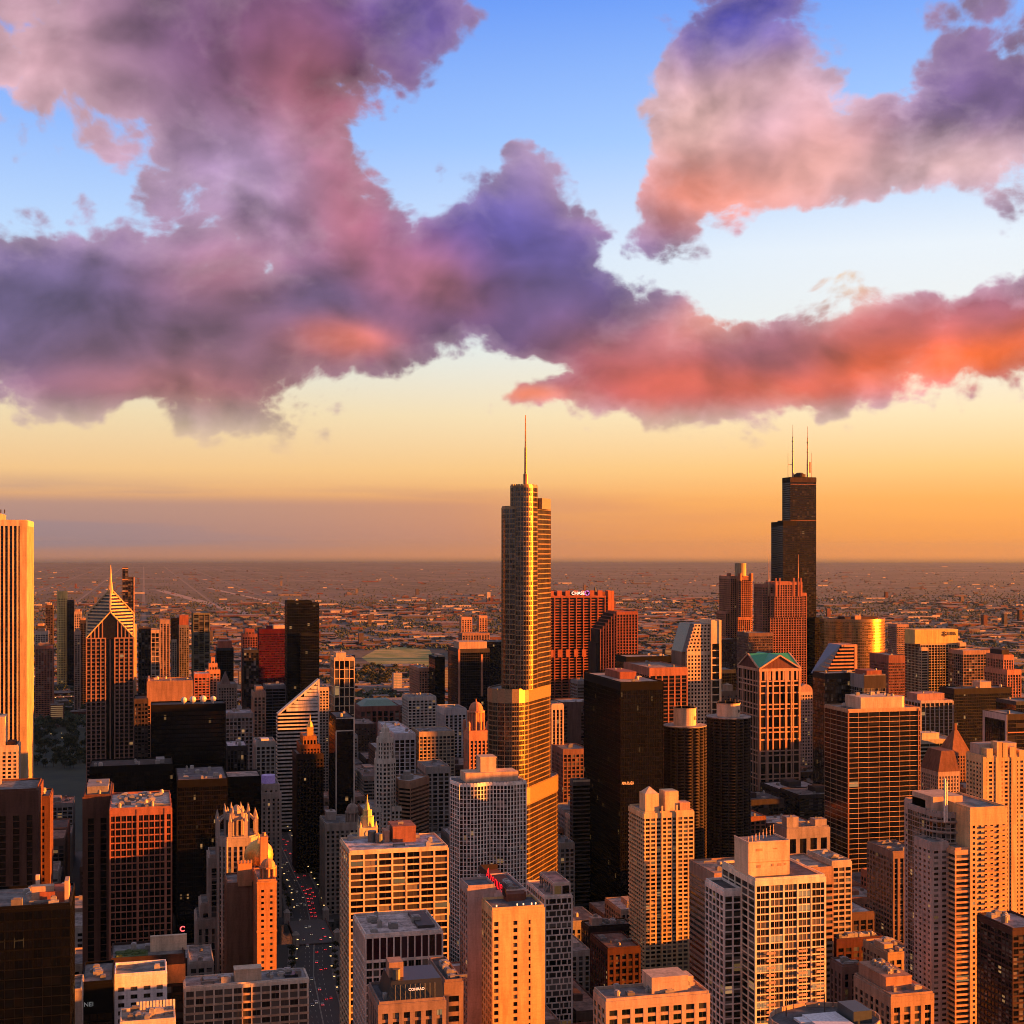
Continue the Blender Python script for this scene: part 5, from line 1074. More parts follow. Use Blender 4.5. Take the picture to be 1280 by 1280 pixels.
shell(r, b, rect(x0-1, s-6, x0+9, s), 0, zt-8, ST((.52, .36, .24), 'black', bay=10, fl=4, pw=.6, pd=.3, sh=1.6, sd=.35, crown=4)); shell(r, b, rect(x1-8, s-6, x1+2, s), 0, zt-2, ST((.52, .36, .24), 'black', bay=10, fl=4, pw=.6, pd=.3, sh=1.6, sd=.35, crown=4))
BANK = (wx(1143, s), wx(1197, s), s-1.45, za, zt)
B('office_tower', 'gridded brown office block right of the gold-panelled bank tower', 'office tower', 1204, 1240, 814, 1870, D(40), ST((.34, .2, .15), 'dark', bay=5, fl=4.2, pw=.5, pd=.3, sh=.7, sd=.25, crown=5), nunits=2, roofcol=(.5, .34, .26))
S_ = ST((.26, .16, .135), 'dark', bay=4, fl=4, pw=1.1, pd=.5, sh=.7, sd=.15, crown=6)
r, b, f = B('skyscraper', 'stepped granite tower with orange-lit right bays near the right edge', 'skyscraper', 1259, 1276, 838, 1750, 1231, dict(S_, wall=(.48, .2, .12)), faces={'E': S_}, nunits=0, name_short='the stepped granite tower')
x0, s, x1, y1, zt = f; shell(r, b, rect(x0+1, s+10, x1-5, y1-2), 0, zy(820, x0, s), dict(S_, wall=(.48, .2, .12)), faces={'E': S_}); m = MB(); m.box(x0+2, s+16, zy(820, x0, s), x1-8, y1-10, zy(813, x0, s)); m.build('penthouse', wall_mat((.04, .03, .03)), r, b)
r, b, f = B('office_tower', 'very wide black office block with a small cream box on its roof, right side', 'office tower', 1193, 1264, 862, 1600, D(34), ST((.020, .017, .017), 'black', bay=2.6, fl=4, pw=.25, pd=.15, sh=.8, sd=.1, crown=6), nunits=4, name_short='the wide black right block', roofcol=(.14, .1, .09), ph=[(.5, .2, .7, .7, 8, (.56, .38, .26))])
B('office_tower', 'dark tower of broad pale vertical strips left of the wide black right block', 'office tower', 1151, 1191, 877, 1480, 1129, ST((.42, .34, .31), 'black', bay=6.4, fl=4, pw=1.1, pd=.6, sh=.3, sd=.08, crown=2), nunits=0, ph=[(.0, .2, .85, .8, 8, (.40, .22, .18))], name_short='the pale-striped dark tower')
S_ = ST((.48, .30, .19), 'black', bay=11, fl=4.6, pw=.2, pd=.2, sh=.5, sd=.3, crown=2)
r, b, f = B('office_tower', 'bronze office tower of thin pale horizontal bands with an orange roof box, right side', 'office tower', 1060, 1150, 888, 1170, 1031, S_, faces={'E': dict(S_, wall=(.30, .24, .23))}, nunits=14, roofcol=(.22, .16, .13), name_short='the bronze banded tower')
x0, s, x1, y1, zt = f; z_ = zy(873, x0, s); X0 = wx(1076, s+4)
m = MB(); m.box(X0, s+4, zt-.1, wx(1126, s+4), s+34, z_); m.cyl(wx(1126, s+4), s+10, 6, zt-.1, z_-.1, 14); m.build('penthouse', wall_mat((.60, .42, .30)), r, b)
units(r, b, X0, s+4, wx(1126, s+4), s+34, z_, 8)
for q in (.0, .97): 
    m = MB(); X = x0+(x1-x0)*q; m.box(X, s-.75, 0, X+.8, s-.48, zt); m.build('corner_fin', wall_mat((.34, .14, .09)), r, b)
r, b, f = B('stone_building', 'old stone building with a brown mansard roof right of the bronze banded tower', 'stone building', 1173, 1199, 965, 1290, 1150, ST((.42, .30, .24), 'dark', bay=3.6, fl=3.8, pw=1.6, pd=.35, sh=1.3, sd=.25, crown=4), nunits=0, name_short='the mansard-roofed building')
x0, s, x1, y1, zt = f; m = MB(); m.prism(rect(x0-.5, s-.5, x1, y1), zt, zy(940, x0, s), 0, True, rect(x0+7, s+6, x1-2, y1-4)); m.build('mansard_roof', wall_mat((.17, .075, .05)), r, b)
B('office_building', 'cream terraced building with green bands behind the mansard-roofed building', 'office building', 1150, 1198, 926, 1420, D(40), ST((.44, .38, .28), 'green', bay=12, fl=4.4, pw=.3, pd=.3, sh=1.6, sd=.5, crown=3), nunits=0, roofcol=(.4, .31, .24), ph=[(.15, .2, .6, .6, 7, (.62, .46, .33))])
r, b, f = B('stone_building', 'brown pyramid-roofed old tower beside the very wide black right block', 'stone building', 1190, 1213, 941, 1390, D(28), ST((.3, .16, .12), 'dark', bay=3.4, fl=3.8, pw=1.5, pd=.3, sh=1.3, sd=.2, crown=3), nunits=0)
x0, s, x1, y1, zt = f; m = MB(); xm, ym = (x0+x1)/2, s+12; m.prism(rect(x0, s, x1, y1), zt, zy(908, xm, ym)-4, 0, True, rect(xm-2, ym-2, xm+2, ym+2)); m.box(xm-1.5, ym-1.5, zy(908, xm, ym)-4, xm+1.5, ym+1.5, zy(904, xm, ym)); m.build('pyramid_roof', wall_mat((.26, .12, .075)), r, b)
r, b, f = B('office_building', 'white-framed grid slab with a dark banded front at the right edge', 'office building', 1259, 1292, 894, 1330, 1229, ST((.04, .03, .028), 'bronze', bay=12, fl=4.2, pw=.3, pd=.25, sh=.6, sd=.35, crown=5), faces={'E': ST((.05, .04, .04), 'blue', bay=4, fl=7.5, pw=.35, pd=.3, sh=.5, sd=.25, crown=7)}, nunits=2)
x0, s, x1, y1, zt = f; m = MB(); m.box(x0-.75, s-.5, 0, x0-.35, s+3, zt+.6); m.box(x0-.75, y1-4, 0, x0-.35, y1, zt+.6); m.box(x0-.75, s+3, zt-6, x0-.35, y1-4, zt+.6); m.build('white_frame', wall_mat((.56, .44, .40)), r, b)
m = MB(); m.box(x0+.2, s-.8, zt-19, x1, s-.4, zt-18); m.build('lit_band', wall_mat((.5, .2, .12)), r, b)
B('glass_tower', 'blue-grey glass slab at the right edge above the white-framed slab', 'office tower', 1270, 1300, 878, 1450, D(40), ST((.05, .055, .065), 'blue', bay=3, fl=4, pw=.2, pd=.1, sh=.5, sd=.1, crown=3), nunits=1)
# orange residential towers, right
RES = (.60, .38, .20)
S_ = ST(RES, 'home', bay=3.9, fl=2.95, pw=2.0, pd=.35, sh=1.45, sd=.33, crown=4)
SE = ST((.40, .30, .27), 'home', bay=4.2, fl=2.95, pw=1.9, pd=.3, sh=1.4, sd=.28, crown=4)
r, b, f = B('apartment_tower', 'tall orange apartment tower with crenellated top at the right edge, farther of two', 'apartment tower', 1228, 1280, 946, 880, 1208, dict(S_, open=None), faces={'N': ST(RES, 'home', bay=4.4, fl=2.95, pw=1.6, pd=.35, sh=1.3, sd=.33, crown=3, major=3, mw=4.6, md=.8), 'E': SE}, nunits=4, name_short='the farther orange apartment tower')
x0, s, x1, y1, zt = f
for q, h, w in ((.16, 9, 5), (.40, 16, 4.5), (.52, 15, 4.5), (.72, 10, 5), (.93, 6, 4)):
    m = MB(); X = x0+(x1-x0)*q; m.box(X-w/2, s-.9, zt-1, X+w/2, s+7, zt+h*.62); m.build('crown_block', wall_mat(RES), r, b)
m = MB(); m.box(x0+1, s+6, zt-1, x1-2, y1-3, zt+8); m.build('penthouse', wall_mat((.42, .3, .25)), r, b)
def near_res():
    s = 682.0; xr0, xr1 = wx(1213, s), wx(1258, s); zt = zy(1012, xr0, s); base = (wx(1200, s), s+22, 0)
    r = thing('apartment_tower', base, 'large pinkish and orange apartment tower with curved balcony bay and white mast, right foreground', 'apartment tower')
    y1 = s+46; xs0 = wx(1205, s+8)
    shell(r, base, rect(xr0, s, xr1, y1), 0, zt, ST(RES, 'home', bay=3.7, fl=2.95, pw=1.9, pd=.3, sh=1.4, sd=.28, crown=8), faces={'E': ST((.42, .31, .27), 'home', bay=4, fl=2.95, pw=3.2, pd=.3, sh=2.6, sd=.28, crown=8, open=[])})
    L = xr1-xr0; m = MB(); z = 6
    while z < zt-9:
        for q0, q1 in ((.36, .62), (.74, .96)):
            m.box(xr0+L*q0, s-1.5, z, xr0+L*q1, s-.32, z+.25); m.box(xr0+L*q0, s-1.5, z+.25, xr0+L*q1, s-1.38, z+1.1)
        z += 2.95
    m.build('balcony', wall_mat((.5, .3, .18)), r, base)
    sl = s+32; xl0, xl1 = wx(1161, sl), wx(1177, sl); zl = zy(1009, xl0, sl)
    shell(r, base, rect(xl0, sl, xl1+6, sl+26), 0, zl, ST((.46, .33, .29), 'home', bay=4.1, fl=2.95, pw=2.2, pd=.3, sh=1.5, sd=.28, crown=7))
    xc = wx(1186, s+24); R_ = 12.5; yc = s+26; zc = zy(1018, xc, s+12)
    n = 16; arc = [(xc+R_*cos(pi+pi*k/n), yc+R_*sin(pi+pi*k/n)) for k in range(n+1)]
    poly = arc+[(xc+R_, yc+20), (xc-R_, yc+20)]
    shell(r, base, poly, 0, zc, ST((.36, .27, .24), 'home', bay=2.6, fl=2.95, pw=.25, pd=.15, sh=.5, sd=.12, crown=2), relief_all=True)
    m = MB(); z = 4; big = [(xc+(R_+1.6)*cos(pi+pi*k/n), yc+(R_+1.6)*sin(pi+pi*k/n)) for k in range(n+1)]+[(xc+R_+1.6, yc+3), (xc-R_-1.6, yc+3)]
    while z < zc+1:
        m.prism(big, z, z+.3); m.prism(big, z+.31, z+1.05, 0, False); z += 5.9 if z > zc-36 else 2.95
    m.build('balcony', wall_mat((.40, .29, .25)), r, base)
    s4 = s+2; xq0, xq1 = wx(1172, s4), wx(1193, s4); shell(r, base, rect(xq0, s4+6, xq1, yc), 0, zy(1058, xq0, s4), ST((.42, .31, .28), 'home', bay=4.4, fl=2.95, pw=2.2, pd=.3, sh=1.5, sd=.28, crown=3))
    shell(r, base, rect(xq1, s4-1, xr0, yc), 0, zy(1062, xq1, s4), ST((.56, .32, .19), 'home', bay=8, fl=2.95, pw=.6, pd=.3, sh=1.1, sd=.9, crown=2))
    zp = zy(997, wx(1170, s+20), s+20); m = MB(); m.box(xc-11, yc-4, zl-9, xr1-13, y1-2, zp); m.box(xl1+4, yc+4, zl-9, xc-11, y1-2, zp-3); m.build('penthouse', wall_mat((.50, .34, .25)), r, base)
    X = wx(1184, s+10); m = MB(); m.cyl(X, s+12.6, .55, zc-4, zy(974, X, s+10), 8); m.cyl(X+1.6, s+12.8, .4, zc-4, zy(978, X, s+10), 8); m.build('mast', flat_mat('white_mast', (.72, .62, .56), .4), r, base)
    FOOT.append((xl0, s, xr1, y1+12)); LANDMARK.append(('the large near apartment tower', base[0], base[1], zt))
near_res()
# --- centre and right foreground
S_ = ST((.62, .44, .26), 'home', bay=3.9, fl=2.95, pw=1.0, pd=.35, sh=1.15, sd=.3, crown=3)
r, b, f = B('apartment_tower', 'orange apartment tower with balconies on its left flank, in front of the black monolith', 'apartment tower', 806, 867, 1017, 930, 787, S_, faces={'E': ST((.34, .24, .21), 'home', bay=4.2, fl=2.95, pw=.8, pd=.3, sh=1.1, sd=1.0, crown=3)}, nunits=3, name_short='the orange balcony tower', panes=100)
x0, s, x1, y1, zt = f; L = x1-x0
m = MB(); m.box(x0+L*.33, s-1.2, 20, x0+L*.36, s-.42, zt+5); m.box(x0+L*.63, s-1.2, 20, x0+L*.66, s-.42, zt+5); m.build('projecting_pier', wall_mat((.66, .46, .26)), r, b)
for q0, q1, h in ((.04, .32, 13), (.45, .72, 14)):
    m = MB(); m.box(x0+L*q0, s+3, zt, x0+L*q1, s+15, zt+h); m.build('penthouse', wall_mat((.64, .45, .27)), r, b)
m = MB(); m.prism([(x0+L*.05, s+4), (x0+L*.31, s+4), (x0+L*.31, s+14), (x0+L*.05, s+14)], zt+13, zt+17, 0, True, [(x0+L*.17, s+8), (x0+L*.19, s+8), (x0+L*.19, s+10), (x0+L*.17, s+10)]); m.build('hipped_cap', wall_mat((.55, .4, .3)), r, b)
m = MB(); m.box(x0+L*.74, s+2, zt, x0+L*.95, s+12, zt+6); m.build('penthouse', wall_mat((.5, .3, .2)), r, b)
B('stone_building', 'low dark warehouse with a pale roof box at the foot of the black monolith', 'warehouse', 736, 790, 1160, 960, 727, ST((.028, .018, .017), 'black', bay=5, fl=4.5, pw=1.4, pd=.3, sh=1.4, sd=.2, crown=3), nunits=9, roofcol=(.22, .18, .17), ph=[(.12, .3, .36, .7, 5, (.44, .32, .26))])
B('brick_building', 'dark red-brown brick warehouse between the orange balcony tower and the street', 'warehouse', 760, 800, 1187, 885, 738, ST((.09, .035, .025), 'dark', bay=4.6, fl=4.6, pw=1.6, pd=.35, sh=1.5, sd=.25, crown=3), nunits=4, roofcol=(.16, .085, .07))
S_ = ST((.58, .40, .32), 'dark', bay=4.2, fl=3.7, pw=.8, pd=.4, sh=.8, sd=.38, crown=1.2)
def brickgrid():
    r, b, f = B('office_building', 'mid-rise of staggered white window frames beside the orange blank-walled hotel', 'office building', 681, 715, 1121, 850, 659, ST((.74, .58, .50), 'dark', bay=40, fl=3.8, pw=.8, pd=.4, sh=.8, sd=.38, crown=1.2), nunits=9, roofcol=(.34, .22, .2), name_short='the staggered-frame mid-rise', parapet=.7)
    x0, s, x1, y1, zt = f; m = MB(); L = x1-x0; nf = round((zt-1.2)/3.8); fh = (zt-1.2)/nf; rr = random.Random(5)
    for j in range(nf):
        for q in ((.0, .12, .40, .58, .80, .96) if j % 2 else (.0, .24, .52, .66, .86, .96)):
            X = x0+L*q; m.box(X, s-.42, j*fh+.4, X+.75, s-.02, (j+1)*fh-.4)
        yy = s+2.5
        while yy < y1-2:
            m.box(x0-.42, yy+(j % 2)*2, j*fh+.4, x0-.02, yy+(j % 2)*2+.7, (j+1)*fh-.4); yy += 5.5
    m.build('facade_frame', wall_mat((.74, .58, .50)), r, b)
    shell(r, b, rect(x0+6.5, s+3, x1-.5, y1-8), zt, zt+7, ST((.56, .40, .33), 'dark', bay=5.4, fl=6, pw=.8, pd=.4, sh=.8, sd=.38, crown=1), roofcol=(.42, .2, .17), parapet=.7)
brickgrid()
def blankhotel():
    s = 620.0; x0, x1 = wx(615.5, s), wx(680, s); zt = zy(1138, x0, s); base = ((x0+x1)/2, s+30, 0); OR = (.62, .40, .20)
    r = thing('hotel', base, 'hotel with a plain bright orange end wall and a red script sign on its roof', 'hotel')
    So = ST(OR, 'dark', bay=20, fl=3.35, pw=0, pd=.35, sh=1.45, sd=.33, crown=4.5, open=[(.03, .115), (.40, .48), (.695, .735)])
    Se = ST((.60, .45, .41), 'dark', bay=4.2, fl=3.35, pw=.9, pd=.3, sh=1.1, sd=.25, crown=3)
    y1 = sx(605.5, x0); y1 = min(max(y1, s+20), s+60)
    shell(r, base, rect(x0, s, x1, y1), 0, zt, So, faces={'E': Se}, roofcol=(.10, .10, .12))
    s2 = y1; xa, xb = wx(585, s2), x0+6; za = zy(1110, xa, s2); ye = min(sx(575.5, xa), s2+40)
    shell(r, base, rect(xa, s2, xb, max(ye, s2+12)), 0, za, ST((.42, .29, .26), 'dark', bay=20, fl=3.35, pw=0, pd=.3, sh=.2, sd=.29, crown=3, open=[]), faces={'E': Se}, roofcol=(.10, .10, .12))
    shell(r, base, rect(xb, s2, x1-3, s2+34), 0, za-3, Se, roofcol=(.1, .1, .12))
    # dark roof box that carries the sign on its east side
    bx0, bx1 = wx(633, s+14), wx(656, s+14); m = MB(); zb = zy(1118, bx0, s+14); m.box(bx0, s+14, zt, bx1, 686, zb); m.build('penthouse', wall_mat((.16, .06, .04)), r, base)
    m = MB(); m.box(bx0-.5, s+14.2, zt+2, bx0-.05, 686, zb+2.5); m.box(bx0-.5, 686, zt+2, bx1, 686.5, zb+2.5); m.build('sign_screen', wall_mat((.035, .025, .025)), r, base)
    m = MB(); m.box(bx1, s+20, zt, x1-4, s2-4, zt+3.4); m.build('penthouse', wall_mat((.16, .06, .04)), r, base)
    units(r, base, bx0, s+16, bx1, s2+20, zb, 12)
    for q in (.1, .5, .62, .78, .86):
        m = MB(); m.cyl(x0+(x1-x0)*q, s+2, .3, zt+1, zt+1.8, 6); m.build('roof_lamp', flat_mat('lit_lamp', (.8, .6, .4), .5, 0, (1, .62, .3), .3), r, base)
    FOOT.append((xa, s, x1, s2+40)); LANDMARK.append(('the orange blank-walled hotel', base[0], base[1], zt))
    return bx0-.55, 637.0, 672.0, zt+2.2, zb+2.3
SCRIPT = blankhotel()
def wavy():
    s = 975.0; x0, x1 = wx(575, s), wx(658, s); zt = zy(981, x0, s); base = ((x0+x1)/2, s+16, 0)
    r = thing('apartment_tower', base, 'white wavy-fronted apartment tower of fine grid frames, centre', 'apartment tower')
    n = 20; L = x1-x0; poly = []
    for k in range(n+1):
        q = k/n; poly.append((x0+L*q, s+1.3*cos(q*2*pi*2+.4)))
    y1 = sx(561, x0); y1 = min(y1, s+34)
    poly += [(x1, s+32), (x0, s+32), (x0-3, s+18)]
    W_ = (.80, .72, .66); shell(r, base, poly, 0, zt, ST(W_, 'home', bay=4.3, fl=2.95, pw=.42, pd=.45, sh=.42, sd=.42, crown=1.5), relief_all=True, roofcol=(.12, .12, .13), parapet=.9)
    m = MB(); m.box(x0+L*.12, s+8, zt, x0+L*.92, s+26, zt+6.5); m.build('penthouse', wall_mat((.58, .42, .30)), r, base)
    m = MB(); m.box(x0+L*.36, s+11, zt+6.5, x0+L*.60, s+24, zt+17); m.box(x0+L*.355, s+10.8, zt+16.2, x0+L*.605, s+24.2, zt+17.2); m.build('lift_house', wall_mat((.58, .42, .30)), r, base)
    units(r, base, x0, s+6, x1, s+28, zt, 5)
    FOOT.append((x0-3, s-3, x1, s+32)); LANDMARK.append(('the white wavy tower', base[0], base[1], zt))
wavy()
S_ = ST((.70, .50, .33), 'dark', bay=7.2, fl=3.45, pw=.9, pd=.4, sh=.8, sd=.33, crown=.8)
r, b, f = B('hotel', 'big orange-grid hotel slab with a pale flat roof and brick plant rooms, centre left foreground', 'hotel', 437, 560, 1066, 745, 425.5, S_, nunits=6, roofcol=(.42, .38, .42), panes=100, name_short='the big orange-grid hotel', ph=[(.50, .55, .74, 1.0, 8.5, (.30, .12, .08)), (.42, .6, .47, .85, 6, (.50, .26, .18))])
x0, s, x1, y1, zt = f; m = MB(); m.cyl(x0+(x1-x0)*.30, s+(y1-s)*.7, 2.4, zt, zt+6, 12); m.cyl(x0+(x1-x0)*.36, s+(y1-s)*.6, 2.0, zt, zt+5, 12); m.build('water_tank', flat_mat('tank_metal', (.10, .11, .11), .5, .4), r, b)
S_ = ST((.74, .58, .51), 'dark', bay=3.35, fl=3.5, pw=.62, pd=.34, sh=.66, sd=.3, crown=.8)
ZT = zy(1171, wx(457, 650), 650)
r, b, f = B('hotel', 'white-grid hotel with a top row of dark panels before the big orange-grid hotel', 'hotel', 457, 553, 1171, 650, 442, S_, nunits=0, z=ZT-11, roofcol=(.50, .40, .38), panes=100, name_short='the white-grid hotel')
x0, s, x1, y1, zt = f; zt = ZT
shell(r, b, rect(x0, s, x1, y1), ZT-11, ZT, ST((.74, .58, .51), 'red', bay=3.35, fl=10, pw=.62, pd=.34, sh=.3, sd=.3, crown=.8), roofcol=(.50, .40, .38)); units(r, b, x0, s, x1, y1, ZT, 8)
m = MB(); m.box(x0+(x1-x0)*.72, s+8, zt, x1-2, y1-4, zt+1.4); m.build('roof_well', flat_mat('dark_well', (.04, .03, .03)), r, b)
S_ = ST((.24, .17, .15), 'dark', bay=4.6, fl=3.7, pw=1.9, pd=.5, sh=1.2, sd=.2, crown=3)
r, b, f = B('hotel', 'old stone hotel with a black mansard roof and small white letters, bottom centre', 'hotel', 474, 556, 1256, 560, 461, S_, nunits=9, roofcol=(.05, .05, .06), name_short='the black mansard hotel', panes=40)
x0, s, x1, y1, zt = f; m = MB(); X0 = x0+(x1-x0)*.13
m.prism(rect(X0, s+1, x1, y1-3), zt-.1, zt+8, 0, True, rect(X0+2, s+3, x1-1, y1-5)); m.build('mansard_roof', flat_mat('black_slate', (.012, .014, .016), .4), r, b)
m = MB()
for k in range(9): X = X0+3+(x1-X0-5)*k/9; m.box(X, s+.6, zt+1, X+.25, s+1.0, zt+7); 
m.build('mansard_ribs', flat_mat('grey_rib', (.16, .17, .17), .4), r, b)
m = MB(); m.box(x0+(x1-x0)*.2, s+8, zt+8, x0+(x1-x0)*.42, s+16, zt+14); m.build('penthouse', wall_mat((.34, .22, .17)), r, b)
m = MB(); m.cyl(x0+(x1-x0)*.3, s+6, 1.6, zt+8, zt+12, 10); m.build('water_tank', flat_mat('tank_metal', (.10, .11, .11), .5, .4), r, b)
HOTEL = (X0, x1, s+2.2, zt)
B('stone_building', 'tan stone block with square windows right of the black mansard hotel', 'stone building', 556, 578, 1228, 590, D(34), ST((.26, .17, .14), 'dark', bay=6, fl=4.2, pw=2.6, pd=.35, sh=1.8, sd=.3, crown=5), nunits=6, roofcol=(.05, .05, .055))
# white tower nearest, right of centre
def white_near():
    W_ = (.78, .64, .50); s = 600.0
    xb0, xb1 = wx(944.5, s), wx(1031, s); zt = zy(1101, xb0, s); y1 = s+38; base = ((xb0+xb1)/2, s+20, 0)
    r = thing('apartment_tower', base, 'white apartment tower of gridded windows with a large orange lift box on top, right foreground', 'apartment tower')
    Sg = ST(W_, 'home', bay=7.3, fl=3.35, pw=.75, pd=.45, sh=.55, sd=.36, crown=2.2)
    shell(r, base, rect(xb0, s, xb1, y1), 0, zt, Sg, roofcol=(.10, .08, .08), panes=84)
    xa0, xa1 = wx(905, s+16), xb0+1; za = zy(1114, xa0, s+16)
    ye = min(sx(882, xa0), s+60)
    shell(r, base, rect(xa0, s+16, xa1-1.05, ye), 0, za, dict(Sg, bay=4.8, wall=(.76, .64, .58)), faces={'E': ST((.76, .64, .60), 'home', bay=4.6, fl=3.35, pw=.8, pd=.4, sh=.7, sd=.35, crown=2)}, roofcol=(.06, .05, .05))
    n = 24; m = MB(); L = xb1-xb0; z = 4                                # thin vertical window bars, two per bay
    nb = max(1, round(L/7.3))
    for k in range(nb):
        for t in (.34, .66): X = xb0+L*(k+t)/nb; m.box(X-.09, s-.2, 0, X+.09, s-.12, zt-2.3)
    m.build('window_bars', wall_mat(W_), r, base)
    m = MB(); z = 4.0; j = 0
    while z < zt-32:
        for q in (.20, .66, .92):
            m.box(xb0+L*q-2.2, s-1.7, z, xb0+L*q+2.2, s-.56, z+.22); m.box(xb0+L*q-2.2, s-1.7, z+.22, xb0+L*q+2.2, s-1.6, z+1.1)
        z += 3.35
    m.build('balcony', wall_mat((.5, .34, .26)), r, base)
    sp_ = s+8; xp0, xp1 = wx(935.5, sp_), wx(987, sp_); zp = zy(1055, xp0, sp_); yp = min(sx(918, xp0), sp_+30)
    m = MB(); m.box(xp0, sp_, zt-.5, xp1, yp, zp); m.build('lift_box', wall_mat((.64, .47, .32)), r, base)
    m = MB()
    for q0, q1, a, b_ in ((.18, .34, .76, .84), (.60, .70, .80, .84), (.20, .30, .26, .34), (.56, .62, .28, .36), (.7, .8, .28, .36), (.86, .92, .3, .36)):
        m.box(xp0+(xp1-xp0)*q0, sp_-.06, zt+(zp-zt)*a, xp0+(xp1-xp0)*q1, sp_-.01, zt+(zp-zt)*b_)
    m.box(xp0, sp_-.12, zt+(zp-zt)*.42, xp1, sp_-.01, zt+(zp-zt)*.435); m.build('vent_grille', wall_mat((.42, .26, .16)), r, base)
    m = MB(); m.box(xp0, sp_-.2, zp, xp1, sp_+.3, zp+.9); m.box(xp0-.2, sp_+.3, zp, xp0+.3, yp, zp+.9); m.box(xp1-.3, sp_+.3, zp, xp1+.05, yp, zp+.9); m.build('lift_box_parapet', wall_mat((.6, .44, .34)), r, base)
    m = MB(); m.face([(xp0, sp_, zp+.05), (xp1, sp_, zp+.05), (xp1, yp, zp+.05), (xp0, yp, zp+.05)]); m.build('lift_box_roof', roof_mat((.2, .15, .14)), r, base)
    for k in range(9):
        m = MB(); X, Y = xp0+1+(k*5.3) % (xp1-xp0-2), sp_+2+(k*3.7) % (yp-sp_-3); m.beam((X, Y, zp), (X, Y, zp+2.5+(k % 4)), .12); m.box(X-.25, Y-.15, zp+1.8, X+.25, Y+.15, zp+3); m.build('antenna', flat_mat('antenna_grey', (.45, .3, .26), .5), r, base)
    FOOT.append((xa0, s, xb1, ye)); LANDMARK.append(('the near white gridded tower', base[0], base[1], zt))
white_near()
S_ = ST((.36, .22, .16), 'dark', bay=30, fl=3.7, pw=.6, pd=.3, sh=1.7, sd=.34, crown=9)
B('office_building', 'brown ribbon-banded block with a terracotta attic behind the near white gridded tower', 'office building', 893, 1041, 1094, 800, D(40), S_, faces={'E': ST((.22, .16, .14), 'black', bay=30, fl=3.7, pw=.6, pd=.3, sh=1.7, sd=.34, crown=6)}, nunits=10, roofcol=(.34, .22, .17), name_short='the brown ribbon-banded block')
B('office_building', 'cream gridded block right of the brown ribbon-banded block', 'office building', 1040, 1064, 1078, 860, D(36), ST((.46, .37, .29), 'dark', bay=5.4, fl=3.7, pw=.8, pd=.35, sh=1.3, sd=.3, crown=3), nunits=4, roofcol=(.3, .26, .24))
r, b, f = B('stone_building', 'pale stone block with dark arched recesses under the green-roofed tower', 'stone building', 984, 1036, 1036, 1130, 969, ST((.30, .25, .235), 'black', bay=9, fl=24, pw=3.6, pd=.8, sh=4, sd=.4, crown=7), nunits=3, ph=[(.02, .1, .3, .5, 9, (.36, .3, .28)), (.7, .1, .98, .5, 6, (.36, .3, .28))], name_short='the arched stone block')
B('office_building', 'brown building with a curved cornice and vertical ribs below the bronze banded tower', 'office building', 1116, 1152, 1066, 960, 1084, ST((.24, .155, .125), 'dark', bay=4.6, fl=3.8, pw=2.0, pd=.6, sh=.8, sd=.15, crown=4), faces={'E': ST((.14, .095, .085), 'dark', bay=4.2, fl=3.8, pw=1.0, pd=.3, sh=1.4, sd=.25, crown=4)}, nunits=5, roofcol=(.12, .08, .075), name_short='the ribbed brown building')
S_ = ST((.46, .33, .25), 'green', bay=5.6, fl=3.6, pw=1.9, pd=.4, sh=1.3, sd=.3, crown=3)
r, b, f = B('office_building', 'tan mid-rise with green-tinted windows and a plain roof box, bottom right of centre', 'office building', 758, 886, 1252, 545, 742.5, S_, nunits=8, roofcol=(.16, .13, .125), panes=60, name_short='the tan green-windowed mid-rise')
x0, s, x1, y1, zt = f; m = MB(); m.box(x0+(x1-x0)*.48, s+5, zt, x0+(x1-x0)*.84, s+17, zt+6.5); m.box(x0+(x1-x0)*.84, s+8, zt, x0+(x1-x0)*.92, s+16, zt+5); m.build('penthouse', wall_mat((.52, .37, .28)), r, b)
def drum():
    Y = 470.0; X = wx(1031, Y); R_ = 71/F*dep(X, Y); x0, x1, s = X-R_, X+R_, Y-R_; base = (X, Y, 0); zt = zy(1276, X, Y)
    r = thing('apartment_tower', base, 'round-cornered tan tower top with a white roof panel at the bottom edge, right', 'apartment tower')
    poly = [(X+R_*1.0*cos(2*pi*k/24), Y+R_*.8*sin(2*pi*k/24)) for k in range(24)]
    shell(r, base, poly, 0, zt, ST((.40, .27, .2), 'home', bay=4, fl=3, pw=1.4, pd=.3, sh=1.3, sd=.28, crown=5), relief_all=True, roofcol=(.08, .075, .08), parapet=1.6)
    m = MB(); m.box(X-R_*.30, Y-R_*.45, zt, X+R_*.35, Y+R_*.28, zt+1.0); m.box(X-R_*.5, Y-R_*.1, zt, X-R_*.30, Y+R_*.2, zt+.8); m.build('white_roof_panel', flat_mat('white_membrane', (.60, .58, .62), .8), r, base)
    m = MB(); m.box(X+R_*.4, Y-R_*.3, zt, X+R_*.75, Y+R_*.3, zt+4.5); m.build('plant_room', flat_mat('dark_plant', (.03, .045, .055), .5), r, base)
    m = MB()
    for q in (-.55, .2): m.beam((X+R_*q, Y+R_*.4, zt), (X+R_*q, Y+R_*.4, zt+7), .25)
    m.build('mast', flat_mat('dark_steel', (.05, .035, .03)), r, base)
    FOOT.append((x0, s, x1, Y+R_)); LANDMARK.append(('the round-cornered tower', X, Y, zt))
drum()
S_ = ST((.40, .26, .19), 'dark', bay=5.6, fl=4, pw=2.3, pd=.5, sh=1.2, sd=.2, crown=5)
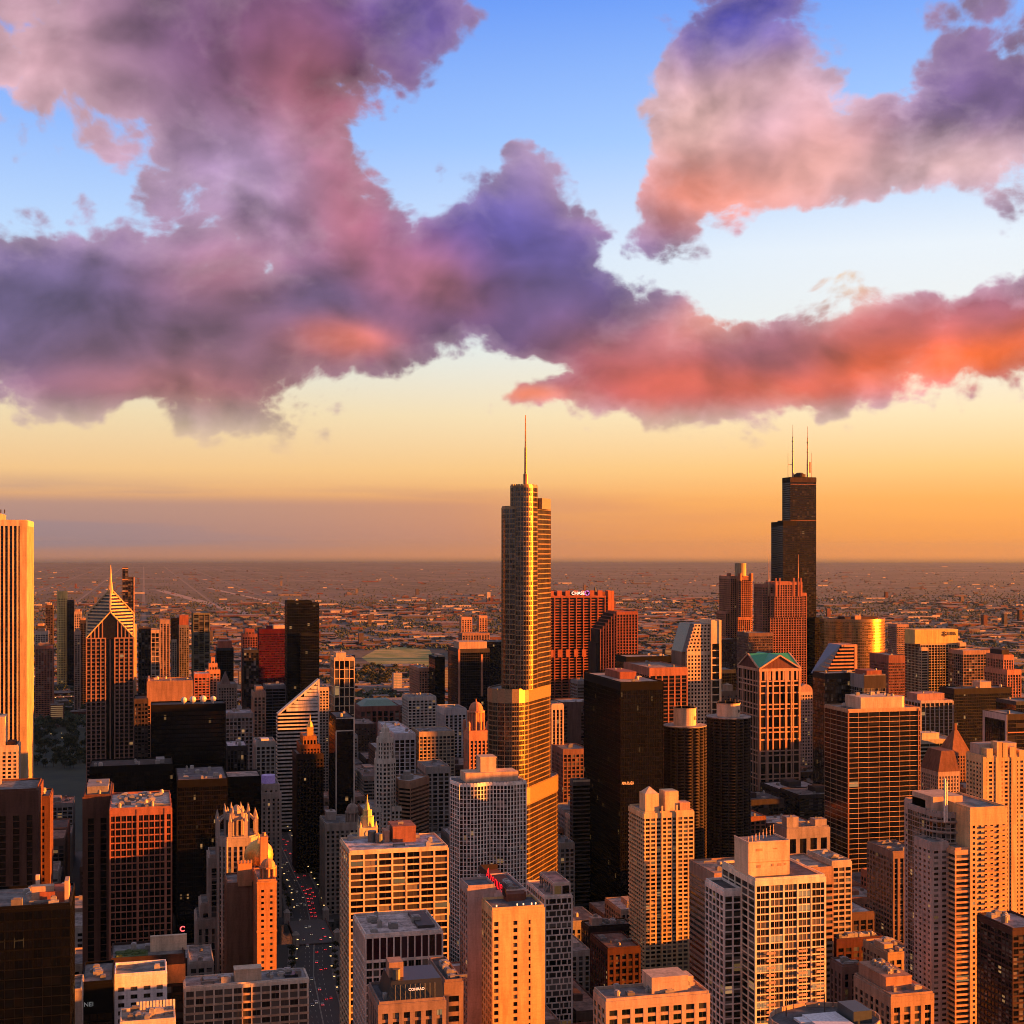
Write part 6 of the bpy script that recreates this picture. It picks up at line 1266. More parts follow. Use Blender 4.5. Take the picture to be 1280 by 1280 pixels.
r, b, f = B('stone_building', 'tan masonry block with a stepped penthouse and machinery on its long roof, bottom right', 'stone building', 1114, 1166, 1246, 660, 1068, S_, nunits=10, roofcol=(.30, .24, .24), name_short='the tan masonry block', panes=50)
x0, s, x1, y1, zt = f; m = MB(); m.box(x0+2, s+9, zt, x1-7, y1-1, zt+7); m.box(x0+1.8, s+8.8, zt+6.4, x1-6.8, y1-.8, zt+7.3); m.build('penthouse', wall_mat((.46, .25, .17)), r, b); units(r, b, x0+3, s+10, x1-8, y1-2, zt+7.3, 26, None, .8)
B('brick_building', 'brown block with a white flat roof left of the tan masonry block', 'stone building', 1053, 1072, 1208, 715, 1038, ST((.17, .10, .085), 'dark', bay=5, fl=4, pw=2.4, pd=.4, sh=1, sd=.15, crown=4), nunits=3, roofcol=(.46, .42, .45))
B('brick_building', 'low dark red building with roof plant behind the tan masonry block', 'brick building', 1046, 1104, 1176, 800, 1040, ST((.09, .03, .03), 'dark', bay=5, fl=4, pw=1.6, pd=.3, sh=1.5, sd=.2, crown=4), nunits=22, roofcol=(.24, .2, .21))
B('stone_building', 'yellowish low block between the tan masonry block and the large near apartment tower', 'stone building', 1110, 1146, 1193, 760, D(30), ST((.42, .28, .18), 'dark', bay=4.4, fl=4, pw=1.6, pd=.3, sh=1.4, sd=.2, crown=3), nunits=9, ph=[(.05, .2, .35, .6, 4, (.52, .34, .22))], roofcol=(.07, .06, .06))
B('glass_tower', 'dark balcony building cut by the right edge at the bottom', 'apartment building', 1266, 1310, 1163, 600, D(30), ST((.06, .03, .026), 'dark', bay=3, fl=3.3, pw=.4, pd=.2, sh=.9, sd=.4, crown=2), nunits=3, roofcol=(.36, .25, .24))
# ------------------------------------------------------------------ ground, streets, river, park
def ground():
    m, N, b = new_mat('city_ground'); tc = N.n('ShaderNodeTexCoord'); P = tc.outputs['Object']
    mp = N.n('ShaderNodeMapping'); N.set(mp.inputs[0], P); mp.inputs[3].default_value = (.001, .001, .001)
    K = mp.outputs[0]
    br = N.n('ShaderNodeTexBrick'); N.set(br.inputs['Vector'], K); br.offset = 0
    for k, v in (('Scale', 1.0), ('Mortar Size', .010), ('Mortar Smooth', .0), ('Brick Width', .105), ('Row Height', .2)): br.inputs[k].default_value = v
    br.inputs['Color1'].default_value = (0, 0, 0, 1); br.inputs['Color2'].default_value = (1, 1, 1, 1); br.inputs['Mortar'].default_value = (.5, .5, .5, 1)
    n1 = N.noise(K, 3.2, 6, .65); n2 = N.noise(K, .55, 4, .6); n3 = N.noise(K, 26, 3, .6)
    green = N.mix(N.mapr(n3.outputs[0], .35, .65), (.016, .020, .011), (.035, .032, .02))
    town = N.mix(N.mapr(n1.outputs[0], .35, .7), (.036, .034, .035), (.10, .088, .082))
    c = N.mix(N.mapr(N.math('ADD', N.math('MULTIPLY', n2.outputs[0], .6), N.math('MULTIPLY', n1.outputs[0], .4)), .44, .56), green, town)
    c = N.mix(N.math('MULTIPLY', br.outputs['Fac'], .55), c, (.07, .065, .062))
    N.set(b.inputs['Base Color'], c); b.inputs['Roughness'].default_value = .95
    g = MB(); n = 96; R_ = 40000.0
    g.face([(R_*cos(2*pi*k/n), R_*sin(2*pi*k/n), 0) for k in range(n)])
    tag(g.build('ground', m), kind='structure')
ground()
def asphalt(col=(.045, .042, .042)): return flat_mat('asphalt', col, .85)
AVE = [(100, 250), (104, 560), (112, 880), (122, 1060), (134, 1160), (142, 1300), (143, 2300)]       # the avenue's centre line (west, south)
def road(name, pts, w, mat, z=.004, kind='structure'):
    m = MB(); L = []; Rr = []
    for k, (x, y) in enumerate(pts):
        a = pts[max(0, k-1)]; c = pts[min(len(pts)-1, k+1)]; d = sqrt((c[0]-a[0])**2+(c[1]-a[1])**2); n = ((c[1]-a[1])/d, -(c[0]-a[0])/d)
        L.append((x-n[0]*w/2, y-n[1]*w/2, z)); Rr.append((x+n[0]*w/2, y+n[1]*w/2, z))
    for k in range(len(pts)-1): m.face([Rr[k], Rr[k+1], L[k+1], L[k]])
    o = m.build(name, mat); return tag(o, kind=kind)
road('pavement', AVE, 40, flat_mat('pavement_concrete', (.16, .14, .13), .9), .004)
road('road', AVE, 27, asphalt(), .008)
m = MB()
for k in range(len(AVE)-1):                                                       # lane dashes
    (xa, ya), (xb, yb) = AVE[k], AVE[k+1]; d = sqrt((xb-xa)**2+(yb-ya)**2); u = ((xb-xa)/d, (yb-ya)/d); n = (u[1], -u[0]); t = 0
    while t < d-6:
        for off in (-6.6, -3.3, 3.3, 6.6): m.obox((xa, ya), u, n, t, t+4, off-.08, off+.08, .012, .016)
        t += 12
    for off in (-.25, .25): m.obox((xa, ya), u, n, 0, d, off-.07, off+.07, .012, .016)
tag(m.build('road_markings', flat_mat('road_paint', (.55, .5, .42), .8)), kind='structure')
for k, y in enumerate((395, 520, 640, 760, 845, 940, 1040, 1225, 1325, 1440, 1545, 1690, 1850, 2010, 2170, 2330)):
    road('road', [(-420, y), (1400, y)], 14, asphalt((.05, .046, .044)), .012)
for k, x in enumerate((-180, -60, 20, 235, 330, 430, 530, 640, 760, 880, 1000, 1120)):
    road('road', [(x, 250), (x, 1140)], 13, asphalt((.05, .046, .044)), .016); road('road', [(x, 1215), (x, 2700)], 13, asphalt((.05, .046, .044)), .016)
def water_mat():
    m, N, b = new_mat('river_water'); tc = N.n('ShaderNodeTexCoord'); n1 = N.noise(tc.outputs['Object'], .25, 3, .5)
    bp = N.n('ShaderNodeBump'); bp.inputs['Strength'].default_value = .15; N.set(bp.inputs['Height'], n1.outputs[0]); N.set(b.inputs['Normal'], bp.outputs[0])
    N.set(b.inputs['Base Color'], (.012, .018, .016)); b.inputs['Roughness'].default_value = .12; return m
m = MB(); m.face([(-700, 1150, .02), (1500, 1150, .02), (1500, 1210, .02), (-700, 1210, .02)]); tag(m.build('river', water_mat()), kind='structure')
def bridge(x, w, label):
    r = thing('bridge', (x, 1180, 0), label, 'bridge')
    m = MB(); m.box(x-w/2, 1143, .3, x+w/2, 1217, 1.2); m.build('deck', flat_mat('bridge_deck', (.10, .085, .08), .8), r, (x, 1180, 0))
    for q in (-w/2, w/2-.5):
        m = MB(); m.box(x+q, 1143, 1.2, x+q+.5, 1217, 2.5); m.build('railing', wall_mat((.2, .09, .07)), r, (x, 1180, 0))
    for q in (-w/2-3, w/2-2):
        for y in (1141, 1214):
            m = MB(); m.box(x+q, y, 0, x+q+5, y+5, 9); m.prism(rect(x+q-.4, y-.4, x+q+5.4, y+5.4), 9, 11.5, 0, True, rect(x+q+1.6, y+1.6, x+q+3.4, y+3.4)); m.build('bridge_house', wall_mat((.42, .35, .3)), r, (x, 1180, 0))
bridge(134, 32, 'avenue bridge with four stone bridge houses over the river')
for x, lab in ((235, 'steel bridge just west of the avenue bridge'), (330, 'steel bridge behind the tall spired glass tower'), (430, 'steel bridge beside the black monolith'), (530, 'steel bridge under the corn-cob towers')):
    pass
# park and lakefront, left
def lawn_mat(name, c1, c2, sc=.02):
    m, N, b = new_mat(name); tc = N.n('ShaderNodeTexCoord'); n1 = N.noise(tc.outputs['Object'], sc, 6, .6)
    N.set(b.inputs['Base Color'], N.mix(N.mapr(n1.outputs[0], .35, .65), c1, c2)); b.inputs['Roughness'].default_value = .95; return m
m = MB(); m.face([(-330, 1560, .02), (55, 1560, .02), (55, 2650, .02), (-330, 2650, .02)]); tag(m.build('park_lawn', lawn_mat('park_grass', (.012, .018, .01), (.03, .035, .018))), kind='structure')
m = MB(); q = [ground_at(452, 822), ground_at(470, 812), ground_at(500, 808), ground_at(537, 812), ground_at(545, 826), ground_at(535, 836), ground_at(500, 838), ground_at(470, 834)]
m.face([(x, y, .03) for x, y in q]); tag(m.build('meadow', lawn_mat('meadow_grass', (.11, .16, .03), (.32, .27, .09), .012)), kind='structure')
m = MB(); q = [ground_at(0, 904), ground_at(112, 898), ground_at(112, 893), ground_at(0, 899)]; m.face([(x, y, .03) for x, y in reversed(q)]); tag(m.build('path', flat_mat('park_path', (.34, .26, .2), .9)), kind='structure')
m = MB(); q = [ground_at(40, 888), ground_at(100, 884), ground_at(100, 876), ground_at(40, 880)]; m.face([(x, y, .03) for x, y in reversed(q)]); tag(m.build('plaza', flat_mat('park_paving', (.30, .22, .17), .9)), kind='structure')
GX, GY = 402.0, 805.0
m = MB()
for k in range(-14, 60):
    X = k*GX
    m.face([(X-9, 2700, .010), (X+9, 2700, .010), (X+9, 30000, .010), (X-9, 30000, .010)])
for k in range(4, 36): m.face([(-9000, k*GY-11, .014), (26000, k*GY-11, .014), (26000, k*GY+11, .014), (-9000, k*GY+11, .014)])
tag(m.build('arterial_road_grid', flat_mat('arterial_road', (.13, .105, .09), .9)), kind='structure')
# distant avenues and rail yards as pale strips
for k, (a, b_, w) in enumerate((((60, 722), (660, 728), 60), ((430, 796), (760, 775), 26), ((200, 738), (430, 800), 70), ((260, 735), (520, 792), 40), ((800, 772), (1280, 762), 40), ((700, 719), (1280, 715), 90), ((900, 765), (1280, 775), 26))):
    road('road', [ground_at(*a), ground_at(*b_)], w, flat_mat('distant_road', (.30, .22, .18), .9), .02+.004*k)

# ------------------------------------------------------------------ ordinary downtown blocks between the named towers
R2 = random.Random(11)
PAL = [((.30, .20, .16), 'brown stone'), ((.42, .36, .32), 'pale stone'), ((.22, .09, .065), 'red brick'), ((.12, .07, .055), 'dark brown'), ((.26, .23, .22), 'grey'), ((.46, .33, .25), 'tan'), ((.05, .04, .04), 'charcoal'), ((.34, .14, .09), 'terracotta')]
def near_landmark(x, y):
    best = sorted((((lx-x)**2+(ly-y)**2), n, lx, ly) for n, lx, ly, h in LANDMARK)[:1][0]
    dx, dy = x-best[2], y-best[3]
    t = dy*cos(A)+dx*sin(A); u_ = -dy*sin(A)+dx*cos(A)
    if abs(t) > abs(u_): rel = 'behind' if t > 0 else 'in front of'
    else: rel = 'right of' if u_ > 0 else 'left of'
    return rel, best[1]
def clear_of(x0, y0, x1, y1, g=4):
    for a, b_, c, d in FOOT:
        if x0 < c+g and x1 > a-g and y0 < d+g and y1 > b_-g: return False
    return True
def on_avenue(x0, x1, y):
    for k in range(len(AVE)-1):
        if AVE[k][1] <= y <= AVE[k+1][1]:
            t = (y-AVE[k][1])/(AVE[k+1][1]-AVE[k][1]); xc = AVE[k][0]+(AVE[k+1][0]-AVE[k][0])*t
            return x0 < xc+22 and x1 > xc-22
    return False
INF = {}
PLAN = []
def infill(x0, y0, x1, y1, h):
    c, cn = R2.choice(PAL); f_ = R2.uniform(.8, 1.15); c = tuple(v*f_ for v in c)
    cx, cy = (x0+x1)/2, (y0+y1)/2; base = (cx, cy, 0)
    rel, lm = near_landmark(cx, cy)
    storeys = max(2, round(h/4)); size = 'low' if h < 22 else 'mid-rise' if h < 55 else 'tall'
    rc = R2.choice(((.16, .14, .14), (.3, .26, .25), (.44, .4, .4), (.09, .08, .085), (.25, .16, .13)))
    rn = 'dark-roofed' if sum(rc) < .5 else 'pale-roofed' if sum(rc) > 1.0 else 'grey-roofed'
    if lm.startswith(('round', 'round corn')): lm = 'the corn-cob towers'
    lab = f'{rn} {size} {cn} block {rel} {lm}'
    INF.setdefault(lab, []).append(None)
    r = thing('downtown_block', base, ' '.join(lab.split()[:16]), 'building', 'ordinary downtown blocks among the towers')
    st = ST(c, 'dark', bay=R2.choice((4.2, 5, 6)), fl=R2.choice((3.8, 4.1)), pw=R2.uniform(1.0, 2.2), pd=.35, sh=R2.uniform(.9, 1.7), sd=R2.uniform(.15, .33), crown=R2.uniform(2, 5))
    if R2.random() < .2: st['pw'] = .3; st['sh'] = 1.6; st['sd'] = .45
    rf = shell(r, base, rect(x0, y0, x1, y1), 0, h, st, roofcol=rc)
    units(rf, base, x0, y0, x1, y1, h, R2.randint(2, 6), R2, 1.1)
    if R2.random() < .6:
        m = MB(); a = R2.uniform(.15, .5); m.box(x0+(x1-x0)*a, y0+(y1-y0)*.3, h, x0+(x1-x0)*(a+.3), y0+(y1-y0)*.7, h+R2.uniform(3, 6)); m.build('penthouse', wall_mat(tuple(v*1.1 for v in c)), r, base)
    return r
YS = [250, 395, 520, 640, 760, 845, 940, 1040, 1145, None, 1225, 1325, 1440, 1545, 1690, 1850, 2010, 2170, 2330, 2500]
XS = [-180, -60, 20, None, 235, 330, 430, 530, 640, 760, 880, 1000]
INFILL_N = 0
ycols = [(250, 395), (395, 520), (520, 640), (640, 760), (760, 845), (845, 940), (940, 1040), (1040, 1140), (1225, 1325), (1325, 1440), (1440, 1545), (1545, 1690), (1690, 1850), (1850, 2010), (2010, 2170), (2170, 2330), (2340, 2500), (2510, 2680)]
xcols = [(-180, -60), (-60, 20), (20, 100), (120, 235), (235, 330), (330, 430), (430, 530), (530, 640), (640, 760), (760, 880), (880, 1000), (1000, 1120)]
for (ya, yb) in ycols:
    for (xa, xb) in xcols:
        if xa < 20 and ya > 1500: continue
        nx = 2 if xb-xa > 70 else 1; ny = 2 if yb-ya > 95 else 1
        for i in range(nx):
            for j in range(ny):
                x0 = xa+8+(xb-xa-16)*i/nx+.8; x1 = xa+8+(xb-xa-16)*(i+1)/nx-.8; y0 = ya+9+(yb-ya-18)*j/ny+.8; y1 = ya+9+(yb-ya-18)*(j+1)/ny-.8
                if R2.random() < .06: continue
                cy = (y0+y1)/2; cx = (x0+x1)/2
                d = dep(cx, cy); pxx = 640+F*(-cy*sin(A)+cx*cos(A))/max(d, 1)
                if not (-90 < pxx < 1380): continue
                if on_avenue(x0, x1, y0) or on_avenue(x0, x1, y1): continue
                if ya < 640: h = R2.uniform(14, 34)
                elif ya < 1140: h = R2.uniform(18, 52)
                elif ya < 1700: h = R2.uniform(34, 72)
                elif ya < 2100: h = R2.uniform(26, 68)
                else: h = R2.uniform(14, 44)
                # must stay below the sight line to the picture's lower edge unless visible
                if d > 0 and EY+F*(H-h)/d > 1330: continue
                if not clear_of(x0, y0, x1, y1, 1.5):
                    xq = x0+(x1-x0)*.5
                    if clear_of(x0, y0, xq, y1, 1.5): x1 = xq
                    elif clear_of(xq, y0, x1, y1, 1.5): x0 = xq
                    else: continue
                PLAN.append((x0, y0, x1, y1, h)); INFILL_N += 1
def looks(p):
    d = dep((p[0]+p[2])/2, p[1]); return (p[2]-p[0])*p[4]/d/d
PLAN.sort(key=looks, reverse=True)
for p in PLAN[:285]: infill(*p)
bw, bg, br = MB(), MB(), MB()
for (x0, y0, x1, y1, h) in PLAN[285:]:
    for p_, q_ in zip(rect(x0, y0, x1, y1), rect(x0, y0, x1, y1)[1:]+[(x0, y0)]): facade(bw, bg, p_, q_, 0, h, ST(STONE, 'dark', bay=5, fl=4, pw=1.5, pd=.35, sh=1.3, sd=.25, crown=3))
    br.face([(x0, y0, h), (x1, y0, h), (x1, y1, h), (x0, y1, h)])
if bw.f:
    i0 = len(bw.v); k0 = len(bg.v)
    for src, mi in ((bg, 1), (br, 2)):
        off = len(bw.v); bw.v += src.v
        for f_, u_ in zip(src.f, src.uv): bw.f.append(tuple(i+off for i in f_)); bw.m.append(mi); bw.uv.append(u_)
    tag(bw.build('downtown_fill', [wall_mat((.24, .17, .14)), glass_mat('dark'), roof_mat((.2, .17, .16))]), 'small leftover brown blocks deep between the downtown towers', 'buildings', kind='stuff')
print('infill', INFILL_N, 'distinct labels', len(INF))

# ------------------------------------------------------------------ the low city out to the horizon
R3 = random.Random(5)
def box_pt():
    """a random spot in view, denser towards the towers"""
    while True:
        y = 2700*(1/(1-R3.random()*.93))**.9 if R3.random() < .6 else R3.uniform(2700, 9000)
        if y > 26000: continue
        px_ = R3.uniform(-40, 1320)
        w = wx(px_, y)
        return w, y
HOUSE_COLS = [(.14, .058, .038), (.15, .10, .08), (.10, .04, .028), (.18, .14, .12), (.06, .045, .042), (.44, .36, .31), (.09, .07, .065)]
spots = []
from mathutils import noise as mnoise
def built(x, y): return mnoise.noise((x/900+3.1, y/1500, 0))+.5*mnoise.noise((x/260, y/420, 5))
GX, GY = 402.0, 805.0                                        # the arterial street grid of the plain
def on_street(x, y, g=15): return abs((x+GX/2) % GX-GX/2) < g or abs((y+GY/2) % GY-GY/2) < g
for k in range(19000):
    x, y = box_pt()
    if built(x, y) < -.02 and R3.random() < .82: continue
    if on_street(x, y, 22): continue
    x = round(x/55)*55+R3.uniform(-14, 14); y = round(y/95)*95+R3.uniform(-30, 30)
    big = R3.random()
    if big < .04: w, l, h = R3.uniform(60, 190), R3.uniform(40, 110), R3.uniform(6, 12)
    elif big < .046: w, l, h = R3.uniform(14, 24), R3.uniform(14, 24), R3.uniform(26, 54)
    elif big < .4: w, l, h = R3.uniform(18, 50), R3.uniform(14, 40), R3.uniform(5, 11)
    else: w, l, h = R3.uniform(8, 18), R3.uniform(9, 20), R3.uniform(5, 8.5)
    spots.append((x, y, w, l, h, R3.randrange(len(HOUSE_COLS))))
mead = ground_at(500, 822)
spots = [s for s in spots if not (abs(s[0]-mead[0]) < 190 and abs(s[1]-mead[1]) < 330) and clear_of(s[0]-s[2]/2, s[1]-s[3]/2, s[0]+s[2]/2, s[1]+s[3]/2, 2)]
def shown(s): d = dep(s[0], s[1]); return s[2]*s[4]/d/d*(1 if s[1] < 6000 else .7)
spots.sort(key=shown, reverse=True)
def low_house(mb, s, mi):
    x, y, w, l, h, c = s; x0, x1, y0, y1 = x-w/2, x+w/2, y-l/2, y+l/2
    if h < 10 and w < 20:                                            # pitched roof
        i = len(mb.v); e = h*.62
        mb.v += [(x0, y0, 0), (x1, y0, 0), (x1, y1, 0), (x0, y1, 0), (x0, y0, e), (x1, y0, e), (x1, y1, e), (x0, y1, e), (x, y0, h), (x, y1, h)]
        for f_, q in (((0, 1, 5, 8, 4), mi), ((2, 3, 7, 9, 6), mi), ((1, 2, 6, 5), mi), ((3, 0, 4, 7), mi), ((4, 8, 9, 7), 7), ((5, 6, 9, 8), 7)):
            mb.f.append(tuple(i+k for k in f_)); mb.m.append(q); mb.uv.append(None)
    else:
        mb.box(x0, y0, 0, x1, y1, h, mi); mb.face([(x0+.4, y0+.4, h+.05), (x1-.4, y0+.4, h+.05), (x1-.4, y1-.4, h+.05), (x0+.4, y1-.4, h+.05)], 8)
far_mats = [wall_mat(c) for c in HOUSE_COLS]+[flat_mat('shingle', (.05, .04, .038), .9), roof_mat((.20, .16, .15))]
n_ind = 0; rest = MB()
win_mat = glass_mat('dark')
for s in spots:
    if n_ind < 290:
        x, y, w, l, h, c = s; base = (x, y, 0)
        kind = 'tower block' if h > 24 else 'warehouse' if w > 55 else 'flat-roofed block'
        nm = {'tower block': 'distant_tower_block', 'warehouse': 'distant_warehouse', 'flat-roofed block': 'distant_block'}[kind]
        r = thing(nm, base, {'tower block': 'small tower block standing alone in the hazy plain beyond the towers', 'warehouse': 'long low warehouse in the hazy plain beyond the towers', 'flat-roofed block': 'flat-roofed block in the hazy plain beyond the towers'}[kind], 'building', {'tower block': 'tower blocks out on the plain', 'warehouse': 'warehouses out on the plain', 'flat-roofed block': 'flat-roofed blocks out on the plain'}[kind])
        m = MB(); m.box(x-w/2, y-l/2, 0, x+w/2, y+l/2, h); m.build('wall', far_mats[c], r, base)
        m = MB(); m.face([(x-w/2+.4, y-l/2+.4, h+.05), (x+w/2-.4, y-l/2+.4, h+.05), (x+w/2-.4, y+l/2-.4, h+.05), (x-w/2+.4, y+l/2-.4, h+.05)]); m.box(x-w*.2, y-l*.2, h, x+w*.1, y+l*.15, h+3, 0); m.build('roof', far_mats[8], r, base)
        if h > 12:
            m = MB(); z = 3
            while z < h-2:
                m.box(x-w/2+1, y-l/2-.12, z, x+w/2-1, y-l/2+.05, z+1.6); z += 3.6
            m.build('window_strips', win_mat, r, base)
        n_ind += 1
    else: low_house(rest, s, s[5])
o = rest.build('low_houses', far_mats); tag(o, 'carpet of low houses and sheds spreading over the plain to the horizon', 'houses', kind='stuff')
# ------------------------------------------------------------------ trees
leaf = [flat_mat('foliage', c, .9) for c in ((.030, .038, .014), (.045, .045, .016), (.022, .03, .014))]
bark = flat_mat('bark', (.05, .035, .025), .9)
def crown_mesh(seed, n=210, r=5.0):
    q = random.Random(seed); m = MB(); lumps = [(q.uniform(-.5, .5)*r, q.uniform(-.5, .5)*r, q.uniform(-.25, .45)*r, q.uniform(.4, .65)*r) for _ in range(7)]
    for _ in range(n):
        lx, ly, lz, lr = q.choice(lumps); a, e = q.uniform(0, 2*pi), math.asin(q.uniform(-.8, 1)); k = lr*q.uniform(.7, 1.05)
        c = mathutils.Vector((lx+k*cos(e)*cos(a), ly+k*cos(e)*sin(a), lz+k*sin(e)*.85)); d = q.uniform(.45, 1.0)
        u = mathutils.Vector((q.uniform(-1, 1), q.uniform(-1, 1), q.uniform(-.5, .5))).normalized(); v = u.orthogonal().normalized(); v.rotate(mathutils.Quaternion(u, q.uniform(0, 6)))
        m.face([tuple(c-u*d-v*d*.7), tuple(c+u*d*.2-v*d), tuple(c+u*d+v*d*.6), tuple(c-u*d*.3+v*d)], q.choice((0, 0, 1, 2)))
    return m
CR = []
for k in range(5):
    o = crown_mesh(k).build('crown', leaf); CR.append(o.data); bpy.data.objects.remove(o)
tm = MB(); tm.cyl(0, 0, .35, 0, 4.5, 7, 0, .2); tm.beam((0, 0, 3), (1.6, .8, 5.6), .14); tm.beam((0, 0, 3.2), (-1.5, .5, 5.8), .14); tm.beam((0, 0, 3.4), (.2, -1.6, 5.9), .14)
o = tm.build('trunk', bark); TR = o.data; bpy.data.objects.remove(o)
def tree(x, y, sc, group, label):
    r = thing('tree', (x, y, 0), label, 'tree', group); r.rotation_euler = (0, 0, R3.uniform(0, 6.28)); r.scale = (sc, sc, sc*R3.uniform(.85, 1.15))
    t = bpy.data.objects.new('trunk', TR); COL.objects.link(t); t.parent = r
    c = bpy.data.objects.new('crown', R3.choice(CR)); COL.objects.link(c); c.parent = r; c.location = (0, 0, 6.2)
n = 0
for _ in range(2600):                                               # the park on the left: keep to its lawns
    px_, py_ = R3.uniform(34, 120), R3.uniform(868, 962)
    if 893 < py_ < 905 or 875 < py_ < 889: continue
    x, y = ground_at(px_, py_)
    if not clear_of(x-3, y-3, x+3, y+3, 1): continue
    if n < 170: tree(x, y, R3.uniform(.9, 1.6), 'trees of the lakefront park', 'dark leafy tree in the lakefront park at the left'); n += 1
n2 = 0
for _ in range(400):                                                # the wood beside the meadow and street trees along the avenue
    px_, py_ = R3.uniform(440, 500), R3.uniform(836, 862)
    x, y = ground_at(px_, py_)
    if clear_of(x-3, y-3, x+3, y+3, 1) and n2 < 70: tree(x, y, R3.uniform(1.0, 1.7), 'trees by the meadow', 'dark leafy tree beside the green meadow'); n2 += 1
def ave_x(y):
    for k in range(len(AVE)-1):
        if AVE[k][1] <= y <= AVE[k+1][1]: return AVE[k][0]+(AVE[k+1][0]-AVE[k][0])*(y-AVE[k][1])/(AVE[k+1][1]-AVE[k][1])
    return AVE[-1][0]
for y in range(930, 1560, 15):
    if 1135 < y < 1225: continue
    for sgn in (-1, 1):
        x = ave_x(y)+sgn*16.5
        if clear_of(x-1, y-1, x+1, y+1, 0): tree(x, y, R3.uniform(.45, .7), 'street trees along the avenue', 'small street tree on the avenue pavement')
far = MB()
for k in range(34000):
    x, y = box_pt()
    if on_street(x, y) or (built(x, y) > .12 and R3.random() < .7): continue
    sz = R3.uniform(6, 12); i = len(far.v)
    if not clear_of(x-6, y-6, x+6, y+6, 2) or (abs(x-mead[0]) < 190 and abs(y-mead[1]) < 330): continue
    kx = 5; far.v += [(x+sz*.62*cos(2*pi*j/kx+k)*R3.uniform(.6, 1.2), y+sz*.62*sin(2*pi*j/kx+k)*R3.uniform(.6, 1.2), sz*R3.uniform(.25, .5)) for j in range(kx)]+[(x+R3.uniform(-2, 2), y+R3.uniform(-2, 2), sz)]+[(x, y, .5)]
    for j in range(kx):
        far.f.append((i+j, i+(j+1) % kx, i+kx)); far.m.append(0); far.uv.append(None)
        far.f.append((i+(j+1) % kx, i+j, i+kx+1)); far.m.append(0); far.uv.append(None)
o = far.build('distant_treetops', leaf[0]); tag(o, 'mass of distant dark treetops between the houses of the plain', 'trees', kind='stuff')

# ------------------------------------------------------------------ traffic and lamps on the avenue
def make_car(col, name='car'):
    r = bpy.data.objects.new(name, None); COL.objects.link(r)
    body = MB(); P = [(-2.25, .35), (2.25, .35), (2.25, .78), (1.25, .92), (.65, 1.42), (-1.15, 1.45), (-1.85, .98), (-2.25, .92)]
    for sgn in (1, -1): body.face([(sgn*.9, y, z) for y, z in (P if sgn > 0 else P[::-1])])
    for k in range(len(P)):
        (y0, z0), (y1, z1) = P[k], P[(k+1) % len(P)]; body.face([(-.9, y0, z0), (-.9, y1, z1), (.9, y1, z1), (.9, y0, z0)])
    body.build('body', flat_mat('car_paint', col, .3), r)
    w = MB()
    for sgn in (-1, 1): w.face([(sgn*.91, y, z) for y, z in ((1.0, .98), (.6, 1.34), (-1.1, 1.37), (-1.6, 1.0))])
    w.face([(-.8, 1.22, .96), (.8, 1.22, .96), (.75, .70, 1.40), (-.75, .70, 1.40)]); w.face([(-.8, -1.87, 1.0), (.8, -1.87, 1.0), (.75, -1.22, 1.43), (-.75, -1.22, 1.43)]); w.build('windows', flat_mat('car_glass', (.01, .01, .012), .1), r)
    for x, y in ((-.82, 1.4), (.82, 1.4), (-.82, -1.35), (.82, -1.35)):
        t = MB()
        for k in range(12):
            a, b_ = 2*pi*k/12, 2*pi*(k+1)/12; t.face([(x-.12, y+.33*cos(a), .33+.33*sin(a)), (x-.12, y+.33*cos(b_), .33+.33*sin(b_)), (x+.12, y+.33*cos(b_), .33+.33*sin(b_)), (x+.12, y+.33*cos(a), .33+.33*sin(a))])
        for s_ in (-.12, .12): t.face([(x+s_, y+.33*cos(2*pi*k/12), .33+.33*sin(2*pi*k/12)) for k in range(12)])
        t.build('wheel', flat_mat('tyre', (.015, .015, .016), .9), r)
    for x in (-.65, .65):
        h = MB(); h.box(x-.22, 2.24, .55, x+.22, 2.30, .75); h.build('headlight', flat_mat('headlight_lit', (.9, .85, .7), .4, 0, (1, .82, .55), .25), r)
        h = MB(); h.box(x-.24, -2.30, .62, x+.24, -2.24, .86); h.build('tail_light', flat_mat('tail_light_lit', (.5, .02, .02), .4, 0, (1, .02, .03), .9), r)
    register(r); return r
cars = [make_car(c) for c in ((.02, .02, .022), (.30, .29, .28), (.16, .02, .02), (.05, .06, .08), (.5, .48, .46))]
names = ['black', 'silver', 'dark red', 'blue-grey', 'white']
used = set(); R4 = random.Random(3); lane_y = {}
def place_car(x, y, south):
    k = R4.randrange(5); o = cars[k] if k not in used else copy_tree(cars[k]); used.add(k)
    o.location = (x, y, .03 if not 1143 < y < 1217 else 1.22); o.rotation_euler = (0, 0, 0 if south else pi)
    tag(o, f'{names[k]} car with lit {"red tail lights heading away" if south else "headlights coming this way"} on the avenue', 'car', 'cars on the avenue, '+('heading away' if south else 'coming this way'))
for lane, south in ((2.0, True), (5.2, True), (8.6, True), (-2.0, False), (-5.2, False), (-8.6, False)):
    y = 985+R4.uniform(0, 20)
    while y < 2000:
        place_car(ave_x(y)+lane, y, south); y += R4.uniform(9, 20) if (south and 1215 < y < 1330) else R4.uniform(22, 120)
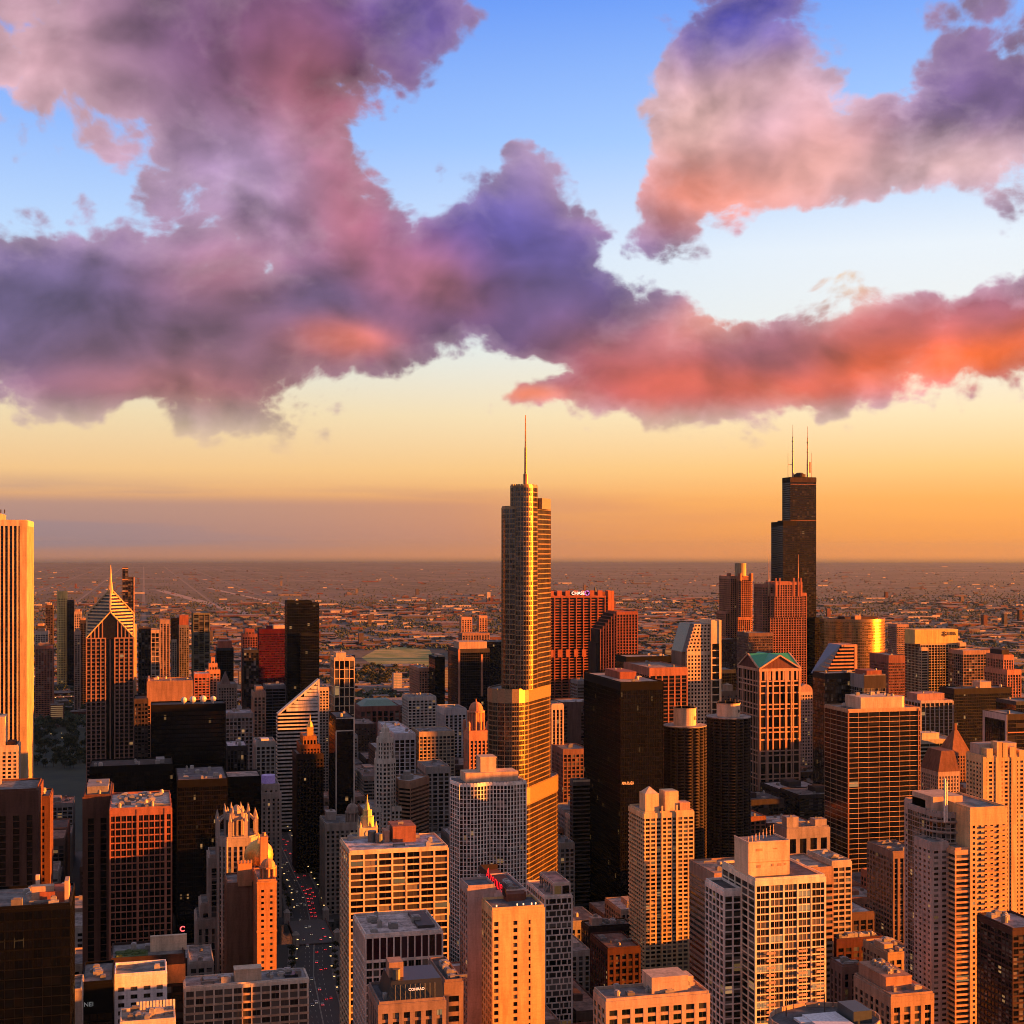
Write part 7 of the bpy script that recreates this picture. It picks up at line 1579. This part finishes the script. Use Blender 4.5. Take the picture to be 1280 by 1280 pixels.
def lamp():
    r = bpy.data.objects.new('street_lamp', None); COL.objects.link(r)
    m = MB(); m.cyl(0, 0, .16, 0, 8.6, 8, 0, .09); m.cyl(0, 0, .3, 0, .8, 8, 0, .18); m.beam((0, 0, 8.3), (1.5, 0, 9.0), .07); m.build('pole', flat_mat('lamp_metal', (.03, .03, .03), .5, .5), r)
    m = MB(); m.box(1.2, -.35, 8.85, 2.3, .35, 9.1); m.build('lamp_head', flat_mat('lamp_metal', (.03, .03, .03), .5, .5), r)
    m = MB(); m.box(1.15, -.42, 8.55, 2.35, .42, 8.845); m.build('lit_lens', flat_mat('lamp_lens', (.9, .7, .4), .4, 0, (1, .60, .22), .7), r)
    register(r); return r
lp = lamp(); first = True
for y in range(1000, 2150, 26):
    if 1143 < y < 1220: continue
    for sgn in (-1, 1):
        o = lp if first else copy_tree(lp); first = False
        o.location = (ave_x(y)-sgn*14.6, y, 0); o.rotation_euler = (0, 0, 0 if sgn > 0 else pi); tag(o, 'lit street lamp on the kerb of the avenue', 'street lamp', 'street lamps along the avenue')
for px_, py_ in ((52, 875), (62, 875.5), (71, 875), (81, 874), (91, 873), (102, 873)):
    o = copy_tree(lp); x, y = ground_at(px_, py_, 9); o.location = (x, y, 0); o.scale = (1.6, 1.6, 1.6); tag(o, 'bright white-lit lamp in a row across the lakefront park', 'street lamp', 'lamps in the lakefront park')
for px_, py_ in ((52, 917), (65, 917), (78, 916), (79, 922), (93, 914), (113, 1160), (700, 1050), (716, 1062), (708, 1056), (709, 1085), (728, 1200), (745, 1215), (738, 1208), (752, 1228)):
    x, y = ground_at(px_, py_, 9)
    if clear_of(x-1, y-1, x+1, y+1, 0):
        o = copy_tree(lp); o.location = (x, y, 0); tag(o, 'amber street lamp standing apart from the avenue in the park or a side street', 'street lamp', 'amber lamps off the avenue')

# ------------------------------------------------------------------ signs
def text_mesh(name, txt, size, mat, depth=.12, shear=0.0, thin=0.0):
    cu = bpy.data.curves.new(name, 'FONT'); cu.body = txt; cu.size = size; cu.extrude = depth; cu.shear = shear; cu.offset = thin; cu.align_x = 'LEFT'
    t = bpy.data.objects.new(name, cu); COL.objects.link(t); dg = bpy.context.evaluated_depsgraph_get()
    me = bpy.data.meshes.new_from_object(t.evaluated_get(dg)); bpy.data.objects.remove(t)
    me.materials.clear(); me.materials.append(mat); o = bpy.data.objects.new(name, me); COL.objects.link(o); return o
def wide(o): return max(v.co.x for v in o.data.vertices)-min(v.co.x for v in o.data.vertices)
f, b = CHASE; X0 = wx(714.5, f[1]-2); X1 = wx(730.5, f[1]-2)
o = text_mesh('illuminated_sign', 'CHASE', 6.4, flat_mat('sign_white', (.9, .9, .9), .5, 0, (1, .93, .8), .22), .3); k = (X1-X0)/wide(o); o.scale = (k, 1, 1); o.rotation_euler = (pi/2, 0, 0); o.location = (X0, f[1]-1.4, f[4]+1.6)
tag(o, 'white lit letters CHASE across the notched top of the red-brown bank tower', 'sign')
m = MB(); cx = wx(734, f[1]-2); zc = f[4]+3.9
for k in range(4):                                                   # four-piece octagon emblem
    a = k*pi/2; u = (cos(a), sin(a)); pts = []
    for (p, q) in ((-1.5, 3.6), (1.5, 3.6), (3.6, 1.5), (1.2, 1.5)): pts.append((cx+p*u[0]-q*u[1], f[1]-1.75, zc+p*u[1]+q*u[0]))
    m.face(pts); m.face([(x, y+.4, z) for x, y, z in pts][::-1])
    for j in range(4): a_, b_ = pts[j], pts[(j+1) % 4]; m.face([a_, (a_[0], a_[1]+.4, a_[2]), (b_[0], b_[1]+.4, b_[2]), b_])
o = m.build('illuminated_emblem', flat_mat('emblem_violet', (.2, .1, .4), .5, 0, (.42, .16, .95), .12), None, (cx, f[1]-1.5, zc)); tag(o, 'violet-blue octagon emblem after the white bank letters', 'sign')
w0, w1, ys, za, zb = BANK; dk = flat_mat('sign_dark', (.07, .02, .012), .6)
o = text_mesh('wall_sign', 'UBS', 7.4, dk, .25); X0, X1 = wx(1184.5, ys), wx(1194.5, ys); k = (X1-X0)/wide(o); o.scale = (k, 1, 1); o.rotation_euler = (pi/2, 0, 0); o.location = (X0, ys-.3, (za+zb)/2+.5); tag(o, 'dark letters UBS on the golden panel of the bank tower', 'sign')
m = MB(); cx = wx(1180.5, ys); zc = (za+zb)/2+3.2
for k in range(3):                                                   # three crossed keys
    a = pi/2+(k-1)*.95; m.beam((cx-3.4*cos(a), ys-.3, zc-3.4*sin(a)), (cx+3.4*cos(a), ys-.3, zc+3.4*sin(a)), .5, 5); ex, ez = cx-3.4*cos(a), zc-3.4*sin(a)
    for t in range(8): q0, q1 = t*pi/4, (t+1)*pi/4; m.beam((ex+1.1*cos(q0), ys-.3, ez+1.1*sin(q0)), (ex+1.1*cos(q1), ys-.3, ez+1.1*sin(q1)), .32, 4)
    m.beam((cx+2.6*cos(a), ys-.3, zc+2.6*sin(a)), (cx+2.6*cos(a)+1.1*sin(a), ys-.3, zc+2.6*sin(a)-1.1*cos(a)), .4, 4)
o = m.build('wall_emblem', dk, None, (cx, ys, zc)); tag(o, 'dark crossed-keys emblem before the letters on the golden panel', 'sign')
xs_, ya, yb, z0, z1 = SCRIPT
o = text_mesh('script_sign', 'Avenue', 8.6, flat_mat('sign_red', (.6, .02, .03), .5, 0, (1, .012, .02), .26), .05, .25, -.12); k = (yb-ya)*.92/wide(o); o.scale = (k, 1.0, 1); o.rotation_euler = (pi/2, 0, -pi/2); o.location = (xs_-.25, yb-.6, z0+.6); tag(o, 'red glowing script sign on the dark roof box of the orange blank-walled hotel', 'sign')
x0, x1, y, zt = HOTEL
o = text_mesh('roof_sign', 'CONRAD', 1.5, flat_mat('sign_white', (.9, .9, .9), .5, 0, (1, .93, .8), .06), .1); o.rotation_euler = (pi/2, 0, 0); o.location = (x0+(x1-x0)*.36, y-2.2, zt+4.6); tag(o, 'small white letters on the black mansard of the old stone hotel', 'sign')
f, b = SIGN1
o = text_mesh('wall_sign', 'NEI', 2.6, flat_mat('sign_grey', (.5, .55, .55), .5, 0, (.6, .75, .75), .02), .1); o.rotation_euler = (pi/2, 0, 0); o.location = (f[0]+.8, f[1]-.45, f[4]-9); tag(o, 'faint white letters high on the near-black hotel at the bottom left', 'sign')
f, b = MONO; X0, X1 = wx(777, f[1]), wx(792, f[1]); zs_ = zy(981, X0, f[1])
o = text_mesh('illuminated_sign', 'AMA PLAZA', 3.6, flat_mat('sign_amber', (.8, .5, .2), .5, 0, (1, .52, .2), .07), .15); k = (X1-X0)/wide(o); o.scale = (k, 1, 1); o.rotation_euler = (pi/2, 0, 0); o.location = (X0, f[1]-.5, zs_); tag(o, 'amber glowing letters part way up the black monolith', 'sign')
m = MB(); gx, gy = wx(228.5, 1000), 1000.0; gz = zy(1161, gx, gy)
for t in range(13): a0, a1 = .7+t*.37, .7+(t+1)*.37; m.beam((gx+1.6*cos(a0), gy, gz+1.6*sin(a0)), (gx+1.6*cos(a1), gy, gz+1.6*sin(a1)), .38, 6)
o = thing('illuminated_sign', (gx, gy, 0), 'pinkish-red glowing ring sign like a letter C right of the red-brown grid tower', 'sign')
m.build('glowing_ring', flat_mat('sign_pinkred', (.7, .2, .2), .5, 0, (1, .08, .08), .5), o, (gx, gy, 0)); m = MB()
for q in (-1.2, 1.2): m.beam((gx+q, gy+.6, 0), (gx+q, gy+.6, gz+1.2), .16, 6)
m.build('post', flat_mat('dark_steel', (.02, .02, .02)), o, (gx, gy, 0))

# ------------------------------------------------------------------ haze
m = MB(); m.box(-41000, -41000, -1.5, 41000, 41000, 560)
hz = bpy.data.materials.new('haze_air'); hz.use_nodes = True; hz.node_tree.nodes.clear(); N = NT(hz.node_tree)
out = N.n('ShaderNodeOutputMaterial'); pv = N.n('ShaderNodeVolumePrincipled'); hz.node_tree.links.new(pv.outputs[0], out.inputs['Volume'])
pv.inputs['Color'].default_value = (.18, .34, .60, 1); pv.inputs['Density'].default_value = HAZE; pv.inputs['Anisotropy'].default_value = .3
if HAZE > 0: tag(m.build('haze', hz), kind='stuff')
